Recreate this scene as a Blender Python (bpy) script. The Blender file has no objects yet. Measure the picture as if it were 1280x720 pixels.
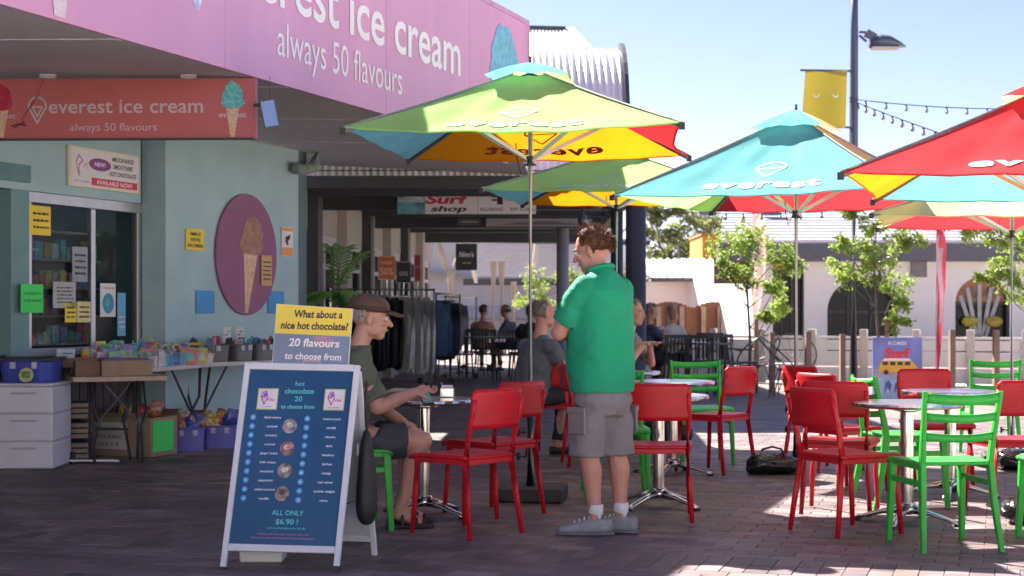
import bpy, bmesh, math, random
from mathutils import Vector, Matrix, Euler
random.seed(7)
S = bpy.context.scene
COL = S.collection
R = math.radians
PI = math.pi

# ---------------------------------------------------------------- camera
F = 2000.0      # focal length in photo pixels (1280 wide)
HZ = 387.0      # horizon row
CH = 1.25       # camera height
cam_d = bpy.data.cameras.new('camera')
cam_d.sensor_width = 36.0
cam_d.lens = 36.0 * F / 1280.0
cam_d.shift_y = (HZ - 360.0) / 1280.0
cam_d.clip_start = 0.1
cam_d.clip_end = 2000
cam = bpy.data.objects.new('camera', cam_d)
cam.location = (0, 0, CH)
cam.rotation_euler = (R(90), 0, 0)
COL.objects.link(cam)
S.camera = cam
cam_d.dof.use_dof = True
cam_d.dof.focus_distance = 9.4
cam_d.dof.aperture_fstop = 4.0

# ---------------------------------------------------------------- world and sun
w = bpy.data.worlds.new("World")
S.world = w
w.use_nodes = True
nt = w.node_tree
nt.nodes.clear()
out = nt.nodes.new('ShaderNodeOutputWorld')
bg = nt.nodes.new('ShaderNodeBackground')
sky = nt.nodes.new('ShaderNodeTexSky')
sky.sky_type = 'NISHITA'
sky.sun_disc = False
sky.sun_elevation = R(45.4)
sky.sun_rotation = R(-36.7)
sky.altitude = 10
sky.air_density = 0.6
sky.dust_density = 0.35
sky.ozone_density = 1.0
bg.inputs['Strength'].default_value = 0.05
wb = nt.nodes.new('ShaderNodeMix'); wb.data_type = 'RGBA'; wb.blend_type = 'MULTIPLY'; wb.inputs[0].default_value = 1.0
wb.inputs[7].default_value = (1.08, .91, 1.06, 1)   # white balance of the photograph
nt.links.new(sky.outputs[0], wb.inputs[6]); nt.links.new(wb.outputs[2], bg.inputs[0])
nt.links.new(bg.outputs[0], out.inputs[0])
sun_d = bpy.data.lights.new('sun', 'SUN')
sun_d.energy = 5.0
sun_d.angle = R(0.53)
sun_d.color = (1.0, 0.92, 0.84)
sun = bpy.data.objects.new('sun', sun_d)
sun.rotation_euler = Vector((0.59, -0.79, -1.0)).to_track_quat('-Z', 'Y').to_euler()
sun.location = (-20, 25, 40)
COL.objects.link(sun)
S.view_settings.view_transform = 'Standard'
S.view_settings.look = 'None'
S.view_settings.exposure = 2.2
S.view_settings.gamma = 1.0
S.cycles.max_bounces = 6
S.cycles.diffuse_bounces = 4
S.cycles.glossy_bounces = 3
S.cycles.transmission_bounces = 4
S.cycles.transparent_max_bounces = 8

# ---------------------------------------------------------------- helpers
def W(x, y, Y):
    return Vector(((x - 640) * Y / F, Y, CH + (HZ - y) * Y / F))
def G(x, y):
    Y = F * CH / (y - HZ)
    return Vector(((x - 640) * Y / F, Y, 0))

MATS = {}
def M(name, col, rough=.6, var=.12, scale=6.0, bump=0.0, bscale=None, metal=0.0, spec=.5, trans=0.0, coat=0.0, detail=4, stretch=None):
    if name in MATS: return MATS[name]
    m = bpy.data.materials.new(name); MATS[name] = m
    m.use_nodes = True
    t = m.node_tree; n = t.nodes; l = t.links
    p = n['Principled BSDF']
    p.inputs['Roughness'].default_value = rough
    p.inputs['Metallic'].default_value = metal
    p.inputs['Specular IOR Level'].default_value = spec
    p.inputs['Coat Weight'].default_value = coat
    tc = n.new('ShaderNodeTexCoord')
    src = tc.outputs['Object']
    if stretch:
        mp = n.new('ShaderNodeMapping'); mp.inputs['Scale'].default_value = stretch
        l.new(src, mp.inputs[0]); src = mp.outputs[0]
    nz = n.new('ShaderNodeTexNoise'); nz.inputs['Scale'].default_value = scale; nz.inputs['Detail'].default_value = detail
    l.new(src, nz.inputs['Vector'])
    mx = n.new('ShaderNodeMix'); mx.data_type = 'RGBA'; mx.blend_type = 'MIX'
    a = [max(0, c * (1 - var)) for c in col]; b = [min(1, c * (1 + var)) for c in col]
    mx.inputs[6].default_value = (*a, 1); mx.inputs[7].default_value = (*b, 1)
    cr = n.new('ShaderNodeMapRange'); cr.inputs[1].default_value = .3; cr.inputs[2].default_value = .7
    l.new(nz.outputs[0], cr.inputs[0]); l.new(cr.outputs[0], mx.inputs[0])
    l.new(mx.outputs[2], p.inputs['Base Color'])
    rr = n.new('ShaderNodeMapRange'); rr.inputs[3].default_value = max(0, rough - .07); rr.inputs[4].default_value = min(1, rough + .07)
    l.new(nz.outputs[0], rr.inputs[0]); l.new(rr.outputs[0], p.inputs['Roughness'])
    if bump:
        nb = n.new('ShaderNodeTexNoise'); nb.inputs['Scale'].default_value = bscale or scale * 6; nb.inputs['Detail'].default_value = 3
        l.new(src, nb.inputs['Vector'])
        bp = n.new('ShaderNodeBump'); bp.inputs['Strength'].default_value = bump; bp.inputs['Distance'].default_value = .02
        l.new(nb.outputs[0], bp.inputs['Height']); l.new(bp.outputs[0], p.inputs['Normal'])
    if trans:
        tr = n.new('ShaderNodeBsdfTranslucent'); ms = n.new('ShaderNodeMixShader'); ms.inputs[0].default_value = trans
        l.new(mx.outputs[2], tr.inputs[0]); l.new(p.outputs[0], ms.inputs[1]); l.new(tr.outputs[0], ms.inputs[2])
        l.new(ms.outputs[0], n['Material Output'].inputs[0])
    return m

def glass(name, tint=(.8, .85, .85), alpha=.25, rough=.03):
    if name in MATS: return MATS[name]
    m = bpy.data.materials.new(name); MATS[name] = m; m.use_nodes = True
    t = m.node_tree; n = t.nodes; l = t.links
    p = n['Principled BSDF']; p.inputs['Base Color'].default_value = (.02, .025, .03, 1); p.inputs['Roughness'].default_value = rough
    tr = n.new('ShaderNodeBsdfTransparent'); tr.inputs[0].default_value = (*tint, 1)
    ms = n.new('ShaderNodeMixShader'); ms.inputs[0].default_value = alpha
    l.new(tr.outputs[0], ms.inputs[1]); l.new(p.outputs[0], ms.inputs[2]); l.new(ms.outputs[0], n['Material Output'].inputs[0])
    return m

def basis(d):
    d = Vector(d).normalized()
    a = Vector((0, 0, 1)) if abs(d.z) < .9 else Vector((1, 0, 0))
    x = d.cross(a).normalized(); y = x.cross(d).normalized()
    return x, y, d

class MB:
    def __init__(s): s.v = []; s.f = []
    def add(s, vs, fs):
        o = len(s.v); s.v += [tuple(p) for p in vs]; s.f += [tuple(i + o for i in f) for f in fs]; return s
    def box(s, c, d, rot=None, taper=1.0):
        hx, hy, hz = d[0] / 2, d[1] / 2, d[2] / 2
        vs = [Vector((sx * hx * (taper if sz > 0 else 1), sy * hy * (taper if sz > 0 else 1), sz * hz)) for sz in (-1, 1) for sy in (-1, 1) for sx in (-1, 1)]
        if rot is not None:
            m = rot if isinstance(rot, Matrix) else Euler(rot).to_matrix()
            vs = [m @ v for v in vs]
        c = Vector(c)
        return s.add([v + c for v in vs], [(0, 2, 3, 1), (4, 5, 7, 6), (0, 1, 5, 4), (1, 3, 7, 5), (3, 2, 6, 7), (2, 0, 4, 6)])
    def wall(s, A, B, z0, z1, t):
        # slab on plan points A-B, thickness t to the left of the direction A->B
        A = Vector((A[0], A[1], 0)); B = Vector((B[0], B[1], 0)); d = (B - A).normalized(); n = Vector((-d.y, d.x, 0)) * t
        P = [A, B, B + n, A + n]
        return s.add([p + Vector((0, 0, z0)) for p in P] + [p + Vector((0, 0, z1)) for p in P],
                     [(3, 2, 1, 0), (4, 5, 6, 7), (0, 1, 5, 4), (1, 2, 6, 5), (2, 3, 7, 6), (3, 0, 4, 7)])
    def tube(s, pts, r, n=8, cap=True):
        pts = [Vector(p) for p in pts]; k = len(pts)
        rs = r if isinstance(r, (list, tuple)) else [r] * k
        px = None; vs = []
        for i, p in enumerate(pts):
            d = (pts[min(i + 1, k - 1)] - pts[max(i - 1, 0)])
            if d.length < 1e-9: d = Vector((0, 0, 1))
            d.normalize()
            if px is None: x, y, _ = basis(d)
            else:
                x = px - d * px.dot(d)
                if x.length < 1e-6: x, y, _ = basis(d)
                x.normalize(); y = d.cross(x)
            px = x
            for j in range(n):
                a = 2 * PI * j / n
                vs.append(p + (x * math.cos(a) + y * math.sin(a)) * rs[i])
        fs = [(i * n + j, i * n + (j + 1) % n, (i + 1) * n + (j + 1) % n, (i + 1) * n + j) for i in range(k - 1) for j in range(n)]
        if cap: fs += [tuple(range(n - 1, -1, -1)), tuple((k - 1) * n + j for j in range(n))]
        return s.add(vs, fs)
    def bar(s, a, b, w, h, up=(0, 0, 1)):
        # rectangular bar from a to b, width w sideways, height h along up
        a = Vector(a); b = Vector(b); d = (b - a).normalized(); u = Vector(up); x = d.cross(u).normalized(); u = x.cross(d).normalized()
        vs = [p + x * sx * w / 2 + u * su * h / 2 for p in (a, b) for sx, su in ((-1, -1), (1, -1), (1, 1), (-1, 1))]
        return s.add(vs, [(3, 2, 1, 0), (4, 5, 6, 7), (0, 1, 5, 4), (1, 2, 6, 5), (2, 3, 7, 6), (3, 0, 4, 7)])
    def ell(s, c, r, rot=None, n=12, m=8):
        c = Vector(c); r = r if isinstance(r, (tuple, list)) else (r, r, r)
        mt = rot if isinstance(rot, Matrix) else (Euler(rot).to_matrix() if rot is not None else None)
        vs = []
        for i in range(m + 1):
            th = PI * i / m
            for j in range(n):
                a = 2 * PI * j / n
                v = Vector((r[0] * math.sin(th) * math.cos(a), r[1] * math.sin(th) * math.sin(a), r[2] * math.cos(th)))
                if mt is not None: v = mt @ v
                vs.append(c + v)
        return s.add(vs, [(i * n + j, (i + 1) * n + j, (i + 1) * n + (j + 1) % n, i * n + (j + 1) % n) for i in range(m) for j in range(n)])
    def caps(s, a, ra, b, rb, n=12):
        a = Vector(a); b = Vector(b); d = (b - a)
        L = d.length
        if L < 1e-6: return s.ell(a, ra)
        d.normalize(); pts = []; rs = []
        for i in range(5):
            t = PI / 2 * (1 - i / 4); pts.append(a - d * ra * math.sin(t)); rs.append(max(1e-4, ra * math.cos(t)))
        for i in range(5):
            t = PI / 2 * i / 4; pts.append(b + d * rb * math.sin(t)); rs.append(max(1e-4, rb * math.cos(t)))
        return s.tube(pts, rs, n)
    def loft(s, rings, n=20, close=True):
        # rings: (centre, xaxis vec, yaxis vec) axes already scaled; optional exponent
        vs = []
        for rg in rings:
            c, x, y = Vector(rg[0]), Vector(rg[1]), Vector(rg[2]); e = rg[3] if len(rg) > 3 else 1.0
            for j in range(n):
                a = 2 * PI * j / n; ca, sa = math.cos(a), math.sin(a)
                vs.append(c + x * math.copysign(abs(ca) ** e, ca) + y * math.copysign(abs(sa) ** e, sa))
        k = len(rings)
        fs = [(i * n + j, i * n + (j + 1) % n, (i + 1) * n + (j + 1) % n, (i + 1) * n + j) for i in range(k - 1) for j in range(n)]
        if close: fs += [tuple(range(n - 1, -1, -1)), tuple((k - 1) * n + j for j in range(n))]
        return s.add(vs, fs)
    def lathe(s, c, prof, n=24, ax=(0, 0, 1)):
        x, y, d = basis(ax); c = Vector(c)
        if tuple(ax) == (0, 0, 1): x, y = Vector((1, 0, 0)), Vector((0, 1, 0))
        vs = [c + d * z + (x * math.cos(2 * PI * j / n) + y * math.sin(2 * PI * j / n)) * max(r, 1e-4) for r, z in prof for j in range(n)]
        k = len(prof)
        return s.add(vs, [(i * n + j, i * n + (j + 1) % n, (i + 1) * n + (j + 1) % n, (i + 1) * n + j) for i in range(k - 1) for j in range(n)])
    def grid(s, fn, nu, nv, thick=0):
        vs = [Vector(fn(i / nu, j / nv)) for j in range(nv + 1) for i in range(nu + 1)]
        fs = [(j * (nu + 1) + i, j * (nu + 1) + i + 1, (j + 1) * (nu + 1) + i + 1, (j + 1) * (nu + 1) + i) for j in range(nv) for i in range(nu)]
        return s.add(vs, fs)
    def ngon_prism(s, pts, n, t):
        # flat polygon pts extruded along n by t
        n = Vector(n).normalized() * t; k = len(pts); pts = [Vector(p) for p in pts]
        return s.add(pts + [p + n for p in pts], [tuple(range(k - 1, -1, -1)), tuple(range(k, 2 * k))] + [(i, (i + 1) % k, (i + 1) % k + k, i + k) for i in range(k)])
    def build(s, name, mat, parent=None, smooth=False, bevel=0, solid=0, sub=0, loc=None):
        me = bpy.data.meshes.new(name); me.from_pydata(s.v, [], s.f); me.update()
        o = bpy.data.objects.new(name, me); COL.objects.link(o)
        if mat: me.materials.append(mat)
        bm = bmesh.new(); bm.from_mesh(me); bmesh.ops.recalc_face_normals(bm, faces=bm.faces); bm.to_mesh(me); bm.free()
        if smooth:
            for p in me.polygons: p.use_smooth = True
        if solid:
            md = o.modifiers.new('s', 'SOLIDIFY'); md.thickness = solid; md.offset = 0
        if bevel:
            md = o.modifiers.new('b', 'BEVEL'); md.width = bevel; md.segments = 2; md.limit_method = 'ANGLE'; md.angle_limit = R(40)
        if sub:
            md = o.modifiers.new('u', 'SUBSURF'); md.levels = sub; md.render_levels = sub
        if parent: o.parent = parent
        return o

def tag(o, label=None, cat=None, group=None, kind=None):
    if label: o['label'] = label
    if cat: o['category'] = cat
    if group: o['group'] = group
    if kind: o['kind'] = kind
    return o
def thing(name, label, cat, loc=(0, 0, 0), rot=0, group=None):
    o = bpy.data.objects.new(name, None); COL.objects.link(o)
    o.location = loc; o.rotation_euler = (0, 0, rot); o.empty_display_size = .1
    return tag(o, label, cat, group)
def struct(o): o['kind'] = 'structure'; return o
def kids(o): return [c for c in o.children]
def dup(o, parent=None):
    c = o.copy(); COL.objects.link(c); c.parent = parent
    for k in kids(o): dup(k, c)
    return c
def put(proto, used, loc, rot, label, group=None, name=None):
    o = proto if not used else dup(proto)
    o.location = loc; o.rotation_euler = (0, 0, rot); o['label'] = label
    if group: o['group'] = group
    return o

# flat print -------------------------------------------------------
TC = {}
def text2d(s, bold=0.0, shear=0.0, space=1.0):
    k = (s, bold, shear, space)
    if k in TC: return TC[k]
    c = bpy.data.curves.new('t', 'FONT'); c.body = s; c.size = 1; c.offset = bold; c.shear = shear; c.resolution_u = 3; c.space_character = space
    o = bpy.data.objects.new('t', c); COL.objects.link(o)
    dg = bpy.context.evaluated_depsgraph_get()
    me = bpy.data.meshes.new_from_object(o.evaluated_get(dg))
    vs = [(v.co.x, v.co.y) for v in me.vertices]; fs = [tuple(p.vertices) for p in me.polygons]
    bpy.data.objects.remove(o); bpy.data.curves.remove(c); bpy.data.meshes.remove(me)
    x0 = min(v[0] for v in vs); x1 = max(v[0] for v in vs)
    vs = [(x - x0, y) for x, y in vs]
    TC[k] = (vs, fs, x1 - x0); return TC[k]
class Plane:
    """a flat surface to print on: origin (lower left), unit x, unit y, size"""
    def __init__(s, o, x, y, w, h, off=.003):
        s.o = Vector(o); s.x = Vector(x).normalized(); s.y = Vector(y).normalized(); s.w = w; s.h = h; s.n = s.x.cross(s.y).normalized(); s.off = off; s.k = 0
    def p(s, u, v, e=0): return s.o + s.x * u * s.w + s.y * v * s.h + s.n * (s.off + e)
    def text(s, t, u, v, hgt, mat, parent, width=None, bold=0, shear=0, name='lettering', space=1.0, e=.0004):
        # centred on u, baseline at v, cap height hgt (as fraction of h); optional width fraction of w
        vs, fs, wd = text2d(t, bold, shear, space)
        sc = hgt * s.h / .72; sx = sc if width is None else width * s.w / wd
        c = s.p(u, v, e); P_ = [c + s.x * ((x - wd / 2) * sx) + s.y * (y * sc) for x, y in vs]
        if ' ' not in t or hgt * s.h < .07: return MB().add(P_, fs).build(name, mat, parent)
        # large lettering: one part per word, told apart by the gaps between them
        iv = sorted((min(vs[i][0] for i in f), max(vs[i][0] for i in f), k) for k, f in enumerate(fs)); words = []; end = -9
        for a_, b_, k in iv:
            if a_ > end + .15: words.append([])
            words[-1].append(k); end = max(end, b_)
        for wk in words:
            idx = sorted({i for k in wk for i in fs[k]}); mp_ = {i: j for j, i in enumerate(idx)}
            o_ = MB().add([P_[i] for i in idx], [tuple(mp_[i] for i in fs[k]) for k in wk]).build(name, mat, parent)
        return o_
    def rect(s, u0, v0, u1, v1, mat, parent, name='print', e=0.0002):
        return MB().add([s.p(u0, v0, e), s.p(u1, v0, e), s.p(u1, v1, e), s.p(u0, v1, e)], [(0, 1, 2, 3)]).build(name, mat, parent)
    def poly(s, pts, mat, parent, name='print', e=0.0003):
        return MB().add([s.p(u, v, e) for u, v in pts], [tuple(range(len(pts)))]).build(name, mat, parent)
    def disc(s, u, v, r, mat, parent, name='print', e=.0003, n=20, ry=None):
        ry = ry or r; c = s.p(u, v, e)
        return MB().add([c + s.x * r * math.cos(2 * PI * i / n) + s.y * ry * math.sin(2 * PI * i / n) for i in range(n)], [tuple(range(n))]).build(name, mat, parent)
    def line(s, pts, wd, mat, parent, name='print', e=.0004):
        P = [s.p(u, v, e) for u, v in pts]; mb = MB()
        for a, b in zip(P, P[1:]):
            d = (b - a).normalized(); q = s.n.cross(d) * wd / 2; d *= wd * .3
            mb.add([a - q - d, b - q + d, b + q + d, a + q - d], [(0, 1, 2, 3)])
        return mb.build(name, mat, parent)
    def scribble(s, rows, mat, parent, u0=.12, u1=.88, v0=.15, v1=.85, thick=.4, name='writing', seed=1):
        rg = random.Random(seed); mb = MB(); n = rows; st = (v1 - v0) / n
        for i in range(n):
            v = v1 - st * (i + .5); u = u0 + rg.random() * .06
            while u < u1 - .04:
                wv = rg.uniform(.05, .2); e = min(u + wv, u1); hh = st * thick * rg.uniform(.7, 1) / 2
                mb.add([s.p(u, v - hh, .0003), s.p(e, v - hh, .0003), s.p(e, v + hh, .0003), s.p(u, v + hh, .0003)], [(0, 1, 2, 3)]); u = e + .035
        return mb.build(name, mat, parent)
def cone_logo(pl, u, v, h, mat, parent, wd):
    # outline of a cone under a dome
    a = h * pl.h / pl.w * .36
    arc = [(u + a * math.cos(t), v + h * .62 + h * .38 * math.sin(t)) for t in [PI * i / 10 for i in range(11)]]
    pl.line(arc + [(u - a, v + h * .62), (u, v), (u + a, v + h * .62)], wd, mat, parent, 'logo')
    pl.line([(u - a * .55, v + h * .62), (u, v + h * .25), (u + a * .55, v + h * .62), (u - a * .55, v + h * .62)], wd * .8, mat, parent, 'logo')
def cone_print(pl, u, v0, v1, parent, scoop, cone, seed=1, uw=None):
    # printed photograph of a cone with a scoop, lower tip at v0, top v1
    H = (v1 - v0) * pl.h; w = (uw * pl.w) if uw else H * .42; rg = random.Random(seed)
    a = w * .33 / pl.w
    pl.poly([(u - a * .25, v0), (u + a * .25, v0), (u + a, v0 + (v1 - v0) * .62), (u - a, v0 + (v1 - v0) * .62)], cone, parent, 'cone_picture', .0005)
    c = [(u + (w / 2 / pl.w) * math.cos(t) * rg.uniform(.88, 1.08), v0 + (v1 - v0) * .6 + ((v1 - v0) * .4 if math.sin(t) > 0 else (v1 - v0) * .1) * math.sin(t) * rg.uniform(.9, 1.04)) for t in [2 * PI * i / 26 for i in range(26)]]
    pl.poly(c, scoop, parent, 'scoop_picture', .0009)

def plate(name, label, cat, P0, P1, z0a, z1a, mat, t=.01, z0b=None, z1b=None, group=None, parent=None):
    """thin upright board from plan point P0 to P1 (left to right seen from the front); bottom/top heights at both ends. returns (obj, Plane)"""
    z0b = z0a if z0b is None else z0b; z1b = z1a if z1b is None else z1b
    A = Vector((P0[0], P0[1], z0a)); B = Vector((P1[0], P1[1], z0b)); C = Vector((P1[0], P1[1], z1b)); D = Vector((P0[0], P0[1], z1a))
    n = (B - A).cross(D - A).normalized()
    mb = MB().ngon_prism([A - n * t, B - n * t, C - n * t, D - n * t], n, t)
    o = mb.build(name, mat, parent)
    if label: tag(o, label, cat, group)
    return o, Plane(A, B - A, D - A, (B - A).length, (D - A).length)

# the axis of the left building: VP of its long walls; plan line X = .345*Y + c
KS = .345
UX = Vector((KS, 1, 0)).normalized(); VX = Vector((UX.y, -UX.x, 0))
def U(c, Y, z=0, off=0):
    return Vector((KS * Y + c, Y, z)) + VX * off
def px_on(c, x):  # depth at which the line crosses photo column x
    return c / ((x - 640) / F - KS)
# ================================================================= ground
def paver_mat(name, base, joint_only=False):
    m = bpy.data.materials.new(name); m.use_nodes = True; t = m.node_tree; n = t.nodes; l = t.links; p = n['Principled BSDF']
    tc = n.new('ShaderNodeTexCoord'); ge = n.new('ShaderNodeNewGeometry'); oi = n.new('ShaderNodeObjectInfo')
    ad = n.new('ShaderNodeMath'); ad.operation = 'ADD'; l.new(ge.outputs['Random Per Island'], ad.inputs[0]); l.new(oi.outputs['Random'], ad.inputs[1])
    fr = n.new('ShaderNodeMath'); fr.operation = 'FRACT'; l.new(ad.outputs[0], fr.inputs[0])
    cr = n.new('ShaderNodeValToRGB'); l.new(fr.outputs[0], cr.inputs[0]); e = cr.color_ramp.elements
    cols = [(.12, .085, .088), (.165, .12, .118), (.10, .077, .09), (.24, .18, .165), (.145, .105, .115), (.20, .16, .165)]
    e[0].color = (*cols[0], 1); e[1].color = (*cols[-1], 1)
    for i, c in enumerate(cols[1:-1]): x = e.new((i + 1) / 5); x.color = (*c, 1)
    nz = n.new('ShaderNodeTexNoise'); nz.inputs['Scale'].default_value = 3; nz.inputs['Detail'].default_value = 6; l.new(ge.outputs['Position'], nz.inputs['Vector'])
    nf = n.new('ShaderNodeTexNoise'); nf.inputs['Scale'].default_value = 90; nf.inputs['Detail'].default_value = 3; l.new(ge.outputs['Position'], nf.inputs['Vector'])
    mr = n.new('ShaderNodeMapRange'); mr.inputs[1].default_value = .3; mr.inputs[2].default_value = .7; mr.inputs[3].default_value = .65; mr.inputs[4].default_value = 1.35; l.new(nz.outputs[0], mr.inputs[0])
    vm = n.new('ShaderNodeVectorMath'); vm.operation = 'SCALE'; l.new(cr.outputs[0], vm.inputs[0]); l.new(mr.outputs[0], vm.inputs['Scale'])
    # gum spots and large worn stains
    vo = n.new('ShaderNodeTexVoronoi'); vo.inputs['Scale'].default_value = 2.3; l.new(ge.outputs['Position'], vo.inputs['Vector'])
    sp = n.new('ShaderNodeMapRange'); sp.inputs[1].default_value = .035; sp.inputs[2].default_value = .055; sp.inputs[3].default_value = .45; sp.inputs[4].default_value = 1.0; l.new(vo.outputs['Distance'], sp.inputs[0])
    n2 = n.new('ShaderNodeTexNoise'); n2.inputs['Scale'].default_value = .7; n2.inputs['Detail'].default_value = 7; n2.inputs['Roughness'].default_value = .65; l.new(ge.outputs['Position'], n2.inputs['Vector'])
    m2 = n.new('ShaderNodeMapRange'); m2.inputs[1].default_value = .35; m2.inputs[2].default_value = .65; m2.inputs[3].default_value = .72; m2.inputs[4].default_value = 1.25; l.new(n2.outputs[0], m2.inputs[0])
    mu = n.new('ShaderNodeMath'); mu.operation = 'MULTIPLY'; l.new(sp.outputs[0], mu.inputs[0]); l.new(m2.outputs[0], mu.inputs[1])
    v2 = n.new('ShaderNodeVectorMath'); v2.operation = 'SCALE'; l.new(vm.outputs[0], v2.inputs[0]); l.new(mu.outputs[0], v2.inputs['Scale'])
    l.new(v2.outputs[0], p.inputs['Base Color'])
    r2 = n.new('ShaderNodeMapRange'); r2.inputs[3].default_value = .42; r2.inputs[4].default_value = .7; l.new(nz.outputs[0], r2.inputs[0]); l.new(r2.outputs[0], p.inputs['Roughness'])
    bp = n.new('ShaderNodeBump'); bp.inputs['Strength'].default_value = .35; bp.inputs['Distance'].default_value = .004; l.new(nf.outputs[0], bp.inputs['Height']); l.new(bp.outputs[0], p.inputs['Normal'])
    return m
PAV = paver_mat('brick_paver', None)
A17 = R(17); rr_ = Vector((math.cos(A17), -math.sin(A17), 0)); qq_ = Vector((math.sin(A17), math.cos(A17), 0))
# ground sheet with printed brick pattern for distance
gm = bpy.data.materials.new('paving_sheet'); gm.use_nodes = True
t = gm.node_tree; n = t.nodes; l = t.links; p = n['Principled BSDF']
ge = n.new('ShaderNodeNewGeometry'); mp = n.new('ShaderNodeMapping'); mp.vector_type = 'POINT'; mp.inputs['Rotation'].default_value = (0, 0, A17)
l.new(ge.outputs['Position'], mp.inputs[0])
br = n.new('ShaderNodeTexBrick'); br.inputs['Scale'].default_value = 1; br.inputs['Brick Width'].default_value = .23; br.inputs['Row Height'].default_value = .115
br.inputs['Mortar Size'].default_value = .004; br.inputs['Color1'].default_value = (.24, .18, .16, 1); br.inputs['Color2'].default_value = (.18, .135, .12, 1); br.inputs['Mortar'].default_value = (.06, .048, .045, 1)
l.new(mp.outputs[0], br.inputs[0])
nz = n.new('ShaderNodeTexNoise'); nz.inputs['Scale'].default_value = 1.2; nz.inputs['Detail'].default_value = 5; l.new(ge.outputs['Position'], nz.inputs['Vector'])
mr = n.new('ShaderNodeMapRange'); mr.inputs[3].default_value = .6; mr.inputs[4].default_value = 1.4; l.new(nz.outputs[0], mr.inputs[0])
vm = n.new('ShaderNodeVectorMath'); vm.operation = 'SCALE'; l.new(br.outputs[0], vm.inputs[0]); l.new(mr.outputs[0], vm.inputs['Scale'])
l.new(vm.outputs[0], p.inputs['Base Color']); p.inputs['Roughness'].default_value = .6
g = MB().add([(-400, -20, -.012), (400, -20, -.012), (400, 900, -.012), (-400, 900, -.012)], [(0, 1, 2, 3)]).build('ground', gm); struct(g)
pale = M('pale_concrete', (.62, .57, .51), .85, .08, 1.5, .1, 60)
road = MB().add([(1.5, 28.9, -.004), (12.5, 24.2, -.004), (60, 22, -.004), (80, 60, -.004), (1.5, 60, -.004)], [(0, 1, 2, 3)]).build('road', pale); struct(road)
bounce_ground = MB().add([(-2.4, -40, -.004), (90, -40, -.004), (90, 22, -.004), (12.6, 23.9, -.004), (2.7, 6.2, -.004), (-1.5, 5.2, -.004)], [(0, 1, 2, 3, 4, 5)]).build('bounce_paving', pale); struct(bounce_ground)  # unseen pale paving, added to bounce sunlight into the shaded terrace

def paver_geo(L, Wd, h=.012, b=.0025):
    x, y = L / 2, Wd / 2
    vs = [(-x, -y, -h), (x, -y, -h), (x, y, -h), (-x, y, -h), (-x, -y, -b), (x, -y, -b), (x, y, -b), (-x, y, -b), (-x + b, -y + b, 0), (x - b, -y + b, 0), (x - b, y - b, 0), (-x + b, y - b, 0)]
    fs = [(8, 9, 10, 11)] + [(i, (i + 1) % 4, (i + 1) % 4 + 4, i + 4) for i in range(4)] + [(i + 4, (i + 1) % 4 + 4, (i + 1) % 4 + 8, i + 8) for i in range(4)]
    return vs, fs
LA, LB_ = .2275, .1125
pv_run = paver_geo(LA, LB_); pv_sol = paver_geo(LB_, LA)
rg = random.Random(3)
bricks = []
q = 6.1; row = 0
def in_view(X, Y, m=.3): return Y > 6.9 and abs(X) < .32 * Y + m
while q < 21:
    sol = 7.55 <= q < 7.9
    hgt = .23 if sol else .115; step = .115 if sol else .23
    off = 0 if sol else (.115 if row % 2 else 0)
    s = -14
    while s < 14:
        P = rr_ * (s + off) + qq_ * (q + hgt / 2)
        if in_view(P.x, P.y) and P.y < 18.5: bricks.append((P.x, P.y, sol))
        s += step
    q += hgt; row += 1
bricks.sort(key=lambda b: b[1] - (0 if abs(b[0]) < .32 * b[1] and b[1] > 7.5 else -99))
mrun = bpy.data.meshes.new('paver'); mrun.from_pydata(*[pv_run[0], [], pv_run[1]]); mrun.materials.append(PAV)
msol = bpy.data.meshes.new('paver'); msol.from_pydata(*[pv_sol[0], [], pv_sol[1]]); msol.materials.append(PAV)
for i, (x, y, sol) in enumerate(bricks[:300]):
    o = bpy.data.objects.new('paver', msol if sol else mrun); COL.objects.link(o); o.parent = g
    o.location = (x, y, rg.uniform(-.0015, .0015)); o.rotation_euler = (rg.uniform(-.006, .006), rg.uniform(-.004, .004), -A17 + rg.uniform(-.006, .006))
mb = MB()
for x, y, sol in bricks[300:]:
    vs, fs = pv_sol if sol else pv_run
    a = -A17 + rg.uniform(-.006, .006); ca, sa = math.cos(a), math.sin(a); dz = rg.uniform(-.0015, .0015); tx = rg.uniform(-.006, .006)
    mb.add([(x + vx * ca - vy * sa, y + vx * sa + vy * ca, vz + dz + vy * tx) for vx, vy, vz in vs], fs)
o = mb.build('pavers_beyond', PAV, g); o['kind'] = 'stuff'

# ================================================================= left building
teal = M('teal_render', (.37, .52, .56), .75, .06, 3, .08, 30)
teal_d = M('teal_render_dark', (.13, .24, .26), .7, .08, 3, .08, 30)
pink = M('pink_panel', (.64, .31, .49), .45, .07, 2.5, stretch=(1, 1, .18), bump=.03, bscale=3)
coral = M('coral_panel', (.42, .105, .11), .5, .10, 3, stretch=(1, 1, .3))
soff = M('soffit_grey', (.60, .56, .60), .8, .05, 1.5)
white = M('white_paint', (.78, .78, .78), .5, .05, 3)
darkst = M('dark_steel', (.045, .048, .058), .5, .1, 5)
alu = M('aluminium', (.5, .5, .52), .35, .08, 10, metal=.7)
black = M('black_paint', (.02, .02, .022), .5, .1, 5)
printw = M('white_print', (.82, .8, .84), .5, .02)
printg = M('sign_pinkish_print', (.50, .40, .42), .5, .03)
CF, CO, CW = -5.463, -8.2, -8.455
B = thing('shop_building', 'teal ice cream kiosk building under the deep pink fascia', 'building')
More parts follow.
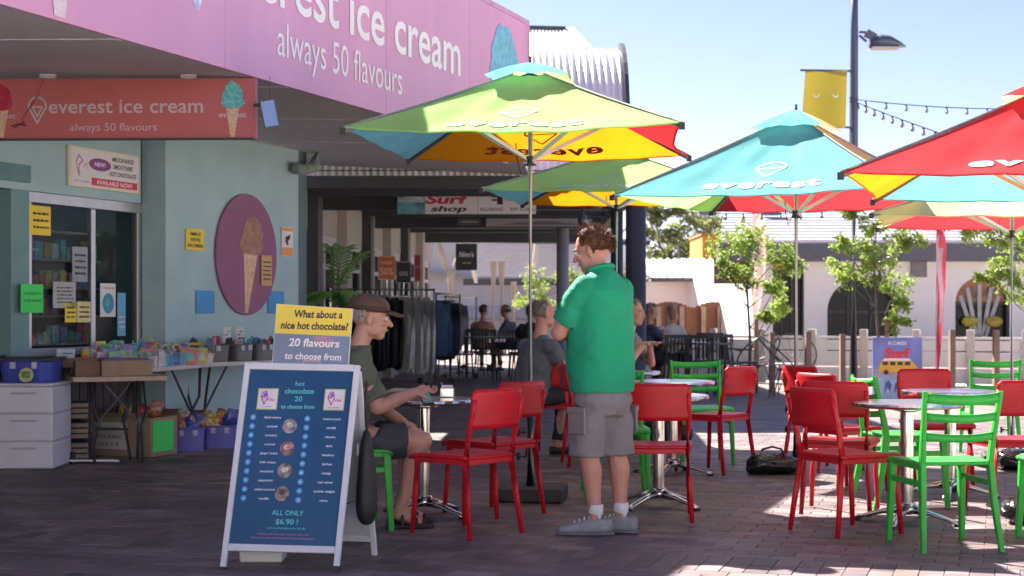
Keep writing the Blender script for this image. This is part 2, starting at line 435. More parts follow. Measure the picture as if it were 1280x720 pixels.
# fascia, built of panels that butt
ys = [3.0, 5.4, 7.9, 10.42, 12.9, 14.7, 16.33]
zs0, zs1 = 2.82, 4.15
fas = MB().wall(U(CF, 3.0, 0, -.03), U(CF, 16.33, 0, -.03), zs0 + .01, zs1 - .02, .1).build('fascia_frame', M('frame_grey', (.4, .38, .4), .6), B)
for a, b in zip(ys, ys[1:]):
    o = MB().wall(U(CF, a + .003), U(CF, b - .003), zs0, zs1, .025).build('fascia_panel', pink, fas, bevel=.004)
o = MB().wall(U(CF, 3.0, 0, .004), U(CF, 16.34, 0, .004), zs1 + .001, zs1 + .05, .16).build('fascia_capping', M('cap_pink', (.55, .3, .48), .5), fas)
# end return of the fascia
o = MB().wall(U(CF, 16.36), U(CF, 16.36, 0, -5), zs0 + .2, zs1, .06).build('fascia_return', pink, fas)
# text on fascia
A = U(CF, 3.0, zs0, .0); Bp = U(CF, 16.33, zs0)
LF = (Bp - A).length
FP = Plane(A, Bp - A, (0, 0, 1), LF, zs1 - zs0, .004)
def fu(Y): return (Y - 3.0) / 13.33
def fpx(x, y):  # photo pixel to fascia u, v
    Y = px_on(CF, x); return fu(Y), (CH + (HZ - y) * Y / F - zs0) / (zs1 - zs0)
a, b = fpx(572, 95), fpx(571.7, 52)
u1, v1 = fpx(575, 92); u0, v0 = fpx(436.6, 44.5)
# "everest ice cream" : ice starts at 436, ends 575
vs_, fs_, wfull = text2d('everest ice cream', .012); _, _, wic = text2d('ice cream', .012)
wtot = (u1 - u0) * wfull / wic
FP.text('everest ice cream', u1 - wtot / 2, (v0 + v1) / 2, .30, printw, fas, width=wtot, bold=.012)
ua, va = fpx(346, 70); ub, vb = fpx(502, 117)
FP.text('always 50 flavours', (ua + ub) / 2, (va + vb) / 2, .185, printw, fas, width=ub - ua)
cone_logo(FP, fpx(246, 10)[0], fpx(246, 9)[1], .55, M('logo_pale', (.6, .7, .9), .5), fas, .05)
waf = M('waffle_print', (.62, .40, .28), .6, .25, 60); waf_p = M('waffle_pale_print', (.68, .58, .62), .6, .15, 40)
sc_mint = M('mint_scoop_print', (.12, .42, .40), .6, .35, 40); sc_blue = M('blue_scoop_print', (.16, .46, .62), .6, .22, 16)
sc_red = M('berry_scoop_print', (.40, .02, .06), .6, .3, 30)
uc, vc = fpx(631, 110)
cone_print(FP, uc, vc - .55, fpx(629, 28)[1], fas, sc_blue, waf_p, 3, uw=.062)
uc, vc = fpx(74, 27); cone_print(FP, uc, vc + .02, vc + 1.1, fas, sc_mint, waf_p, 5)
FP.text('e', fpx(630, 0)[0], fpx(630, 84)[1], .16, printw, fas, bold=.02)
# roof deck
def quadUp(name, pts, mat, parent, t=.12, z=None):
    return MB().ngon_prism([Vector(p) for p in pts], (0, 0, 1), t).build(name, mat, parent)
quadUp('roof', [U(CF, 3, 3.95, -.13), U(CF, 16.3, 3.95, -.13), U(CF, 16.3, 3.95, -9), U(CF, 3, 3.95, -9)], M('roof_deck', (.3, .3, .3), .8), B, .1)
# soffit rises gently towards the wall; made of sheets with joints
n_s = [3.0, 7.4, 9.3, 11.3, 13.3, 15.3, 17.3]
for a, b in zip(n_s, n_s[1:]):
    b = min(b, 16.3) if a < 15 else 16.33
    pts = [U(CF, a + .006, zs0 + .004, -.03), U(CF, b - .006, zs0 + .004, -.03), U(CF, b - .006, zs0 + .144, -2.78), U(CF, a + .006, zs0 + .144, -2.78)]
    MB().ngon_prism(pts, (0, 0, 1), .02).build('soffit_sheet', soff, B)
for a in n_s[1:-1]:
    MB().ngon_prism([U(CF, a - .02, zs0 - .002, -.03), U(CF, a + .02, zs0 - .002, -.03), U(CF, a + .02, zs0 + .138, -2.78), U(CF, a - .02, zs0 + .138, -2.78)], (0, 0, 1), .006).build('soffit_batten', M('batten', (.66, .62, .68), .7), B)
# soffit tail beyond the end towards the verandah
MB().ngon_prism([U(CF, 16.33, zs0 + .03, -.1), U(CF, 18.9, zs0 + .03, -.9), U(CF, 18.9, zs0 + .15, -3.6), U(CF, 16.33, zs0 + .144, -2.78)], (0, 0, 1), .02).build('soffit_sheet', soff, B)

# oval wall with its return
Ye, Yn = px_on(CO, 383), px_on(CO, 207)
MB().wall(U(CO, Yn), U(CO, Ye), -.01, 3.3, .25).build('wall', teal, B)
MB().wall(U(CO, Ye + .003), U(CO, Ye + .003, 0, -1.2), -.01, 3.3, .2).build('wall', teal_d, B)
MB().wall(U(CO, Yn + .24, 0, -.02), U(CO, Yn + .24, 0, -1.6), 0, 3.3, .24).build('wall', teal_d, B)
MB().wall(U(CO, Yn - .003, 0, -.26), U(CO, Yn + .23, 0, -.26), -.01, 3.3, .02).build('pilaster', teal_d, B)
# ceiling trim and downpipe
MB().bar(U(CO, Yn + .9, 2.97, .05), U(CO, Ye, 2.97, .05), .09, .04).build('ceiling_trim', M('trim_cream', (.75, .68, .6), .6), B)
pp = [U(CO, Ye + .05, 3.0, .12), U(CO, Ye - .02, 2.84, .12), U(CO, Ye - .06, 2.78, .1), U(CO, Ye - .2, 2.745, .09), U(CO, Ye - .42, 2.74, .09)]
MB().tube(pp, .06, 12).build('downpipe', M('pipe_green', (.2, .28, .25), .6), B, smooth=True)

# window wall ----------------------------------------------------
Yw0, Yw1 = px_on(CW, 35), px_on(CW, 176)
Yp = px_on(CW, 12)
MB().wall(U(CW, 8, 0, .02), U(CW, Yn + .02, 0, .02), 2.22, 3.3, .2).build('header_wall', teal, B)
MB().wall(U(CW, Yp, 0, .012), U(CW, Yw0, 0, .012), 0, 2.22, .22).build('pilaster', M('teal_mid', (.17, .30, .32), .7, .06), B)
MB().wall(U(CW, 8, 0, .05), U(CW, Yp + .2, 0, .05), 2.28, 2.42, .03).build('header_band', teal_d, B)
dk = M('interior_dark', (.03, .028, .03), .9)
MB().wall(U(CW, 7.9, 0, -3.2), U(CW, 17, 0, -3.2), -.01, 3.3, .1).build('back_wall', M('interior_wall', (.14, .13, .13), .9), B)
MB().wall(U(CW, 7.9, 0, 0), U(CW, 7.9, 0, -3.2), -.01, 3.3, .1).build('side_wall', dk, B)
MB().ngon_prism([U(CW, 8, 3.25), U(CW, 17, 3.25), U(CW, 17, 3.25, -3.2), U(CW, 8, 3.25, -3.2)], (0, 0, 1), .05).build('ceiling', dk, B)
# lower wall with vertical boards
nb = 14
for i in range(nb):
    a = Yw0 + (Yw1 - Yw0) * i / nb; b = Yw0 + (Yw1 - Yw0) * (i + 1) / nb
    MB().wall(U(CW, a + .006), U(CW, b - .006), 0, .86, .03).build('board', M('brown_board', (.06, .045, .045), .6, .2), B, bevel=.004)
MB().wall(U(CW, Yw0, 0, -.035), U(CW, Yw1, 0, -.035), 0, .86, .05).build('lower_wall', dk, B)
win = MB().wall(U(CW, Yw0 + .002), U(CW, Yw1 + .1), 2.13, 2.219, .06).wall(U(CW, Yw0 + .002), U(CW, Yw1 + .1), .862, .93, .06).wall(U(CW, Yw0 + .002), U(CW, Yw0 + .05), .93, 2.13, .05).wall(U(CW, Yw1 - .05), U(CW, Yw1), .93, 2.13, .06).wall(U(CW, Yw1 + .04), U(CW, Yw1 + .1), .0, 2.13, .06).build('window_frame', alu, B, bevel=.004)
Ym = px_on(CW, 118)
MB().wall(U(CW, Ym - .03, 0, -.01), U(CW, Ym + .03, 0, -.01), .935, 2.125, .04).build('mullion', alu, win)
MB().wall(U(CW, Yw0 + .06, 0, -.02), U(CW, Ym - .03, 0, -.02), .935, 2.125, .006).build('pane', glass('shop_glass', (.8, .85, .86), .16), win)
MB().wall(U(CW, Ym + .03, 0, -.02), U(CW, Yw1 - .05, 0, -.02), .935, 2.125, .006).build('pane', glass('shop_glass'), win)
# interior shelves and stock
rg = random.Random(11)
sh = thing('display_shelf', 'shelves of small coloured stock inside the shop window', 'shelf')
for z in (.95, 1.2, 1.45, 1.7, 1.95):
    MB().wall(U(CW, 13.1, 0, -.45), U(CW, 14.75, 0, -.45), z - .02, z, .35).build('shelf_board', M('shelf_white', (.5, .5, .5), .5), sh)
MB().wall(U(CW, 13.1, 0, -.85), U(CW, 14.75, 0, -.85), .5, 2.3, .02).build('shelf_back', M('shelf_back', (.25, .25, .27), .7), sh)
stock = [(.5, .12, .1), (.1, .2, .5), (.6, .5, .1), (.5, .5, .52), (.1, .35, .18), (.55, .25, .4), (.05, .05, .06), (.15, .45, .5), (.6, .3, .1)]
for z in (.95, 1.2, 1.45, 1.7):
    y = 13.15
    while y < 14.7:
        w = rg.uniform(.05, .12); h = rg.uniform(.08, .2); c = rg.randrange(len(stock))
        MB().wall(U(CW, y, 0, -.5), U(CW, y + w, 0, -.5), z, z + h, .08).build('packet', M('stock%d' % c, tuple(min(.8, v * 1.5) for v in stock[c]), .5, .3, 30), sh, bevel=.004); y += w + rg.uniform(.01, .05)
# white bars inside, standing in for bright reflections on the window glass
for x in (62, 117, 121):
    Y = px_on(CW, x)
    MB().bar(U(CW, Y, .95, -.06), U(CW, Y, 2.1 if x != 62 else 1.75, -.06), .035, .02).build('reflection_strip', white, sh)
MB().bar(U(CW, Yw0 + .02, 1.75, -.06), U(CW, px_on(CW, 62), 1.75, -.12), .02, .02).build('reflection_rail', white, sh)

def wall_notice(name, label, cat, c, x0, y0, x1, y1, mat, off=.012, dy=0, group=None):
    Ya, Yb = px_on(c, x0), px_on(c, x1)
    za0, za1 = CH + (HZ - y1) * Ya / F, CH + (HZ - y0) * Ya / F
    zb0, zb1 = CH + (HZ - y1 - dy) * Yb / F, CH + (HZ - y0 - dy) * Yb / F
    zb0 = za0; zb1 = za1
    return plate(name, label, cat, U(c, Ya, 0, off), U(c, Yb, 0, off), za0, za1, mat, .004, zb0, zb1, group)
ink = M('dark_ink', (.03, .03, .035), .6); yel = M('yellow_paper', (.82, .62, .05), .6, .05); paper = M('white_paper', (.72, .72, .7), .7, .05)
lime = M('fluoro_green_paper', (.06, .72, .12), .6, .04); blu = M('blue_tape', (.04, .28, .62), .5, .08)
red = M('sign_red', (.65, .03, .09), .5, .04); purple = M('sign_purple', (.25, .05, .22), .5)
# NEW! sign
Ya, Yb = px_on(CW, 80), px_on(CW, 168)
o, P = plate('menu_sign', 'cream framed sign over the window announcing milkshakes, smoothies and hot chocolate', 'sign', U(CW, Ya, 0, .05), U(CW, Yb, 0, .05), 2.30, 2.64, M('cream_board', (.75, .68, .52), .5, .04), .025)
P.rect(.02, .06, .98, .94, M('sign_face', (.74, .70, .74), .5, .03), o, 'sign_face')
P.rect(.30, .08, .965, .27, red, o, 'red_band', .0006)
P.text('AVAILABLE NOW!', .63, .12, .11, printw, o, width=.52, bold=.015, e=.001)
P.disc(.42, .62, .17, purple, o, 'badge', .0006, 24, .055)
P.text('NEW!', .42, .57, .11, printw, o, bold=.02, e=.001, width=.15)
for i, s_ in enumerate(('MILKSHAKES', 'SMOOTHIES', 'HOT CHOCOLATE')): P.text(s_, .75, .76 - i * .19, .11, ink, o, width=(.32, .29, .40)[i], bold=.02, shear=.2, e=.002)
P.line([(.13, .28), (.09, .62), (.13, .80), (.18, .66), (.13, .55), (.13, .28)], .012, M('logo_magenta', (.6, .05, .3), .5), o, 'logo'); P.text('ice cream', .17, .12, .07, M('logo_blue', (.1, .2, .55), .5), o, 'x' and .2)
P.line([(.19, .5), (.23, .62), (.25, .45)], .008, MATS['logo_magenta'], o, 'logo')
# coral hanging sign
E0 = Vector((-4.3, 11.17)); E1 = Vector((-1.735, 10.82))
o, P = plate('hanging_sign', 'coral red hanging sign with white ice cream lettering under the soffit', 'sign', E0, E1, 2.438, 2.86, coral, .05, 2.408, 2.816)
MB().bar(Vector((E0.x, E0.y - .03, 2.43)), Vector((E1.x, E1.y - .03, 2.402)), .05, .012).build('edge_trim', darkst, o)
def cu(x): Yc = 10.82 + (320 - x) / 320 * .25; X = (x - 640) * Yc / F; return (X - E0.x) / (E1.x - E0.x)
P.text('everest ice cream', cu(157), .42, .235, printg, o, width=cu(254) - cu(61), bold=.012)
P.text('always 50 flavours', cu(142), .13, .13, printg, o, width=cu(197) - cu(88))
cone_logo(P, cu(47), .26, .42, printg, o, .014)
cone_print(P, cu(291), .02, .93, o, sc_mint, waf, 2); cone_print(P, cu(3), .02, .9, o, sc_red, waf, 4)
P.text('everest', cu(291), .34, .09, printg, o, bold=.02, width=cu(308) - cu(273), e=.0015); cone_logo(P, cu(291), .46, .2, printg, o, .008)
P.text('everest', cu(3), .34, .09, printg, o, bold=.02, width=cu(308) - cu(273), e=.0015)
# bare wire and sockets above sign
for x in (60, 236):
    c = W(x, 96.5, 10.8); h = thing('spot_fitting', ('small pale light fitting above the word everest', 'small pale light fitting above the word cream')[x > 100], 'light fitting', c)
    MB().box((0, 0, .012), (.1, .05, .012)).build('plate', M('fit', (.5, .47, .48), .5), h); MB().caps((0, 0, 0), .012, (.05, -.02, -.004), .008, 8).build('arm', MATS['fit'], h)
    MB().caps((0, 0, 0), .012, (-.05, 0, .004), .008, 8).build('arm', MATS['fit'], h)
o = MB().tube([W(54, 101, 10.85), W(47, 120, 10.83), W(27, 150, 10.83)], .004, 5).build('loose_cable', M('cable_brown', (.08, .03, .03), .6)); tag(o, 'thin dark cable hanging over the coral sign', 'cable')
MB().tube([W(14, 158, 10.8), W(22, 155, 10.8), W(33, 157, 10.79), W(30, 152, 10.8), W(18, 160, 10.8)], .006, 5).build('cable_knot', MATS['cable_brown'], o)
# solar light
c = Vector((-1.62, 10.7, 2.56)); h = thing('solar_lamp', 'small solar panel lamp hanging at the end of the coral sign', 'lamp', c)
Rm = Euler((R(8), R(-12), R(15)))
MB().box((0, 0, 0), (.105, .02, .19), Rm).build('panel_frame', darkst, h)
MB().box((0, -.013, 0), (.09, .006, .17), Rm).build('solar_panel', M('solar', (.08, .2, .5), .15, .1), h)
MB().bar((-.02, 0, .06), (-.11, .03, .06), .02, .02).build('bracket', darkst, h); MB().tube([(0, 0, .09), (.0, .0, .25)], .002, 4).build('wire', darkst, h)

# notices
for a in [('notice', 'yellow printed notice in the upper left corner of the shop window', 'notice', 35, 256, 62, 293, yel, 3),
          ('notice', 'white sheet with grey handwriting in the middle of the shop window', 'notice', 65, 352, 93, 385, M('grey_paper', (.45, .45, .45), .7), 5),
          ('notice', 'yellow leaflet low in the shop window beside handwritten sheet', 'notice', 80, 378, 94, 403, yel, 3),
          ('notice', 'yellow and white leaflet low in the shop window right of a yellow one', 'notice', 95, 377, 112, 403, M('pale_yellow', (.7, .62, .3), .7), 3),
          ('notice', 'pale dark-framed poster high in the shop window', 'notice', 89, 308, 108, 352, M('slate_paper', (.3, .33, .38), .6), 4)]:
    o, P = wall_notice(a[0], a[1], a[2], CW, *a[3:8]); P.scribble(a[8], ink, o, seed=int(a[3]))
o, P = wall_notice('poster', 'white poster with a round blue drawing at the right of the shop window', 'poster', CW, 124, 354, 143, 396, paper)
P.disc(.5, .4, .09, M('poster_blue', (.03, .25, .45), .5), o, 'picture'); P.disc(.45, .44, .04, M('poster_green', (.1, .4, .3), .5), o, 'picture', .0008); P.scribble(1, M('orange_ink', (.7, .2, .05), .5), o, v0=.8, v1=.92, seed=9)
o, P = wall_notice('poster', 'pale blue narrow poster next to the window frame', 'poster', CW, 146, 366, 156, 420, M('sky_paper', (.15, .4, .6), .6), .008); P.scribble(3, paper, o, v1=.5, seed=3)
o, P = wall_notice('notice', 'fluorescent green handwritten sheet on the pilaster by the door', 'notice', CW, 17, 355, 45, 391, lime, .07); P.scribble(2, M('green_ink', (.03, .4, .12), .6), o, seed=4, v0=.3, v1=.8)
o, P = wall_notice('notice', 'yellow SMILE camera notice left of the round mural', 'notice', CO, 231, 285, 254, 312, yel)
for i, s_ in enumerate(('SMILE', "YOU'RE", 'ON CAMERA')): P.text(s_, .5, .68 - i * .27, .16, ink, o, width=(.6, .55, .85)[i], bold=.01)
o, P = wall_notice('notice', 'small white and orange camera warning right of the round mural', 'notice', CO, 351, 283, 365, 320, paper)
P.rect(.05, .02, .95, .3, M('orange_print', (.8, .3, .05), .5), o); P.rect(.05, .86, .95, .97, MATS['orange_print'], o); P.poly([(.3, .45), (.7, .6), (.75, .75), (.3, .65)], ink, o, 'camera_icon'); P.rect(.4, .38, .55, .52, ink, o, 'camera_icon')
o, P = wall_notice('paper_square', 'blue square sheet taped below and left of the round mural', 'sheet', CO, 244, 363, 267, 392, blu); o, P = wall_notice('paper_square', 'blue square sheet taped below and right of the round mural', 'sheet', CO, 334, 364, 354, 392, blu)
# round mural
yc0, yc1 = px_on(CO, 262), px_on(CO, 341); cY = (yc0 + yc1) / 2; rad = .625
cen = U(CO, cY + .05, 1.80, .01)
nrm = VX
m_ = MB(); n_ = 56
ring = [cen + UX * rad * math.cos(2 * PI * i / n_) + Vector((0, 0, rad * .97 * math.sin(2 * PI * i / n_))) for i in range(n_)]
m_.ngon_prism(ring, nrm, .02); o = m_.build('round_mural', M('mural_mauve', (.27, .10, .20), .6, .05)); tag(o, 'round mauve disc with a chocolate ice cream cone on the teal wall', 'mural')
P = Plane(cen - UX * rad - Vector((0, 0, rad * .97)) + nrm * .02, UX, (0, 0, 1), 2 * rad, 2 * rad * .97)
brown = M('choc_scoop_print', (.38, .20, .15), .6, .25, 14); waf2 = M('cone_print', (.68, .46, .30), .6, .25, 30)
P.poly([(.455, .02), (.50, .02), (.68, .55), (.43, .55)], waf2, o, 'cone_picture', .0005)
rg = random.Random(8)
P.poly([(.56 + .22 * math.cos(t) * rg.uniform(.85, 1.1), .57 + (.12 if math.sin(t) > 0 else .07) * math.sin(t) * rg.uniform(.9, 1.1)) for t in [2 * PI * i / 24 for i in range(24)]], brown, o, 'scoop_picture', .001)
P.poly([(.58 + .17 * math.cos(t) * rg.uniform(.92, 1.06), .64 + (.18 if math.sin(t) > 0 else .1) * math.sin(t)) for t in [2 * PI * i / 24 for i in range(24)]], M('choc_scoop_light', (.36, .19, .14), .6, .25, 14), o, 'scoop_picture', .0014)
o, P = wall_notice('notice', 'tan handwritten list stuck over the right edge of the round mural', 'notice', CO, 322, 319, 335, 357, M('tan_paper', (.6, .38, .14), .6), .045); P.scribble(5, ink, o, seed=6)

# unseen shop row added behind the viewer to bounce sunlight onto the shaded terrace
Os = thing('added_bounce_shops', 'unseen row of white shopfronts added to bounce sunlight', 'building', (12, -17, 0))
ow = M('bounce_shop_white', (.78, .75, .70), .85, .05, 2)
MB().box((0, -3, 4.6), (52, 6, 3.8)).build('upper_wall', ow, Os); MB().box((0, .5, 2.72), (52, 1.6, .18)).build('awning', ow, Os); MB().box((0, -.1, 6.6), (52.3, .5, .25)).build('parapet', ow, Os)
pier = None; dgl = M('dark_glass_front', (.05, .06, .07), .1)
for i in range(14):
    x = -26 + i * 4
    MB().box((x, -.2, 1.35), (1.5, .4, 2.7)).build('pier', ow, Os); w_ = MB().box((x + 2, -.4, 1.55), (2.5, .06, 2.2)).build('shop_window', dgl, Os); MB().box((x + 2, -.3, .22), (2.5, .3, .44)).build('stall_riser', ow, Os)
    w_ = MB().box((x + 2, .02, 4.7), (1.2, .06, 1.5)).build('window', dgl, Os); MB().box((x + 2, .08, 3.9), (1.4, .16, .08)).build('sill', ow, w_)
# ================================================================= verandah of the next shops
V = thing('verandah', 'long dark beamed verandah with a curved corrugated iron front', 'verandah')
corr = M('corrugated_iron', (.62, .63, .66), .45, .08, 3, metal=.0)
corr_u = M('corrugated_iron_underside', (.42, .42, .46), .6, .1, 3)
Y1 = 19.0
def bull(u_, v_):
    # u across, v up the curve
    X = -3.4 + u_ * 4.77
    t = v_ * PI / 2
    rib = .014 * math.cos(2 * PI * X / .0825)
    y = Y1 + 1.45 * (1 - math.cos(t)); z = 2.84 + 1.72 * math.sin(t)
    return (X, y - rib * math.cos(t), z + rib * math.sin(t))
MB().grid(bull, 460, 14).build('curved_sheet', corr, V, smooth=True)
def flat(u_, v_):
    X = -3.4 + u_ * 4.77; return (X, Y1 + 1.44 + v_ * 14, 4.56 + .014 * math.cos(2 * PI * X / .0825))
MB().grid(flat, 460, 1).build('roof_sheet', corr, V, smooth=True)
# rolled end trim
pts = [(1.385, Y1 - .02 + 1.45 * (1 - math.cos(PI / 2 * i / 12)), 2.8 + 1.77 * math.sin(PI / 2 * i / 12)) for i in range(13)]
mb = MB()
for a, b in zip(pts, pts[1:]): mb.bar(a, b, .05, .14, up=(0, -1, .01) if abs(b[1] - a[1]) < abs(b[2] - a[2]) else (0, 0, 1))
mb.build('end_trim', darkst, V)
MB().ngon_prism([(1.37, p[1] + .05, p[2] - .03) for p in pts] + [(1.37, pts[-1][1], 2.84)], (1, 0, 0), .012).build('end_panel', M('end_panel_grey', (.2, .2, .24), .6), V)
def under(u_, v_):
    X = -3.4 + u_ * 4.7; return (X, Y1 + .15 + v_ * 17, 2.98 + .02 * math.cos(2 * PI * X / .165))
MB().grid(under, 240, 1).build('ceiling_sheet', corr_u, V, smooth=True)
beamY = [19.0, 23.1, 28.3, 34.4]
def xl(Y): return -2.66 + .068 * (Y - 23.1)
xr = [1.62, 1.75, 1.7, 1.75]
for Y, x1 in zip(beamY, xr):
    b = MB().box(((xl(Y) + x1) / 2 - .1, Y + .1, 2.80), (x1 - xl(Y) + .3, .16, .20)).build('beam', darkst, V, bevel=.006)
    MB().box(((xl(Y) + x1) / 2 - .1, Y + .1, 2.90), (x1 - xl(Y) + .3, .22, .012)).build('flange', darkst, b)
    MB().box(((xl(Y) + x1) / 2 - .1, Y + .1, 2.70), (x1 - xl(Y) + .3, .22, .012)).build('flange', darkst, b)
for Y in (20.6, 21.9, 25, 26.6, 30.2, 32.2):
    MB().box(((xl(Y) + 1.6) / 2, Y, 2.86), (1.6 - xl(Y), .08, .12)).build('purlin', darkst, V)
MB().bar((1.5, 19.3, 2.77), (1.72, 36, 2.77), .12, .2).build('edge_beam', darkst, V)
colm = M('column_steel', (.055, .06, .072), .45, .15, 3)
for i, (x, Y, r) in enumerate([(1.478, 19.1, .122), (1.52, 23.2, .09), (.9, 28.4, .11), (1.66, 34.4, .1)]):
    c_ = MB().lathe((x, Y, 0), [(0, 0), (r + .05, 0), (r + .05, .03), (r, .035), (r, 2.70), (0, 2.70)], 24).build('column', colm if i != 2 else M('column_grey', (.3, .3, .33), .5), V, smooth=True)
for x, Y in [(1.3, 19.05), (1.32, 23.0)]:
    MB().lathe((x - .3, Y - .1, 2.52), [(0, -.09), (.06, -.07), (.085, 0), (.06, .07), (.02, .1), (.02, .2)], 16).build('globe_lamp', M('globe_dark', (.12, .12, .14), .1, spec=.8), V, smooth=True)

# shop row under it
Sh = thing('shop_row', 'row of shopfronts with tall pale window frames under the verandah', 'building')
creamw = M('cream_wall', (.46, .42, .38), .8, .08, 3); frame_c = M('cream_frame', (.55, .50, .46), .6, .06); pil = M('dark_pilaster', (.06, .06, .07), .6)
def L(Y, off=0): return Vector((xl(Y) + off, Y, 0))
MB().wall(L(17.4, -.12), L(37, -.12), 2.35, 3.4, .2).build('upper_wall', creamw, Sh)
MB().wall(L(17.4, -.12), L(37, -.12), -.01, .45, .2).build('plinth', creamw, Sh)
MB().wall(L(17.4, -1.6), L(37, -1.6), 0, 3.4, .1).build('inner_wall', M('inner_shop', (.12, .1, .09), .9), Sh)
y = 17.5; k = 0
while y < 36:
    MB().wall(L(y, .03), L(y + .35, .03), -.01, 2.98, .25).build('pilaster', pil if k % 2 == 0 else creamw, Sh)
    a, b = y + .36, min(y + 2.3, 37)
    fr = MB().wall(L(a, -.12), L(b, -.12), 2.2, 2.345, .06).wall(L(a, -.12), L(b, -.12), .455, .52, .06).wall(L(a, -.12), L(a + .09, -.12), .52, 2.2, .06).wall(L(b - .09, -.12), L(b, -.12), .52, 2.2, .06).wall(L((a + b) / 2 - .04, -.12), L((a + b) / 2 + .04, -.12), .52, 2.2, .05).wall(L(a + .1, -.125), L(b - .1, -.125), 1.85, 1.92, .04).build('window', frame_c, Sh)
    MB().wall(L(a + .09, -.15), L(b - .09, -.15), .52, 2.2, .006).build('pane', glass('row_glass', (.6, .62, .65), .5), fr)
    y += 2.35; k += 1
MB().wall((-1.9, 37.1), (-4.5, 37.1), 0, 3.4, .2).build('end_wall', creamw, Sh)

# surf shop banner
o, P = plate('banner', 'wide white and red surf shop banner hung from the second verandah beam', 'banner', (-1.62, 22.6), (.34, 22.6), 2.60, 2.90, M('banner_white', (.82, .80, .82), .6, .04), .01)
P.rect(0, 0, .2, 1, M('wave_blue', (.14, .38, .48), .5, .6, 5), o, 'wave_picture'); P.rect(.01, .55, .19, .97, M('wave_white', (.45, .55, .58), .5, .5, 9), o, 'wave_picture', .001)
P.text('Surf', .36, .50, .42, red, o, width=.32, bold=.04, shear=.2); P.text('shop', .37, .13, .26, ink, o, width=.26, bold=.03, shear=.2)
P.rect(.58, 0, .582, 1, ink, o)
P.rect(.68, .62, .74, .70, ink, o); P.rect(.68, .78, .74, .86, ink, o); P.rect(.72, .45, .76, .92, ink, o, e=.0004)
P.text('BILLABONG', .68, .16, .14, ink, o, width=.16, bold=.01); P.text('RIP CURL', .9, .16, .14, ink, o, width=.17, bold=.01); P.poly([(.87, .45), (.96, .5), (.91, .62), (.95, .85), (.89, .75), (.84, .65)], red, o)
o, P = plate('banner', 'dark hanging sign with pale script under the third beam', 'banner', (-.95, 27.9), (-.55, 27.9), 2.72, 2.84, M('banner_dark', (.12, .12, .14), .6), .01); P.scribble(1, printg, o, v0=.2, v1=.8, seed=2)
o, P = plate('banner', 'long pale strip banner under the third beam', 'banner', (-.45, 27.9), (1.4, 27.9), 2.70, 2.84, M('banner_pink', (.45, .4, .42), .6), .01); P.poly([(.1, .2), (.9, .2), (.6, .7), (.3, .5)], M('banner_d', (.2, .18, .2), .6), o)
# Nino's sign
o, P = plate('hanging_sign', "black hanging sign reading Nino's beyond the verandah", 'sign', (-1.29, 36.6), (-.80, 36.6), 2.15, 2.76, M('sign_black', (.03, .03, .035), .5), .03)
P.text("Nino's", .5, .5, .2, printw, o, width=.7, bold=.01, shear=.3); P.scribble(1, printg, o, v0=.22, v1=.32, u0=.3, u1=.75, seed=5)
MB().bar((-1.25, 36.62, 2.76), (-1.25, 36.62, 2.98), .02, .02).bar((-.84, 36.62, 2.76), (-.84, 36.62, 2.98), .02, .02).build('hanger', darkst, o)

# ----------------------------------------------------------------- beyond the verandah
pw = M('pale_render', (.55, .53, .5), .8, .06, 2)
Bk = thing('pale_building', 'pale building with a lean-to roof beyond the end of the verandah', 'building')
MB().box((-3, 62.2, 2.6), (14, .4, 5.2)).build('wall', pw, Bk)
MB().ngon_prism([(-9, 61.4, 3.3), (1.5, 61.4, 2.1), (1.5, 61.4, 2.2), (-9, 61.4, 3.4)], (0, 1, 0), .5).build('barge_board', M('barge', (.35, .33, .32), .7), Bk)
MB().box((-3, 61.95, .9), (14, .1, .08)).build('rail', M('grey_trim', (.3, .3, .32), .6), Bk)
MB().box((-3, 61.9, 1.15), (14, .12, .5)).build('wall_band', M('band', (.4, .42, .45), .7), Bk)
Pg = thing('pergola', 'slatted white pergola roof on pale posts beyond the verandah', 'pergola')
slat = M('pergola_slat', (.5, .5, .52), .6); bei = M('beige_post', (.36, .30, .25), .7, .12, 3)
for i in range(26):
    y = 38.4 + i * .42
    MB().bar((-1.2, y, 2.98 - i * .028), (3.3, y, 2.92 - i * .028), .15, .03).build('slat', slat, Pg)
for x in (-1.1, .6, 2.3): MB().bar((x, 38.2, 2.86), (x, 49.2, 2.12), .1, .12).build('rafter', M('rafter_w', (.5, .5, .5), .6), Pg)
MB().bar((-1.2, 38.2, 2.90), (3.3, 38.2, 2.84), .1, .1).build('front_beam', darkst, Pg); MB().bar((-1.5, 49.2, 2.1), (3.4, 49.2, 2.1), .1, .2).build('rear_beam', darkst, Pg)
for x, Y in ((-.5, 43), (-.28, 43.2), (.05, 48.5)): MB().tube([(x, Y, 0), (x, Y, 2.55 if Y < 45 else 2.1)], .1, 10).build('post', bei, Pg)
# branching columns
bc = thing('branching_column', 'beige branching column left of the black hanging sign', 'column', (-2.6, 40, 0))
MB().tube([(0, 0, 0), (0, 0, 2.2)], [.13, .11], 10).build('shaft', bei, bc)
for s_ in (-1, 1): MB().tube([(0, 0, 2.0), (s_ * .12, 0, 2.35), (s_ * .34, 0, 3.0)], [.1, .08, .06], 8).build('branch', bei, bc)
MB().tube([(0, 0, .9), (0, 0, 1.5)], .135, 10).build('band', M('maroon', (.14, .04, .05), .6), bc)
o = dup(bc); o.location = (-1.55, 40.5, 0); o['label'] = 'beige branching column just beside the black hanging sign'
for o_ in (bc, o): o_['group'] = 'branching columns beyond the verandah'

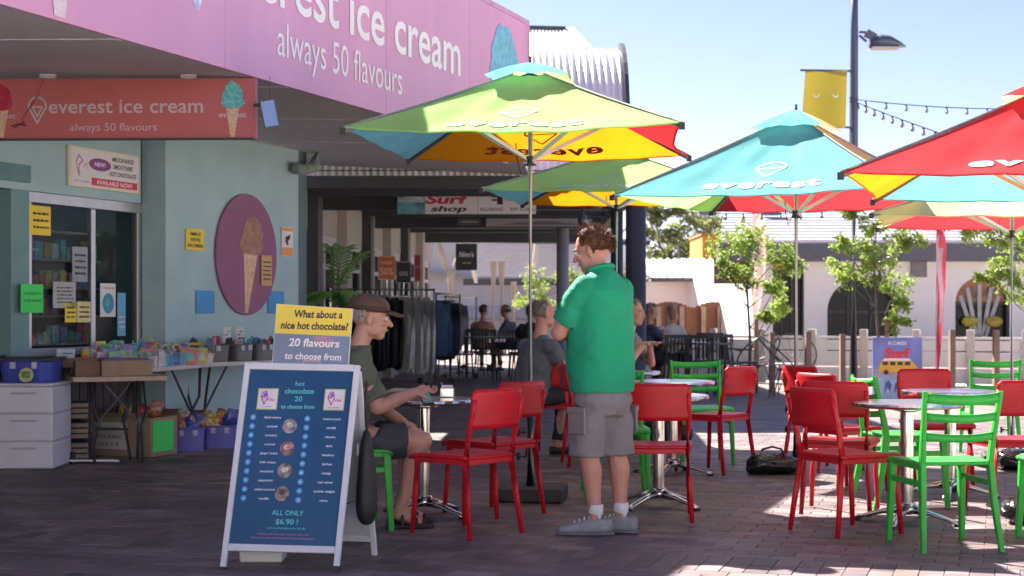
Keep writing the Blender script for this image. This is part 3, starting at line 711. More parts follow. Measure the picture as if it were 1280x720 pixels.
def leaf_mat(name, col, tr=.35):
    return M(name, col, .5, .45, 1.6, trans=tr, detail=6)
def crown(mb, c, r, n, size, rg, flat=1.0):
    for i in range(n):
        d = Vector((rg.gauss(0, 1), rg.gauss(0, 1), rg.gauss(0, 1))).normalized() * (rg.random() ** .45)
        p = Vector(c) + Vector((d.x * r[0], d.y * r[1], d.z * r[2]))
        a = Vector((rg.gauss(0, 1), rg.gauss(0, 1), rg.gauss(0, .6) - .5)).normalized(); b = a.cross(Vector((rg.gauss(0, 1), rg.gauss(0, 1), rg.gauss(0, 1)))).normalized()
        s = size * rg.uniform(.6, 1.3)
        mb.add([p - b * s * .22, p + a * s * .5 - b * s * .26, p + a * s, p + a * s * .5 + b * s * .26 ], [(0, 1, 2, 3)])
lf1 = leaf_mat('leaf_bright', (.27, .37, .075), .55); lf2 = leaf_mat('leaf_euc', (.24, .27, .09), .4); lf3 = leaf_mat('leaf_mid', (.09, .17, .04))
bark = M('bark', (.16, .12, .09), .9, .3, 8, .3)
def young_tree(label, slabel, base, h, clumps, leaning=0, seed=1, trunk_r=.03, group='young street trees along the white fence', stake=True, dens=1.0):
    rg = random.Random(seed); T = thing('street_tree', label, 'tree', base, group=group)
    top = Vector((leaning, 0, h * .92))
    tr = [Vector((leaning * t + .03 * math.sin(t * 7), .02 * math.cos(t * 5), h * .92 * t)) for t in [i / 8 for i in range(9)]]
    MB().tube(tr, [trunk_r * (1 - .75 * i / 8) for i in range(9)], 8).build('trunk', bark, T, smooth=True)
    br = MB(); cr = MB()
    for (x, y, z, r) in clumps:
        t = max(.35, min(.95, (z - .45) / (h * .92))); s = tr[int(t * 8)]
        e = Vector((x, y, z)); mid = (s + e) / 2 + Vector((0, 0, -.05))
        r *= 1.12; br.tube([s, mid, e], [.014, .009, .004], 5)
        for k in range(int(12 * dens)):
            d = Vector((rg.gauss(0, 1), rg.gauss(0, 1), rg.gauss(0, .8))).normalized() * r * rg.uniform(.4, 1.0)
            br.tube([e, e + d], [.004, .002], 3)
            crown(cr, e + d, (r * .44, r * .44, r * .32), int(44 * dens), .062, rg)
    br.build('branches', bark, T); cr.build('crown', lf1, T)
    if stake:
        st = thing('tree_stake', 'brown timber stake tied to the ' + slabel, 'stake', (base[0] + .12, base[1] - .05, 0), group='timber stakes beside the young trees')
        MB().box((0, 0, .55), (.06, .06, 1.1)).build('post', M('stake_wood', (.30, .19, .12), .8, .25, 5), st); MB().tube([(0, .0, .95), (-.12, .05, .97)], .012, 5).build('tie', black, st)
    return T
young_tree('slender young tree with bright leaves in the middle, between the column and the lamp post', 'slender middle young tree', G(935, 487), 2.75, [(-.35, 0, 2.2, .28), (-.1, .1, 2.42, .28), (.15, -.1, 2.25, .28), (.45, 0, 2.05, .24), (-.05, 0, 1.75, .25), (.7, .1, 1.95, .22), (.42, -.1, 1.6, .16), (.5, 0, 1.25, .2), (.3, 0, 1.18, .12), (-.3, .1, 1.9, .2)], .02, 4)
young_tree('young tree in front of the white wall just right of the lamp post', 'young tree right of the lamp post', G(1097, 494), 2.75, [(-.35, 0, 2.7, .18), (-.05, 0, 2.5, .18), (.3, 0, 2.45, .24), (.5, 0, 2.25, .2), (-.55, 0, 1.85, .2), (-.25, 0, 1.75, .26), (.05, 0, 1.95, .25), (.3, .1, 1.65, .24), (-.5, 0, 2.2, .13), (.25, -.1, 1.1, .17), (.35, 0, 1.35, .14), (-.15, 0, 2.1, .2)], -.03, 9)
young_tree('young tree at the right edge with branches reaching left over the arch window', 'young tree at the right edge', G(1304, 500), 2.85, [(-.55, 0, 2.3, .24), (-.95, 0, 2.42, .22), (-1.25, 0, 2.5, .18), (-.2, 0, 2.5, .26), (-.55, 0, 1.85, .2), (-.35, 0, 1.6, .22), (0, 0, 2.0, .3), (-.15, 0, 2.2, .28), (-.75, 0, 1.75, .14), (-.1, 0, 1.4, .2)], 0, 15)
young_tree('small tree behind the far diners under the pergola', '', (.45, 36.5, 0), 2.3, [(0, 0, 1.7, .3), (-.25, 0, 1.5, .25), (.3, 0, 1.6, .25), (.1, 0, 2.0, .25), (.7, 0, 1.9, .25), (1.0, 0, 2.0, .2)], 0, 22, stake=False, group=None, dens=.8)

# ----------------------------------------------------------------- right hand buildings
Wb = thing('white_restaurant', 'white rendered restaurant with arched windows and a low grey shingle roof', 'building')
wren = M('white_render', (.86, .80, .75), .8, .04, 1.5); roofm = M('grey_shingle', (.42, .41, .45), .7, .2, 4, stretch=(1, 1, 6)); gut = M('gutter_grey', (.10, .10, .12), .6)
arm_ = M('arch_reveal', (.32, .28, .26), .7)
YB = 40.0
def XB(x): return (x - 640) * YB / F
def ZB(y): return CH + (HZ - y) * YB / F
# wall face with arched openings: built as strips around each arch
arches = [(968, 1003, 318), (1034, 1118, 352 - 30), (1195, 1262, 340 - 12)]
segs = []
x0 = XB(945); zt = ZB(325)
mbw = MB()
cur = x0
def arch_open(a, b, ytop):
    xa, xb = XB(a), XB(b); c = (xa + xb) / 2; r = (xb - xa) / 2; zc = ZB(ytop) - r * .95; pts = []
    for i in range(17):
        t = PI - PI * i / 16; pts.append((c + r * math.cos(t), zc + r * .95 * math.sin(t)))
    return xa, xb, pts
op = [arch_open(*a) for a in [(966, 1005, 320), (1034, 1120, 348), (1194, 1262, 346)]]
for xa, xb, pts in op:
    mbw.add([(cur, YB, 0), (xa, YB, 0), (xa, YB, zt), (cur, YB, zt)], [(0, 1, 2, 3)])
    P_ = [(xa, YB, pts[0][1])] + [(p[0], YB, p[1]) for p in pts[1:]]
    for (ax, az), (bx, bz) in zip(pts, pts[1:]): mbw.add([(ax, YB, az), (bx, YB, bz), (bx, YB, zt), (ax, YB, zt)], [(0, 1, 2, 3)])
    cur = xb
mbw.add([(cur, YB, 0), (26, YB, 0), (26, YB, zt), (cur, YB, zt)], [(0, 1, 2, 3)])
mbw.add([(x0, YB, 0), (x0 - 1.2, YB + 7, 0), (x0 - 1.2, YB + 7, zt), (x0, YB, zt)], [(0, 1, 2, 3)])
mbw.build('wall', wren, Wb)
for k, (xa, xb, pts) in enumerate(op):
    mb = MB(); ring = [(xa, 0)] + pts + [(xb, 0)]
    for (ax, az), (bx, bz) in zip(ring, ring[1:]): mb.add([(ax, YB, az), (bx, YB, bz), (bx, YB + .35, bz), (ax, YB + .35, az)], [(0, 1, 2, 3)])
    wn = mb.build('arched_window', arm_, Wb)
    MB().add([(p[0], YB + .3, p[1]) for p in ring], [tuple(range(len(ring)))]).build('pane', M('dark_glass', (.012, .014, .018), .2, spec=.15), wn)
    zc = pts[0][1]
    mb = MB()
    for f in (.33, .66): mb.box((xa + (xb - xa) * f, YB + .27, (zc + .4) / 2), (.05, .05, zc + .4))
    mb.box(((xa + xb) / 2, YB + .27, zc * .98), (xb - xa, .05, .05)); mb.build('glazing_bar', M('bar_dark', (.05, .04, .04), .5), wn)
    # coloured fan panel
    if k != 1:
        c = (xa + xb) / 2; r = (xb - xa) / 2
        mb = MB(); fan = [(c + r * .93 * math.cos(t), YB + .26, zc + .02 + r * .88 * math.sin(t)) for t in [PI * i / 12 for i in range(13)]]
        mb.add(fan, [tuple(range(13))]); fp = mb.build('fanlight', M('fan_yellow', (.55, .36, .06), .5, .2) if k == 0 else M('fan_orange', (.4, .16, .06), .5, .6, 2), wn)
        if k == 0:
            for j in range(6):
                t = PI * (j + .5) / 6; MB().bar((c + r * .3 * math.cos(t), YB + .25, zc + .05 + r * .3 * math.sin(t)), (c + r * .8 * math.cos(t), YB + .25, zc + .05 + r * .75 * math.sin(t)), .07, .02, up=(0, 1, 0)).build('fan_blade', red, wn)
        else:
            for j in range(5):
                t = PI * (j + .5) / 5; MB().bar((c + r * .2 * math.cos(t), YB + .25, zc + r * .1 * math.sin(t) - .9), (c + r * .75 * math.cos(t), YB + .25, zc + .05 + r * .6 * math.sin(t)), .1, .02, up=(0, 1, 0)).build('drape', M('drape_white', (.5, .48, .45), .7), wn)
            for fx in (.3, .75): 
                q = MB(); q.ell((xa + (xb - xa) * fx, YB + .15, .95), (.22, .1, .14)); q.build('flowers', M('flower_yel', (.5, .4, .05), .7, .5, 20), wn)
ga, gb = XB(895), 26
MB().box(((ga + gb) / 2, YB - .25, ZB(316)), (gb - ga, .5, ZB(305) - ZB(327))).build('gutter_fascia', gut, Wb)
MB().ngon_prism([(ga, YB - .5, ZB(305)), (gb, YB - .5, ZB(305)), (gb, YB + 5, ZB(268) + .15), (XB(938), YB + 5, ZB(277) + .4)], (0, .2, 1), .05).build('roof', roofm, Wb)
nsh = 9
for i in range(nsh):
    f0 = i / nsh
    a = Vector((ga, YB - .5, ZB(305))).lerp(Vector((XB(938), YB + 5, ZB(277) + .4)), f0); b = Vector((gb, YB - .5, ZB(305))).lerp(Vector((gb, YB + 5, ZB(268) + .15)), f0)
    MB().bar(a + Vector((0, 0, .07)), b + Vector((0, 0, .07)), .05, .03).build('shingle_course', M('shingle_edge', (.36, .35, .38), .7), Wb)
MB().bar((XB(1160), YB + .5, ZB(300)), (XB(1180), YB + 5, ZB(270) + .4), .12, .08).build('ridge_cap', gut, Wb)
MB().box((XB(1148) , YB - .03, ZB(334)), (.4, .06, .5)).build('wall_sign', M('wall_sign_grey', (.22, .19, .2), .6), Wb)
for x in (912, 1000): MB().box((XB(x), YB + 4.6, ZB(277) + .55), (.5, .4, .25)).build('roof_vent', M('vent_grey', (.2, .22, .28), .6), Wb)
MB().ngon_prism([(XB(895), YB + .4, 1.9), (XB(945), YB + .4, 1.9), (XB(945), YB + .4, ZB(316)), (XB(895), YB + .4, ZB(316))], (0, 1, 0), .1).build('eave_wall', M('eave_brown', (.12, .07, .05), .8), Wb)

# low white outbuilding with corrugated roof
YO = 46
def XO(x): return (x - 640) * YO / F
def ZO(y): return CH + (HZ - y) * YO / F
Ob = thing('white_outbuilding', 'low white wall building with a grey corrugated roof behind the timber fence', 'building')
MB().box(((XO(800) + XO(950)) / 2, YO + 2, ZO(352) / 2), (XO(950) - XO(800), 4, ZO(352))).build('wall', wren, Ob)
def ro(u_, v_): x = XO(812) + u_ * (XO(945) - XO(812)); return (x, YO - .4 + v_ * 4, ZO(349) + v_ * .7 + .03 * math.cos(x * 2 * PI / .22))
MB().grid(ro, 90, 1).build('roof', M('iron_grey', (.38, .38, .42), .5), Ob)
MB().box(((XO(812) + XO(945)) / 2, YO - .42, ZO(350)), (XO(945) - XO(812), .06, .12)).build('gutter', gut, Ob)
MB().box((XO(906), YO - .06, ZO(402)), (.7, .1, 1.1)).build('door', white, Ob); MB().box((XO(906), YO - .12, ZO(395)), (.5, .06, .4)).build('door_window', M('pale_grey', (.35, .38, .42), .4), Ob)
Or = thing('orange_building', 'orange painted building block beyond the outbuilding', 'building')
MB().box((9.0, 60, 2.0), (4.2, 4, 3.8 + .05)).build('wall', M('orange_wall', (.62, .30, .04), .7, .05), Or)
MB().box((9.0, 57.97, .4), (1.5, .1, 1.4)).build('sign_panel', M('orange_sign', (.7, .15, .02), .6), Or)
MB().box((9.0, 60, 3.98), (4.3, 4.1, .08)).build('capping', M('cap_orange', (.45, .22, .05), .7), Or)
Gh = thing('grey_roofed_house', 'distant house with a grey pitched iron roof', 'building')
MB().box((11.8, 70, .9), (5.5, 5, 1.8)).build('wall', pw, Gh)
MB().add([(8.8, 67, 1.7), (14.8, 67, 1.7), (13.8, 70, 4.6), (9.8, 70, 4.6), (8.8, 73, 1.7), (14.8, 73, 1.7)], [(0, 1, 2, 3), (3, 2, 5, 4), (0, 3, 4), (1, 5, 2)]).build('roof', M('slate_roof', (.2, .21, .25), .6, .2), Gh)
for i in range(7):
    x = 9.2 + i * .8; MB().bar((x, 66.98, 1.75), (x + (11.8 - x) * .33, 69.95, 4.62), .04, .06).build('roof_seam', M('seam', (.3, .31, .35), .6), Gh)
# timber fence
Tf = thing('timber_fence', 'brown timber paling fence with a scalloped top behind the white fence', 'fence')
tim = [M('timber%d' % i, c, .8, .2, 6, stretch=(6, 6, 1)) for i, c in enumerate([(.22, .095, .05), (.26, .115, .06), (.19, .08, .045)])]
YF = 43; rg = random.Random(5)
def XF(x): return (x - 640) * YF / F
def ZF(y): return CH + (HZ - y) * YF / F
x = XF(806); i = 0
while x < XF(930):
    ph = (x - XF(806)) / (XF(862) - XF(806)) * PI; zt = ZF(385) + .17 * abs(math.sin(ph))
    MB().box((x + .06, YF, zt / 2), (.1235, .022, zt)).build('paling', tim[rg.randrange(3)], Tf); x += .125; i += 1
for x in (823, 852, 879, 899, 903): MB().box((XF(x), YF - .06, ZF(383) / 2), (.12, .1, ZF(383))).build('post', M('post_pale', (.38, .27, .2), .7), Tf)
# eucalyptus far behind
def big_tree(label, base, blobs, trunk, seed, size=.28, n=900, name='gum_tree', mat=lf2, group=None):
    rg = random.Random(seed); T = thing(name, label, 'tree', base, group=group)
    cr = MB(); tb = MB()
    for b in trunk: tb.tube(b[0], b[1], 7)
    tb.build('trunk', M('gum_bark', (.35, .3, .25), .8, .3, 3), T, smooth=True)
    for (x, y, z, r) in blobs:
        for k in range(7):
            d = Vector((rg.gauss(0, 1), rg.gauss(0, 1), rg.gauss(0, 1))).normalized() * r * .75
            crown(cr, Vector((x, y, z)) + d, (r * .45, r * .45, r * .32), n // 7, size, rg)
    cr.build('crown', mat, T)
big_tree('tall grey green gum tree beyond the orange building', (12.2, 95, 0), [(-3.2, 0, 5.2, 1.6), (-1.6, 0, 6.3, 1.6), (0, 0, 5.4, 1.7), (-4.2, 0, 6.6, 1.1), (-3, 0, 7.3, 1.0), (-4, 0, 3.6, 1.4), (-1, 0, 4.0, 1.6), (-.6, 0, 3.0, 1.3), (-2.6, 0, 3.2, 1.4)], [([(-2, 0, 0), (-2, 0, 3), (-2.4, 0, 5.5)], [.3, .22, .1]), ([(-2, 0, 2.5), (-1, 0, 4), (-.4, 0, 5.6)], [.18, .14, .06]), ([(-2.3, 0, 3.2), (-3.4, 0, 5), (-4.2, 0, 6.8)], [.15, .1, .05]), ([(-6, 0, 5.5), (-4.6, 0, 6.9), (-3.0, 0, 7.4)], [.1, .08, .04])], 3, .34, 800)
for i, (x, Y, r, lb) in enumerate([(15.5, 110, 2.0, 'low dark bush on the skyline right of the gum tree'), (19.5, 115, 1.7, 'low far tree behind the shingle roof ridge'), (7, 105, 2.2, 'dark far tree partly behind the verandah column')]):
    big_tree(lb, (x, Y, 0), [(0, 0, 2.2, r), (1.6, 0, 2.6, r * .8), (-1.4, 0, 2.0, r * .8)], [([(0, 0, 0), (0, 0, 2)], [.2, .1])], 40 + i, .4, 500, 'far_tree', lf3)
Fh = thing('far_shed', 'small pale hipped roof far beyond the outbuilding', 'building')
MB().box((17.5, 98, 1.6), (4, 3, 3.2)).build('wall', pw, Fh); MB().add([(15.2, 96, 3.1), (19.8, 96, 3.1), (18, 98, 5.2), (17, 98, 5.2), (15.2, 100, 3.1), (19.8, 100, 3.1)], [(0, 1, 2, 3), (3, 2, 5, 4), (0, 3, 4), (1, 5, 2)]).build('roof', M('far_roof', (.4, .42, .45), .6), Fh)

# cream corrugated roof peeping above the bullnose
Cr = thing('cream_roofed_building', 'cream corrugated roof with a dark ridge peeping above the curved iron', 'building')
YC = 26
def PC(x, y, Y): return W(x, y, Y)
a, b, c, d = PC(640, 36, 27.2), PC(703, 38, 27.2), PC(724, 66, 25.4), PC(640, 66, 25.4)
mb = MB(); nn = 60
def crf(u_, v_):
    lo = d.lerp(c, u_); hi = a.lerp(b, u_); return lo.lerp(hi, v_) + Vector((0, 0, .018 * math.cos(u_ * 2 * PI * 15)))
mb.grid(crf, nn * 2, 1).build('roof', M('cream_iron', (.72, .66, .52), .5, .05), Cr)
MB().bar(a + Vector((-.2, 0, .03)), b + Vector((.05, 0, .03)), .12, .06).build('ridge_cap', darkst, Cr)
MB().ngon_prism([d + Vector((0, .1, -1.2)), c + Vector((0, .1, -1.2)), c + Vector((0, .1, -.05)), d + Vector((0, .1, -.05))], (0, 1, 0), 1.5).build('wall', M('roof_wall', (.45, .42, .42), .7), Cr)
MB().ngon_prism([b, c, c + Vector((.35, .5, 0)), b + Vector((.2, .4, .1))], (.3, -.3, 1), .04).build('barge_board', M('barge_g', (.35, .36, .42), .6), Cr)

# ----------------------------------------------------------------- white street fence with posts
Wf = thing('white_fence', 'low white rail fence with square posts along the far side of the terrace', 'fence')
wf = M('fence_white', (.80, .78, .74), .6, .06, 2)
A_, B_ = Vector((1.9, 28.5, 0)), Vector((11.5, 24.5, 0)); dv = (B_ - A_); Lw = dv.length; dv.normalize(); nv = Vector((-dv.y, dv.x, 0))
ang = math.atan2(dv.y, dv.x)
npanel = 12
for i in range(npanel):
    a = A_ + dv * (Lw * i / npanel + .06); b = A_ + dv * (Lw * (i + 1) / npanel - .06)
    for z0, z1 in ((.03, .28), (.30, .55), (.57, .74)):
        MB().wall(a, b, z0, z1, .04).build('board', wf, Wf, bevel=.006)
    MB().wall(a - nv * .02, b - nv * .02, .76, .80, .09).build('top_rail', wf, Wf)
for i in range(npanel + 1):
    p = A_ + dv * (Lw * i / npanel)
    MB().box((p.x, p.y, .46), (.12, .12, .92), (0, 0, ang)).build('post', M('fence_post', (.6, .56, .5), .7, .08), Wf, bevel=.008)
k = 0
for x, y, hh in ((1010, 500, .95), (1053, 497, .9), (965, 494, .92), (1190, 503, .98), (1245, 505, .98)):
    b = G(x, y); o = MB().box((0, 0, hh / 2), (.075, .07, hh), (0, 0, .1)).build('timber_stake', M('stake_wood2', (.26, .18, .13), .85, .3, 5, stretch=(1, 1, .3))); o.location = b
    tag(o, ['short dark timber post left of the lamp post before the white fence', 'pale timber post touching the left side of the lamp post', 'timber post between the wire chairs before the white fence', 'timber post right of the surf poster', 'timber post behind the chairs near the right umbrella pole'][k], 'post', 'timber posts before the white fence'); k += 1

# ----------------------------------------------------------------- lamp post, banner, festoon lights
lp = G(1067, 492); Lp = thing('lamp_post', 'tall dark blue grey street lamp post with a floodlight arm', 'lamp post', lp)
lpm = M('lamp_steel', (.07, .085, .12), .4, .08, 4); Yl = lp.y
def zl(y): return CH + (HZ - y) * Yl / F
MB().tube([(0, 0, 0), (0, 0, zl(180)), (.01, 0, zl(40)), (.02, 0, zl(-40))], [.072, .066, .058, .042], 14).build('pole', lpm, Lp, smooth=True)
MB().lathe((0, 0, 0), [(.0, 0), (.14, 0), (.14, .03), (.075, .05)], 16).build('base_plate', lpm, Lp)
ax = lambda x: (x - 1067) * Yl / F
h_ = MB().loft([((ax(1087), 0, zl(55)), (0, .11, 0), (0, 0, .06)), ((ax(1100), 0, zl(52)), (0, .15, 0), (0, 0, .11)), ((ax(1112), 0, zl(53)), (0, .15, 0), (0, 0, .10)), ((ax(1124), 0, zl(56)), (0, .11, 0), (0, 0, .05)), ((ax(1132), 0, zl(58)), (0, .03, 0), (0, 0, .01))], 14).build('lamp_head', lpm, Lp, smooth=True)
MB().box((ax(1106), 0, zl(60.5)), (ax(1124) - ax(1089), .26, .02)).build('lens', M('lens', (.45, .4, .42), .3), h_)
MB().box((ax(1088), 0, zl(44)), (.16, .12, .1), (0, .5, 0)).build('bracket', lpm, Lp); MB().bar((ax(1074), 0, zl(40)), (ax(1092), 0, zl(41)), .05, .03).build('arm', lpm, Lp); MB().bar((ax(1074), 0, zl(44)), (ax(1083), 0, zl(52)), .05, .03).build('arm', lpm, Lp)
MB().tube([(0, 0, zl(126)), (0, 0, zl(122))], .078, 14).build('collar', lpm, Lp)
bn = thing('street_banner', 'olive yellow banner with two small white crescents on the lamp post', 'banner', (lp.x, lp.y, 0))
by = M('banner_olive', (.36, .29, .03), .6, .05, 2, trans=.2)
MB().bar((ax(1000), -.02, zl(88)), (ax(1066), -.02, zl(89)), .03, .03).build('arm', lpm, bn)
MB().bar((ax(1045), -.02, zl(158)), (ax(1066), -.02, zl(160)), .03, .03).build('arm', lpm, bn)
o = MB().grid(lambda u_, v_: (ax(1001 + v_ * 5 + (55 - v_ * 3) * u_) , -.03 + .03 * math.sin(u_ * 5), zl(161 - 72.5 * v_ )), 12, 6).build('cloth', by, bn, smooth=True)
for x in (1019, 1043): MB().add([(ax(x) + .045 * math.cos(t) * s_, -.085, zl(119.5) - .045 * math.sin(t) * s_ + (.018 if s_ < 1 else 0)) for t, s_ in [(PI * i / 8, 1) for i in range(9)] + [(PI * i / 8, .8) for i in range(8, -1, -1)]], [tuple(range(18))]).build('crescent', M('crescent_white', (.8, .78, .6), .5), bn)
def festoon(label, A, B_, sag, n, group='festoon light strings'):
    T = thing('festoon_string', label, 'string lights', group=group); A = Vector(A); B_ = Vector(B_)
    pt = lambda t: A.lerp(B_, t) + Vector((0, 0, -sag * 4 * t * (1 - t)))
    MB().tube([pt(i / 16) for i in range(17)], .007, 4).build('cable', M('cable_matt', (.015, .015, .018), .95, spec=.05), T)
    for i in range(n):
        p = pt((i + .6) / n); b = MB().tube([p, p - Vector((0, 0, .05))], .02, 8).build('socket', black, T)
        MB().ell(p - Vector((0, 0, .075)), .028, n=8, m=6).build('bulb', M('bulb', (.25, .25, .27), .2), b, smooth=True)
top = W(1067, 124, Yl)
festoon('upper festoon string running right from the lamp post', top, W(1420, 128, 24), .12, 14)
festoon('festoon string dropping from the lamp post towards the red umbrella', top + Vector((0, 0, -.03)), W(1290, 205, 15), .02, 15)
festoon('distant festoon string across the gap between column and lamp post', W(800, 262, 30), W(1066, 263, 23.2), .06, 12)

# ----------------------------------------------------------------- feather flags, surf poster
def feather(label, x, ytop, ybot, Y, wd, matc, mat2):
    T = thing('feather_flag', label, 'flag', ((x - 640) * Y / F, Y, 0), group='feather flags by the fence'); zt = CH + (HZ - ytop) * Y / F; zb = CH + (HZ - ybot) * Y / F
    MB().tube([(0, 0, 0), (0, 0, zt * .6), (.02, 0, zt * .9), (wd * .5, 0, zt)], [.014, .011, .008, .005], 6).build('pole', M('flag_pole', (.4, .38, .4), .4), T)
    f = lambda u_, v_: (.012 + u_ * wd * (min(1, .12 + v_ * 1.5) if v_ < .85 else math.sqrt(max(0, 1 - ((v_ - .85) / .15) ** 2)) * .9 + .1), .03 * math.sin(v_ * 9 + u_ * 3), zb + (zt - zb) * v_)
    MB().grid(f, 4, 20).build('cloth', matc, T, smooth=True)
    MB().grid(lambda u_, v_: Vector(f(.2 + .55 * u_ + .15 * math.sin(v_ * 6), .35 + v_ * .5)) + Vector((0, -.004, 0)), 2, 14).build('print', mat2, T)
feather('faded pale pink feather flag behind the middle young tree', 940, 262, 430, 30, .26, M('flag_pale', (.65, .45, .40), .7, .2, 3, trans=.3), M('flag_pale2', (.7, .6, .55), .7, trans=.3))
feather('pink and white feather flag right of the surf poster', 1170, 282, 470, 21.5, .12, M('flag_pink', (.45, .06, .09), .7, .1, trans=.3), M('flag_white', (.7, .62, .66), .7, trans=.3))
sp = thing('surf_poster_stand', 'upright surf poster board showing a yellow van by the sea', 'poster stand', (5.13, 21.3, 0), R(-4))
bd, P = plate('board', None, None, (-.325, 0), (.325, 0), .05, .86 + .02, M('poster_sky', (.16, .20, .50), .4, .35, 3), .03, parent=sp)
P.rect(.0, .0, 1, .42, M('poster_sea', (.28, .42, .60), .4, .3, 8), bd, 'sea_picture'); P.rect(0, .36, 1, .5, M('poster_sand', (.35, .32, .42), .5, .3, 10), bd, 'beach_picture', .0004)
P.text('Surf', .5, .66, .17, M('poster_red', (.75, .03, .04), .5), bd, width=.5, bold=.05, e=.0008); P.text('KOMBI', .5, .88, .06, printw, bd, width=.36, bold=.01)
vy = M('van_yellow', (.75, .42, .03), .5); P.poly([(.12, .44), (.88, .44), (.9, .52), (.82, .60), (.76, .64), (.2, .64), (.14, .56)], vy, bd, 'van_picture', .001); P.poly([(.2, .625), (.78, .625), (.74, .665), (.24, .665)], printw, bd, 'van_picture', .0013)
for u0 in (.2, .35, .5, .65): P.rect(u0, .555, u0 + .11, .61, ink, bd, 'van_window', .0016)
for u0 in (.27, .72): P.disc(u0, .44, .035, ink, bd, 'van_wheel', .0018)
for u0 in (.3, .5): P.poly([(u0 - .07, .08), (u0, .2), (u0 + .05, .12), (u0 + .09, .24), (u0 + .02, .32), (u0 - .05, .26)], M('surfer_ink', (.05, .1, .3), .5), bd, 'surfer_picture', .001)
P.poly([(.62, .12), (.95, .12), (.9, .3), (.7, .32)], M('surfer2', (.2, .15, .2), .5), bd, 'surfer_picture', .001)
for x in (-.3, .3): MB().box((x, .1, .02), (.05, .4, .04)).build('foot', darkst, sp)
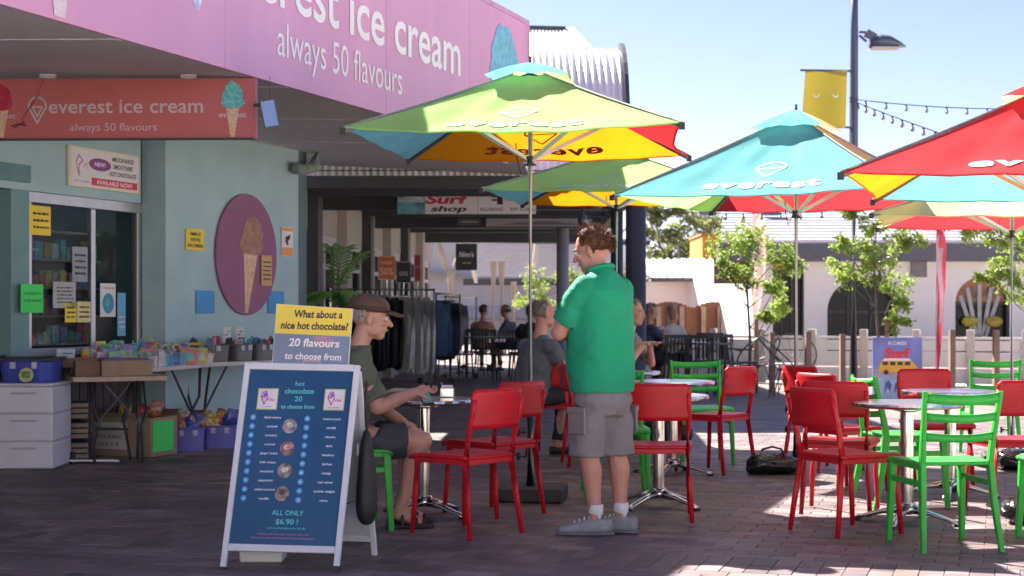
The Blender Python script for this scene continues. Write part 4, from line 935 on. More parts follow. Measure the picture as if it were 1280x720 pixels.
# ================================================================= umbrellas
def fabric(name, col): return M(name, col, .85, .09, 1.6, bump=.25, bscale=3.2, trans=.42, spec=.2)
FL = fabric('canopy_lime', (.48, .82, .24)); FY = fabric('canopy_yellow', (.72, .27, .008)); FR = fabric('canopy_red', (.66, .04, .05)); FB = fabric('canopy_teal', (.16, .52, .57)); FCR = fabric('canopy_cream', (.80, .62, .32)); FLP = fabric('canopy_pale_lime', (.70, .72, .38))
pole_m = M('pole_alu', (.56, .58, .60), .4, .08, 6); hubm = M('hub_black', (.025, .025, .028), .5)
M('seam_grey', (.30, .30, .30), .8)
def umbrella(label, X, Y, rot, half, ze, zp, cols, cap, text=None, tcol=None, back_text=None, base='slab', tube=.55):
    T = thing('market_umbrella', label, 'umbrella', (X, Y, 0), rot, 'square market umbrellas')
    MB().tube([(0, 0, .12), (0, 0, zp - .02)], .0245, 14).build('pole', pole_m, T, smooth=True)
    MB().tube([(0, 0, .05), (0, 0, tube)], .034, 14).build('base_tube', hubm, T, smooth=True)
    for i, z in enumerate((.28, .44)):
        mb = MB(); mb.tube([(-.03, 0, z), (-.075, 0, z)], .012, 8)
        for k in range(6): mb.ell((-.082, .018 * math.cos(k * PI / 3), z + .018 * math.sin(k * PI / 3)), .011, n=6, m=4)
        mb.build('clamp_knob', hubm, T)
    if base == 'slab':
        o = MB().box((0, 0, .045), (.46, .46, .09)).build('base_slab', M('slab_black', (.035, .032, .035), .6, .15, 8), T, bevel=.015)
    ap = .03  # apex drop
    cor = [Vector((-half, -half, ze)), Vector((half, -half, ze)), Vector((half, half, ze)), Vector((-half, half, ze))]
    vent = .23
    def surf(side, e=0.0):
        a, b = cor[side], cor[(side + 1) % 4]; mid = (a + b) / 2
        inn = Vector((-mid.x, -mid.y, 0)).normalized(); top = Vector((0, 0, zp - .03))
        nrm = (b - a).cross(top - a).normalized()
        def f(u_, v_):
            s = 4 * u_ * (1 - u_)
            edge = a.lerp(b, u_) + inn * .07 * s + Vector((0, 0, -.035 * s))
            p = edge.lerp(top, v_)
            sag = .035 * math.sin(PI * v_) * (.4 + .6 * s) + (.006 * math.sin(u_ * 31 + side + 3 * v_) * (1 - v_) + .005 * math.sin(u_ * 13 - v_ * 9 + side * 2)) * s
            return p - nrm * sag + nrm * e
        return f
    names = ['front', 'right', 'back', 'left']
    for i in range(4):
        f = surf(i); c = MB().grid(lambda u_, v_: f(u_, v_ * .90), 48, 16).build('canopy_panel', cols[i], T, smooth=True)
        # hem
        mb = MB(); mb.tube([f(k / 16, 0.004) for k in range(17)], .006, 4); mb.build('hem', cols[i], c)
        MB().tube([f(0, k / 8 * .9) + Vector((0, 0, .004)) for k in range(9)], .006, 4).build('seam', MATS['seam_grey'], c)
        if text and i == 0 or (back_text and i == 2):
            bk = i == 2
            g = surf(i, -.006 if bk else .006); tc = back_text if bk else tcol
            for tt, sz, vv, wd in (('everest', 1, .10, .42),):
                vs, fs, w0 = text2d(tt, .03, 0, 1.1)
                pts = []
                for x, y in vs:
                    uu = x / w0 - .5; uu = -uu if False else uu
                    pts.append(g(.5 + uu * wd / (1 - vv - y * .09), vv + y * .14 * (1.0 if not bk else 1.2)))
                MB().add(pts, fs).build('lettering', tc, c)
            lw = .012; P0 = []
            arc = [(.055 * math.cos(t), .36 + .07 * math.sin(t)) for t in [PI * k / 8 for k in range(9)]] + [(-.055, .36), (0, .24), (.055, .36)]
            arc2 = [(-.05, .36), (.05, .36)]
            mb = MB()
            for ln in (arc, arc2):
                for (x0, y0), (x1, y1) in zip(ln, ln[1:]):
                    s0, s1 = g(.5 + x0 / (1 - y0) , y0), g(.5 + x1 / (1 - y1), y1); d = (s1 - s0)
                    if d.length < 1e-5: continue
                    d.normalize(); q = Vector((0, 0, 1)).cross(d)
                    q = (f(.5, .5) - f(.5, .4)).normalized().cross(d).cross(d).normalized() if q.length < .1 else q
                    n_ = (cor[(i + 1) % 4] - cor[i]).cross(Vector((0, 0, zp)) - cor[i]).normalized(); q = n_.cross(d) * lw / 2
                    mb.add([s0 - q, s1 - q, s1 + q, s0 + q], [(0, 1, 2, 3)])
            mb.build('logo', tc, c)
    # vent cap
    ch = half * .27; tip = Vector((0, 0, zp + .012))
    for i in range(4):
        k = .27
        a = tip.lerp(cor[i] + Vector((0, 0, .09)), k); b = tip.lerp(cor[(i + 1) % 4] + Vector((0, 0, .09)), k); mid = (a + b) / 2; inn = Vector((-mid.x, -mid.y, 0)).normalized()
        def f(u_, v_):
            s = 4 * u_ * (1 - u_); e = a.lerp(b, u_) + inn * .02 * s + Vector((0, 0, .012 * s + .006 * math.sin(u_ * 19 + i)))
            return e.lerp(tip, v_) + Vector((0, 0, .012 * math.sin(PI * v_)))
        MB().grid(f, 12, 6).build('vent_cap', cap[i], T, smooth=True)
    # ribs and struts
    hub = Vector((0, 0, ze - .12)); 
    MB().tube([hub - Vector((0, 0, .03)), hub + Vector((0, 0, .03))], .045, 10).build('lower_hub', hubm, T)
    MB().tube([(0, 0, zp - .1), (0, 0, zp - .05)], .04, 10).build('upper_hub', hubm, T)
    MB().tube([(0, 0, zp - .02), (0, 0, zp + .05)], [.02, .012], 8).build('finial', hubm, T)
    for i in range(4):
        a = cor[i] - Vector((0, 0, .02)); top = Vector((0, 0, zp - .07))
        MB().bar(top, a, .016, .026).build('rib', M('rib_dark', (.12, .13, .14), .45), T)
        mid = top.lerp(a, .52); MB().bar(hub, mid, .018, .024).build('strut', pole_m, T)
        MB().box(a, (.035, .035, .04)).build('corner_pocket', hubm, T)
    # tie cord
    MB().tube([hub + Vector((-.03, 0, 0)), hub + Vector((-.06, -.02, -.09)), hub + Vector((-.09, 0, .02)), hub + Vector((-.1, .02, .12))], .004, 4).build('cord', hubm, T)
    return T
bw = M('print_blue_white', (.50, .70, .50), .7); pw_ = M('print_white', (.85, .85, .85), .7); bro = M('print_brown', (.22, .03, .01), .8)
umbrella('lime green and yellow umbrella nearest the pink fascia, on a black slab base', .121, 10.55, R(-7.5), 1.02, 2.35, 2.87, [FL, FR, FY, FB], [FB, FL, FL, FB], 'everest', bw, bro, tube=.62)
umbrella('teal umbrella with a cream right panel beside the olive street banner', 2.30, 12.95, R(-27), 1.13, 2.14, 2.86, [FB, FCR, FR, FL], [FB, FCR, FCR, FB], 'everest', pw_, base='bag')
umbrella('large red umbrella cut off by the right edge of the picture', 3.22, 9.5, R(-17), 1.14, 2.0, 2.62, [FR, FL, FB, FY], [FR, FR, FL, FCR], 'everest', pw_, base='bag')
umbrella('pale lime and red umbrella lower down behind the red one', 4.03, 12.9, R(-14), 1.08, 1.98, 2.42, [FLP, FB, FR, FLP], [FB, FB, FLP, FLP], base='slab')
umbrella('lime umbrella partly hidden behind the nearest one, by the dark column', .98, 15.0, R(-10), 1.08, 2.32, 2.80, [FL, FB, FY, FB], [FB, FL, FL, FB], 'everest', bw)

# weight bags on umbrella feet
def wbag(label, X, Y, rot, s=1.0, wd=.42):
    T = thing('weight_bag', label, 'bag', (X, Y, 0), rot, 'black weight bags on the umbrella feet')
    m = M('glossy_bag', (.012, .012, .014), .22, .3, 8, bump=.6, bscale=10, spec=.6); rg = random.Random(int(X * 100))
    mb = MB()
    mb.loft([((-wd / 2, 0, .05), (0, .09, 0), (0, 0, .04)), ((-wd / 2.6, 0, .075), (0, .15, 0), (0, 0, .07)), ((-.05, 0, .08), (0, .17, 0), (0, 0, .085)), ((.08, 0, .07), (0, .17, 0), (0, 0, .075)), ((wd / 2.6, 0, .07), (0, .15, 0), (0, 0, .065)), ((wd / 2, 0, .045), (0, .08, 0), (0, 0, .04))], 24)
    o = mb.build('sack', m, T, smooth=True, sub=2)
    tx = bpy.data.textures.get('crease') or bpy.data.textures.new('crease', 'CLOUDS'); tx.noise_scale = .07
    d = o.modifiers.new('d', 'DISPLACE'); d.texture = tx; d.strength = .05; d.mid_level = .5
    MB().tube([(-.12, -.05, .13), (-.10, -.06, .19), (-.02, -.06, .21), (.05, -.06, .19), (.08, -.05, .13)], .009, 6).build('handle', hubm, T, smooth=True)
    MB().tube([(-.14, -.12, .12), (-.02, -.17, .1), (.12, -.13, .11)], .007, 6).build('strap', M('grey_strap', (.12, .12, .13), .5), T)
    return T
wbag('glossy black weight bag at the foot of the teal umbrella', G(976, 598).x, 12.2, R(5), wd=.40)
wbag('black weight bag at the right edge under the red umbrella', 3.05, 9.42, R(60))
wbag('dark weight bag behind the right hand chairs', G(1262, 585).x, 12.5, R(0), wd=.3)

# ================================================================= cafe tables
steel = M('polished_steel', (.62, .60, .58), .18, .06, 8, metal=1.0); topm = M('brushed_top', (.55, .55, .56), .22, .25, 25, metal=1.0)
def mk_table(h=.71, r=.32):
    T = thing('cafe_table', 'x', 'table')
    MB().lathe((0, 0, h - .03), [(0, 0), (r - .02, 0), (r - .004, .004), (r, .014), (r - .002, .026), (r - .012, .03), (0, .03)], 40).build('table_top', topm, T, smooth=False)
    MB().lathe((0, 0, 0), [(.0, h - .03), (.10, h - .032), (.10, h - .045), (.038, h - .06)], 20).build('mount_plate', steel, T)
    MB().lathe((0, 0, 0), [(.038, .1), (.038, h - .05)], 24).build('pedestal', steel, T, smooth=True)
    MB().lathe((0, 0, 0), [(.0, .12), (.05, .12), (.055, .09), (.06, .06), (0, .055)], 20).build('hub', steel, T, smooth=True)
    for k in range(4):
        a = R(45 + 90 * k); c, s = math.cos(a), math.sin(a)
        f = MB().loft([((c * .03, s * .03, .085), Vector((-s, c, 0)) * .035, Vector((0, 0, 1)) * .03), ((c * .14, s * .14, .065), Vector((-s, c, 0)) * .026, Vector((0, 0, 1)) * .016), ((c * .26, s * .26, .032), Vector((-s, c, 0)) * .026, Vector((0, 0, 1)) * .012), ((c * .31, s * .31, .018), Vector((-s, c, 0)) * .03, Vector((0, 0, 1)) * .01)], 10).build('foot', steel, T, smooth=True)
        MB().lathe((c * .30, s * .30, 0), [(0, 0), (.022, 0), (.022, .014), (0, .014)], 10).build('glide', black, f)
    return T
tp = mk_table()
for i, (x, Y, a, lb) in enumerate([(-.535, 9.72, 8, 'steel cafe table with the hat man leaning on it'), (.93, 10.15, 2, 'steel cafe table just right of the man in green'), (1.22, 12.15, 20, 'steel cafe table behind the one beside the man in green'), (2.31, 9.36, 14, 'steel cafe table between the red chairs and the front green chair'), (2.93, 10.7, 25, 'steel cafe table behind the right hand green chair'), (.98, 14.0, 10, 'steel cafe table farthest back by the column foot')]):
    put(tp, i > 0, (x, Y, 0), R(a), lb, 'round steel cafe tables')
# menu things on tables
def tab(name, label, cat, x, Y, z=.71): return thing(name, label, cat, (x, Y, z))
o = tab('ashtray', 'small pale round dish on the table beside the man in green', 'dish', .98, 10.2); MB().lathe((0, 0, 0), [(0, 0), (.04, 0), (.045, .02), (.038, .02), (.034, .008), (0, .008)], 16).build('bowl', M('dish', (.5, .5, .52), .3), o)
o = tab('napkin_holder', 'small metal napkin holder on the table of the hat man', 'napkin holder', -.40, 9.85); MB().box((0, 0, .03), (.09, .05, .06)).build('case', steel, o, bevel=.006); MB().box((0, 0, .06), (.07, .03, .03)).build('napkins', paper, o)

# ================================================================= red chairs
redp = M('red_plastic', (.52, .008, .02), .42, .14, 9, spec=.4, bump=.04, bscale=120); grnp = M('green_plastic', (.03, .40, .045), .42, .12, 9, spec=.4, bump=.04, bscale=120)
def mk_red():
    T = thing('red_chair', 'x', 'chair')
    def sf(u_, v_):
        x = (u_ - .5); y = -.20 + .42 * v_; wd = .40 + .04 * v_
        z = .448 - .016 * math.exp(-((x / .28) ** 2)) * math.sin(PI * min(1, max(0, v_ * .95 + .05))) - (.018 * ((v_ - .86) / .14) ** 2 if v_ > .86 else 0)
        return (x * wd, y, z)
    MB().grid(sf, 14, 14).build('seat', redp, T, smooth=True, solid=.022, bevel=0)
    for y, w_ in ((-.185, .36), (.185, .40)): MB().bar((-w_ / 2, y, .425), (w_ / 2, y, .425), .022, .035).build('apron', redp, T, bevel=.004)
    for s in (-1, 1):
        MB().bar((s * .185, -.19, .425), (s * .198, .19, .425), .022, .035).build('apron', redp, T, bevel=.004)
        MB().tube([(s * .185, .185, .44), (s * .195, .195, .25), (s * .205, .212, .01)], [.019, .0165, .0135], 10).build('leg', redp, T, smooth=True)
        MB().tube([(s * .178, -.18, .44), (s * .19, -.205, .25), (s * .205, -.238, .01)], [.02, .017, .0135], 10).build('leg', redp, T, smooth=True)
        MB().tube([(s * .180, -.18, .43), (s * .183, -.205, .56), (s * .186, -.24, .70), (s * .186, -.255, .765)], [.019, .0165, .0155, .014], 10).build('back_post', redp, T, smooth=True)
    def bf(u_, v_):
        x = (u_ - .5) * (.40 - .01 * v_); z = .605 + .215 * v_
        e = abs(u_ - .5) * 2
        z2 = z - .02 * (max(0, e - .86) / .14) ** 2 * (1 if v_ > .5 else -1) * abs(v_ - .5) * 2
        y = -.235 - .10 * (z - .6) - .035 * (1 - e * e)
        return (x, y + .012, z2)
    MB().grid(bf, 16, 8).build('backrest', redp, T, smooth=True, solid=.014)
    return T
def mk_green():
    T = thing('green_chair', 'x', 'chair')
    def sf(u_, v_):
        x = (u_ - .5); return (x * (.40 + .04 * v_), -.20 + .42 * v_, .452 - .018 * math.sin(PI * u_) * math.sin(PI * v_) - (.02 * ((v_ - .85) / .15) ** 2 if v_ > .85 else 0))
    MB().grid(sf, 14, 14).build('seat', grnp, T, smooth=True, solid=.02)
    for s in (-1, 1):
        MB().loft([((s * .195, .19, .45), (.021, 0, 0), (0, .024, 0), .5), ((s * .20, .20, .25), (.018, 0, 0), (0, .021, 0), .5), ((s * .21, .215, .0), (.014, 0, 0), (0, .016, 0), .5)], 12).build('leg', grnp, T, smooth=False)
        MB().loft([((s * .185, -.18, .46), (.018, 0, 0), (0, .026, 0), .5), ((s * .195, -.21, .25), (.017, 0, 0), (0, .021, 0), .5), ((s * .212, -.262, .0), (.014, 0, 0), (0, .016, 0), .5)], 12).build('leg', grnp, T)
        MB().loft([((s * .185, -.18, .44), (.016, 0, 0), (0, .024, 0), .5), ((s * .19, -.20, .56), (.014, 0, 0), (0, .02, 0), .5), ((s * .198, -.235, .70), (.012, 0, 0), (0, .017, 0), .5), ((s * .205, -.265, .83), (.011, 0, 0), (0, .015, 0), .5)], 12).build('back_post', grnp, T)
        MB().bar((s * .188, -.19, .432), (s * .198, .20, .432), .02, .03).build('apron', grnp, T, bevel=.004)
        MB().bar((s * .193, -.20, .345), (s * .202, .20, .345), .018, .032).build('stretcher', grnp, T, bevel=.004)
    MB().bar((-.19, .2, .435), (.19, .2, .435), .02, .03).build('apron', grnp, T)
    for z, hh, wd in ((.785, .052, .40), (.688, .042, .39), (.585, .04, .38)):
        def rf(u_, v_):
            e = (u_ - .5) * 2; return (e * wd / 2, -.205 - .24 * (z - .56) - .045 * (1 - e * e), z + hh * (v_ - .5) + .012 * e * e)
        MB().grid(rf, 14, 2).build('back_rail', grnp, T, smooth=True, solid=.016)
    return T
rc = mk_red()
def face(dx, dy): return math.atan2(dy, dx) - PI / 2
reds = [(-.26, 8.89, (-.73, .68), 'red chair nearest the sandwich board, turned from the camera at the hat man\'s table'),
        (-.118, 9.76, (-.72, .69), 'red chair behind the nearest one, in front of the first umbrella pole'),
        (.86, 9.53, (.08, 1), 'red chair seen square from behind, right beside the man in green'),
        (1.55, 12.25, (-.62, .60), 'red chair standing alone to the left of the teal umbrella pole'),
        (.66, 12.8, (1, .1), 'red chair seen edge-on just left of the man in green'),
        (1.87, 8.93, (.88, .47), 'red chair at the front left of the right hand table, backrest to the left'),
        (2.02, 9.85, (.32, .95), 'red chair tucked behind the front left one at the right hand table'),
        (2.27, 10.95, (.85, .5), 'red chair whose backrest peeps over the two front red ones'),
        (2.42, 12.4, (.85, .5), 'red chair farthest back in the left row of the right hand group'),
        (3.0, 11.35, (.05, -1), 'bright red chair facing the camera behind the right hand tables'),
        (3.1, 9.95, (-.12, 1), 'red chair with its back to the camera at the right edge'),
        (.38, 13.75, (.25, 1), 'red chair on which the man in the grey shirt sits')]
for i, (x, Y, d, lb) in enumerate(reds): put(rc, i > 0, (x, Y, 0), face(*d), lb, 'red plastic chairs')
gc = mk_green()
greens = [(2.28, 8.49, (-.15, 1), 'green ladder-back chair in front, back to the camera'),
          (2.50, 10.25, (1, .15), 'green chair half hidden behind the front red chairs'),
          (-.95, 9.18, (.95, .3), 'green chair under the man with the hat'),
          (.70, 10.82, (0, -1), 'green chair behind the man in green, below the steel table'),
          (1.55, 13.05, (.1, -1), 'green chair facing the camera behind the lone red chair'),
          (3.02, 8.62, (-1, -.1), 'green chair cut off at the right edge of the picture'),
          (4.12, 13.8, (.1, 1), 'green chair farthest right behind the bright red chair')]
for i, (x, Y, d, lb) in enumerate(greens): put(gc, i > 0, (x, Y, 0), face(*d), lb, 'green plastic chairs')

# ================================================================= black far chairs, wire chairs
bkp = M('black_chair', (.025, .027, .032), .5)
def mk_far():
    T = thing('black_chair', 'x', 'chair')
    MB().box((0, 0, .45), (.42, .42, .03)).build('seat', bkp, T)
    for s in (-1, 1):
        for y in (-1, 1): MB().tube([(s * .18, y * .18, .45), (s * .21, y * .21, 0)], .016, 6).build('leg', bkp, T)
        MB().tube([(s * .19, -.2, .45), (s * .2, -.27, .86)], .016, 6).build('back_post', bkp, T)
        MB().bar((s * .2, -.22, .66), (s * .21, .18, .64), .02, .02).build('arm', bkp, T)
    for i in range(7): MB().bar((-.17 + i * .057, -.21, .48), (-.17 + i * .057, -.27, .84), .022, .012).build('back_slat', bkp, T)
    MB().bar((-.21, -.27, .86), (.21, -.27, .86), .02, .05).build('top_rail', bkp, T)
    return T
fc = mk_far(); k = 0
far = [(-.9, 28.6, 0), (-.45, 28.9, 3.3), (-.1, 28.4, .2), (.15, 29.6, 1.6), (-.7, 30.3, 3.0), (.28, 28.2, .6), (-1.25, 29.5, 1.2),
       (2.35, 23.6, .3), (2.75, 23.3, -.2), (3.15, 23.7, 3.3), (2.55, 25.0, 3.0), (3.05, 24.9, 2.9), (1.95, 24.2, 1.4), (3.45, 24.2, -1.5)]
FLB = ['black slatted chair at the left of the far dining tables', 'black slatted chair second from the left at the far tables', 'black slatted chair in the middle of the far tables', 'black slatted chair behind the first umbrella pole far off', 'black slatted chair on the far side of the shaded tables', 'black slatted chair nearest the grey shirted man in the far group', 'black slatted chair touching the clothes racks',
       'black slatted chair at the left of the sunlit table by the fence', 'black slatted chair nearest the camera at the sunlit table', 'black slatted chair at the right of the sunlit table by the fence', 'black slatted chair against the fence, left one', 'black slatted chair against the fence, right one', 'black slatted chair beside the column by the sunlit table', 'black slatted chair next to the first wire chair']
for i, (x, Y, r_) in enumerate(far): put(fc, i > 0, (x, Y, 0), r_, FLB[i], 'black slatted dining chairs')
def mk_ft():
    T = thing('dining_table', 'x', 'table')
    MB().box((0, 0, .74), (1.1, .7, .035)).build('table_top', M('dark_top', (.06, .06, .07), .3), T)
    for a in (-.48, .48):
        for b in (-.28, .28): MB().bar((a, b, 0), (a, b, .73), .04, .04, up=(0, 1, 0)).build('leg', bkp, T)
    return T
ft = mk_ft()
for i, (x, Y, lb) in enumerate([(-.35, 29.3, 'dark dining table under the verandah far behind the racks'), (2.7, 24.2, 'dark dining table in the sun by the white fence'), (.1, 31.5, 'dark dining table where the two far diners sit')]): put(ft, i > 0, (x, Y, 0), 0, lb, 'dark dining tables')
wirem = M('wire_black', (.05, .055, .07), .4, metal=.3)
def mk_wire():
    T = thing('wire_chair', 'x', 'chair'); n = 28
    rim = [Vector((.36 * math.cos(t), -.12 + .12 * math.sin(t), .60 + .30 * math.sin(t) * 1.0)) for t in [2 * PI * i / n for i in range(n + 1)]]
    rim = [Vector((.33 * math.cos(t), .05 - .30 * (math.sin(t) + .2) , .60 + .28 * math.sin(t))) for t in [2 * PI * i / n for i in range(n + 1)]]
    MB().tube(rim, .011, 6).build('rim', wirem, T)
    c = Vector((0, .12, .40))
    for i in range(0, n, 2):
        MB().tube([rim[i], rim[i].lerp(c, .55) + Vector((0, -.02, -.05)), c + (rim[i] - c).normalized() * .15], .003, 4).build('wire', wirem, T)
    MB().tube([Vector((.16 * math.cos(t), .12 + .16 * math.sin(t), .40)) for t in [2 * PI * i / 12 for i in range(13)]], .009, 5).build('seat_ring', wirem, T)
    for a, b in ((-1, -1), (1, -1), (1, 1), (-1, 1)): MB().tube([(a * .12, .12 + b * .12, .40), (a * .22, .1 + b * .22, 0)], .009, 5).build('leg', wirem, T)
    return T
wc = mk_wire()
for i, (x, Y, r_, lb) in enumerate([(3.72, 24.2, .5, 'round black wire chair left of the slender young tree'), (4.35, 24.6, PI, 'round black wire chair right of the slender young tree trunk'), (5.15 - .65, 22.6, -1.9, 'round black wire chair left of the teal umbrella pole')]):
    put(wc, i > 0, (x if i < 2 else 3.83, Y if i < 2 else 22.9, 0), r_, lb, 'round black wire chairs')
o = thing('wire_table', 'small pale low table between the wire chairs', 'table', (4.0, 23.5, 0))
MB().lathe((0, 0, .44), [(0, 0), (.3, 0), (.3, .02), (0, .02)], 20).build('table_top', M('pale_top', (.6, .6, .62), .3), o)
for a in range(3): MB().tube([(.2 * math.cos(a * 2.1), .2 * math.sin(a * 2.1), .44), (.26 * math.cos(a * 2.1), .26 * math.sin(a * 2.1), 0)], .01, 5).build('leg', wirem, o)

# ================================================================= clothes racks
chrome = M('chrome', (.6, .6, .62), .2, .05, 8, metal=1)
ORD = ['first', 'second', 'third', 'fourth', 'fifth', 'sixth', 'seventh', 'eighth', 'ninth', 'tenth', 'eleventh', 'twelfth', 'thirteenth', 'fourteenth', 'fifteenth', 'sixteenth', 'seventeenth', 'eighteenth', 'nineteenth', 'twentieth', 'twenty-first', 'twenty-second', 'twenty-third', 'twenty-fourth', 'twenty-fifth', 'twenty-sixth']
def garment(mb, x, w, top, bot, dy, rg):
    # hanging top seen edge-on with sleeve folds
    rings = []
    for k in range(7):
        t = k / 6; z = top + (bot - top) * t
        rings.append(((x + rg.uniform(-.008, .008), dy, z), (w / 2 * (.55 + .45 * min(1, t * 3)) * rg.uniform(.85, 1.1), 0, 0), (0, .04 + .18 * min(1, t * 5), 0), .8))
    mb.loft(rings, 12)
def rack(label, x0, x1, Y0, Y1, z, clothes, seed):
    rg = random.Random(seed); T = thing('clothes_rack', label, 'clothes rack', (0, 0, 0), 0, 'clothes racks on the footpath')
    d = Vector((x1 - x0, Y1 - Y0, 0)); Lr = d.length; T.location = (x0, Y0, 0); T.rotation_euler = (0, 0, math.atan2(d.y, d.x))
    MB().tube([(0, 0, z), (Lr, 0, z)], .016, 8).build('rail', chrome, T, smooth=True)
    for x in (0, Lr):
        MB().tube([(x, 0, .1), (x, 0, z + .02)], .016, 8).build('upright', chrome, T, smooth=True)
        MB().tube([(x, -.28, .1), (x, .28, .1)], .016, 8).build('foot_bar', chrome, T)
        for y in (-.28, .28):
            wq = MB().lathe((x - .02, y, .05), [(0, 0), (.05, 0), (.05, .035), (0, .035)], 14, ax=(1, 0, 0)).build('castor', black, T)
    MB().tube([(0, 0, .14), (Lr, 0, .14)], .012, 6).build('lower_bar', chrome, T)
    x = .08
    for (col, nme, n_, bot, lb) in clothes:
        for i in range(n_):
            if x > Lr - .05: break
            G_ = MB(); w = rg.uniform(.06, .085); garment(G_, 0, w, z - .1, bot + rg.uniform(-.04, .04), 0, rg)
            g = thing('garment', lb % ORD[i], 'clothing', group=nme)
            p = Vector((x0, Y0, 0)) + d.normalized() * x; g.location = p; g.rotation_euler = (0, 0, T.rotation_euler[2] + rg.uniform(-.2, .2))
            G_.build('cloth', col, g, smooth=True, sub=1)
            for s in (-1, 1):
                MB().tube([(0, s * .17, z - .17), (rg.uniform(-.02, .02), s * .21, (z + bot) / 2), (rg.uniform(-.02, .02), s * .20, bot + .12)], [.05, .04, .032], 8).build('sleeve', col, g, smooth=True)
            MB().tube([(0, 0, z - .09), (0, 0, z - .03), (0, .012, z), (0, -.008, z + .018)], .004, 5).build('hanger_hook', chrome, g)
            x += w + .012
    return T
ckb = M('cloth_black', (.018, .018, .022), .9, .2, 20, bump=.1); ckg = M('cloth_grey', (.50, .52, .52), .9, .15, 15, bump=.1); ckn = M('cloth_navy', (.015, .02, .035), .9, .2); ckl = M('cloth_lilac', (.22, .18, .22), .9); cky = M('cloth_yellow', (.4, .26, .04), .9); cbl = M('cloth_blue', (.05, .1, .2), .9)
rack('near clothes rack of black tops and grey hoodies behind the hat man', -2.72, -1.22, 24.2, 25.0, 1.56, [(ckb, 'black tops on the rack', 13, .3, '%s black top from the left on the near rack'), (ckg, 'grey hoodies on the rack', 7, .22, '%s grey hoodie after the black tops on the near rack')], 1)
rack('second clothes rack with navy and blue tops', -1.28, -.95, 27.0, 29, 1.52, [(cbl, 'blue tops on the second rack', 1, .4, '%s blue top at the near end of the second rack'), (ckn, 'navy tops on the second rack', 9, .4, '%s navy top from the near end of the second rack'), (ckl, 'lilac grey tops on the second rack', 4, .5, '%s lilac grey top after the navy ones on the second rack')], 2)
rack('farthest clothes rack with a few yellow and pale tops', -1.3, -.75, 31, 33.5, 1.5, [(cky, 'yellow tops on the far rack', 4, .6, '%s yellow top from the near end of the farthest rack'), (ckl, 'pale tops on the far rack', 8, .5, '%s pale top after the yellow ones on the farthest rack')], 3)
rack('clothes rack of dark jackets along the shop wall', -2.6, -2.0, 27.0, 31.5, 1.5, [(ckb, 'dark jackets along the shop wall', 26, .35, '%s dark jacket from the near end of the rack along the shop wall')], 4)
def sale(label, x0, x1, y0, y1, Y, mat, lines, tm):
    T = thing('sale_sign', label, 'sign', ((x0 + x1) / 2 * 1.0 * Y / F - 640 * Y / F, Y, 0)); xa = (x0 - x1) / 2 * Y / F
    b, P = plate('card', None, None, (xa, 0), (-xa, 0), CH + (HZ - y1) * Y / F, CH + (HZ - y0) * Y / F, mat, .01, parent=T)
    for t_, v_, h_, w_ in lines: P.text(t_, .5, v_, h_, tm, b, width=w_, bold=.02)
    MB().tube([(0, .01, 1.5), (0, .01, CH + (HZ - y1) * Y / F)], .008, 6).build('stem', chrome, T)
    P.line([(.02, .02), (.98, .02), (.98, .98), (.02, .98), (.02, .02)], .012, tm, b, 'border')
osg = M('sale_orange', (.62, .13, .05), .5)
sale('orange and red SALE 50% card on the near clothes rack', 473, 494, 320, 350, 24.8, osg, [('SALE', .66, .14, .7), ('50%', .22, .3, .8)], M('sale_pale', (.75, .55, .35), .5))
sale('black card on the clothes racks right of the orange one', 495, 514, 327, 354, 26, M('sale_black', (.03, .03, .035), .5), [('50%', .35, .2, .6)], printg)
sale('narrow dark red card behind the black one', 518, 526, 318, 352, 28, M('sale_dred', (.35, .04, .06), .5), [('SALE', .5, .1, .8)], printg)

# ================================================================= palm in pot
pm = thing('potted_palm', 'potted fan palm standing at the corner of the teal wall', 'plant', (-2.05, 18.6, 0))
MB().lathe((0, 0, 0), [(0, 0), (.17, 0), (.24, .38), (.25, .4), (.22, .4), (.2, .36), (0, .36)], 20).build('pot', M('pot_dark', (.05, .05, .05), .6), pm)
MB().tube([(0, 0, .36), (.02, 0, .9), (0, 0, 1.3)], [.05, .04, .03], 8).build('stem', bark, pm)
rg = random.Random(12); pl_m = M('palm_leaf', (.20, .40, .08), .45, .3, 5, trans=.25); pl2 = M('palm_leaf_dark', (.08, .20, .05), .5, .3, 5, trans=.2)
for i in range(15):
    hi = i < 5
    a = rg.uniform(0, 2 * PI); base = Vector((0, 0, 1.42)); ln = rg.uniform(.36, .55) if not hi else rg.uniform(.75, .95)
    dirv = Vector((math.cos(a) * (1 if not hi else .45) + (.35 if hi else 0), math.sin(a) * (1 if not hi else .25), rg.uniform(.1, .7) if not hi else 1.5)).normalized()
    pts = [base + dirv * ln * t + Vector((0, 0, -.28 * t * t * (1 if not hi else 1.1))) for t in [k / 7 for k in range(8)]]
    mb = MB(); mb.tube(pts, [.008] * 4 + [.005] * 4, 4)
    side = dirv.cross(Vector((0, 0, 1))).normalized()
    for k in range(2, 8):
        for s_ in (-1, 1):
            for q in (0, .5):
                pos = pts[k - 1].lerp(pts[k], q); tg = (pts[k] - pts[k - 1]).normalized()
                tip = pos + (side * s_ * .8 + tg * .6 + Vector((0, 0, -.35))).normalized() * rg.uniform(.16, .26); m2 = pos.lerp(tip, .5) + Vector((0, 0, .015))
                wv = tg * .014; mb.add([pos - wv * .4, m2 - wv, tip, m2 + wv, pos + wv * .4], [(0, 1, 2, 3, 4)])
    mb.build('frond', pl_m if i % 2 else pl2, pm)
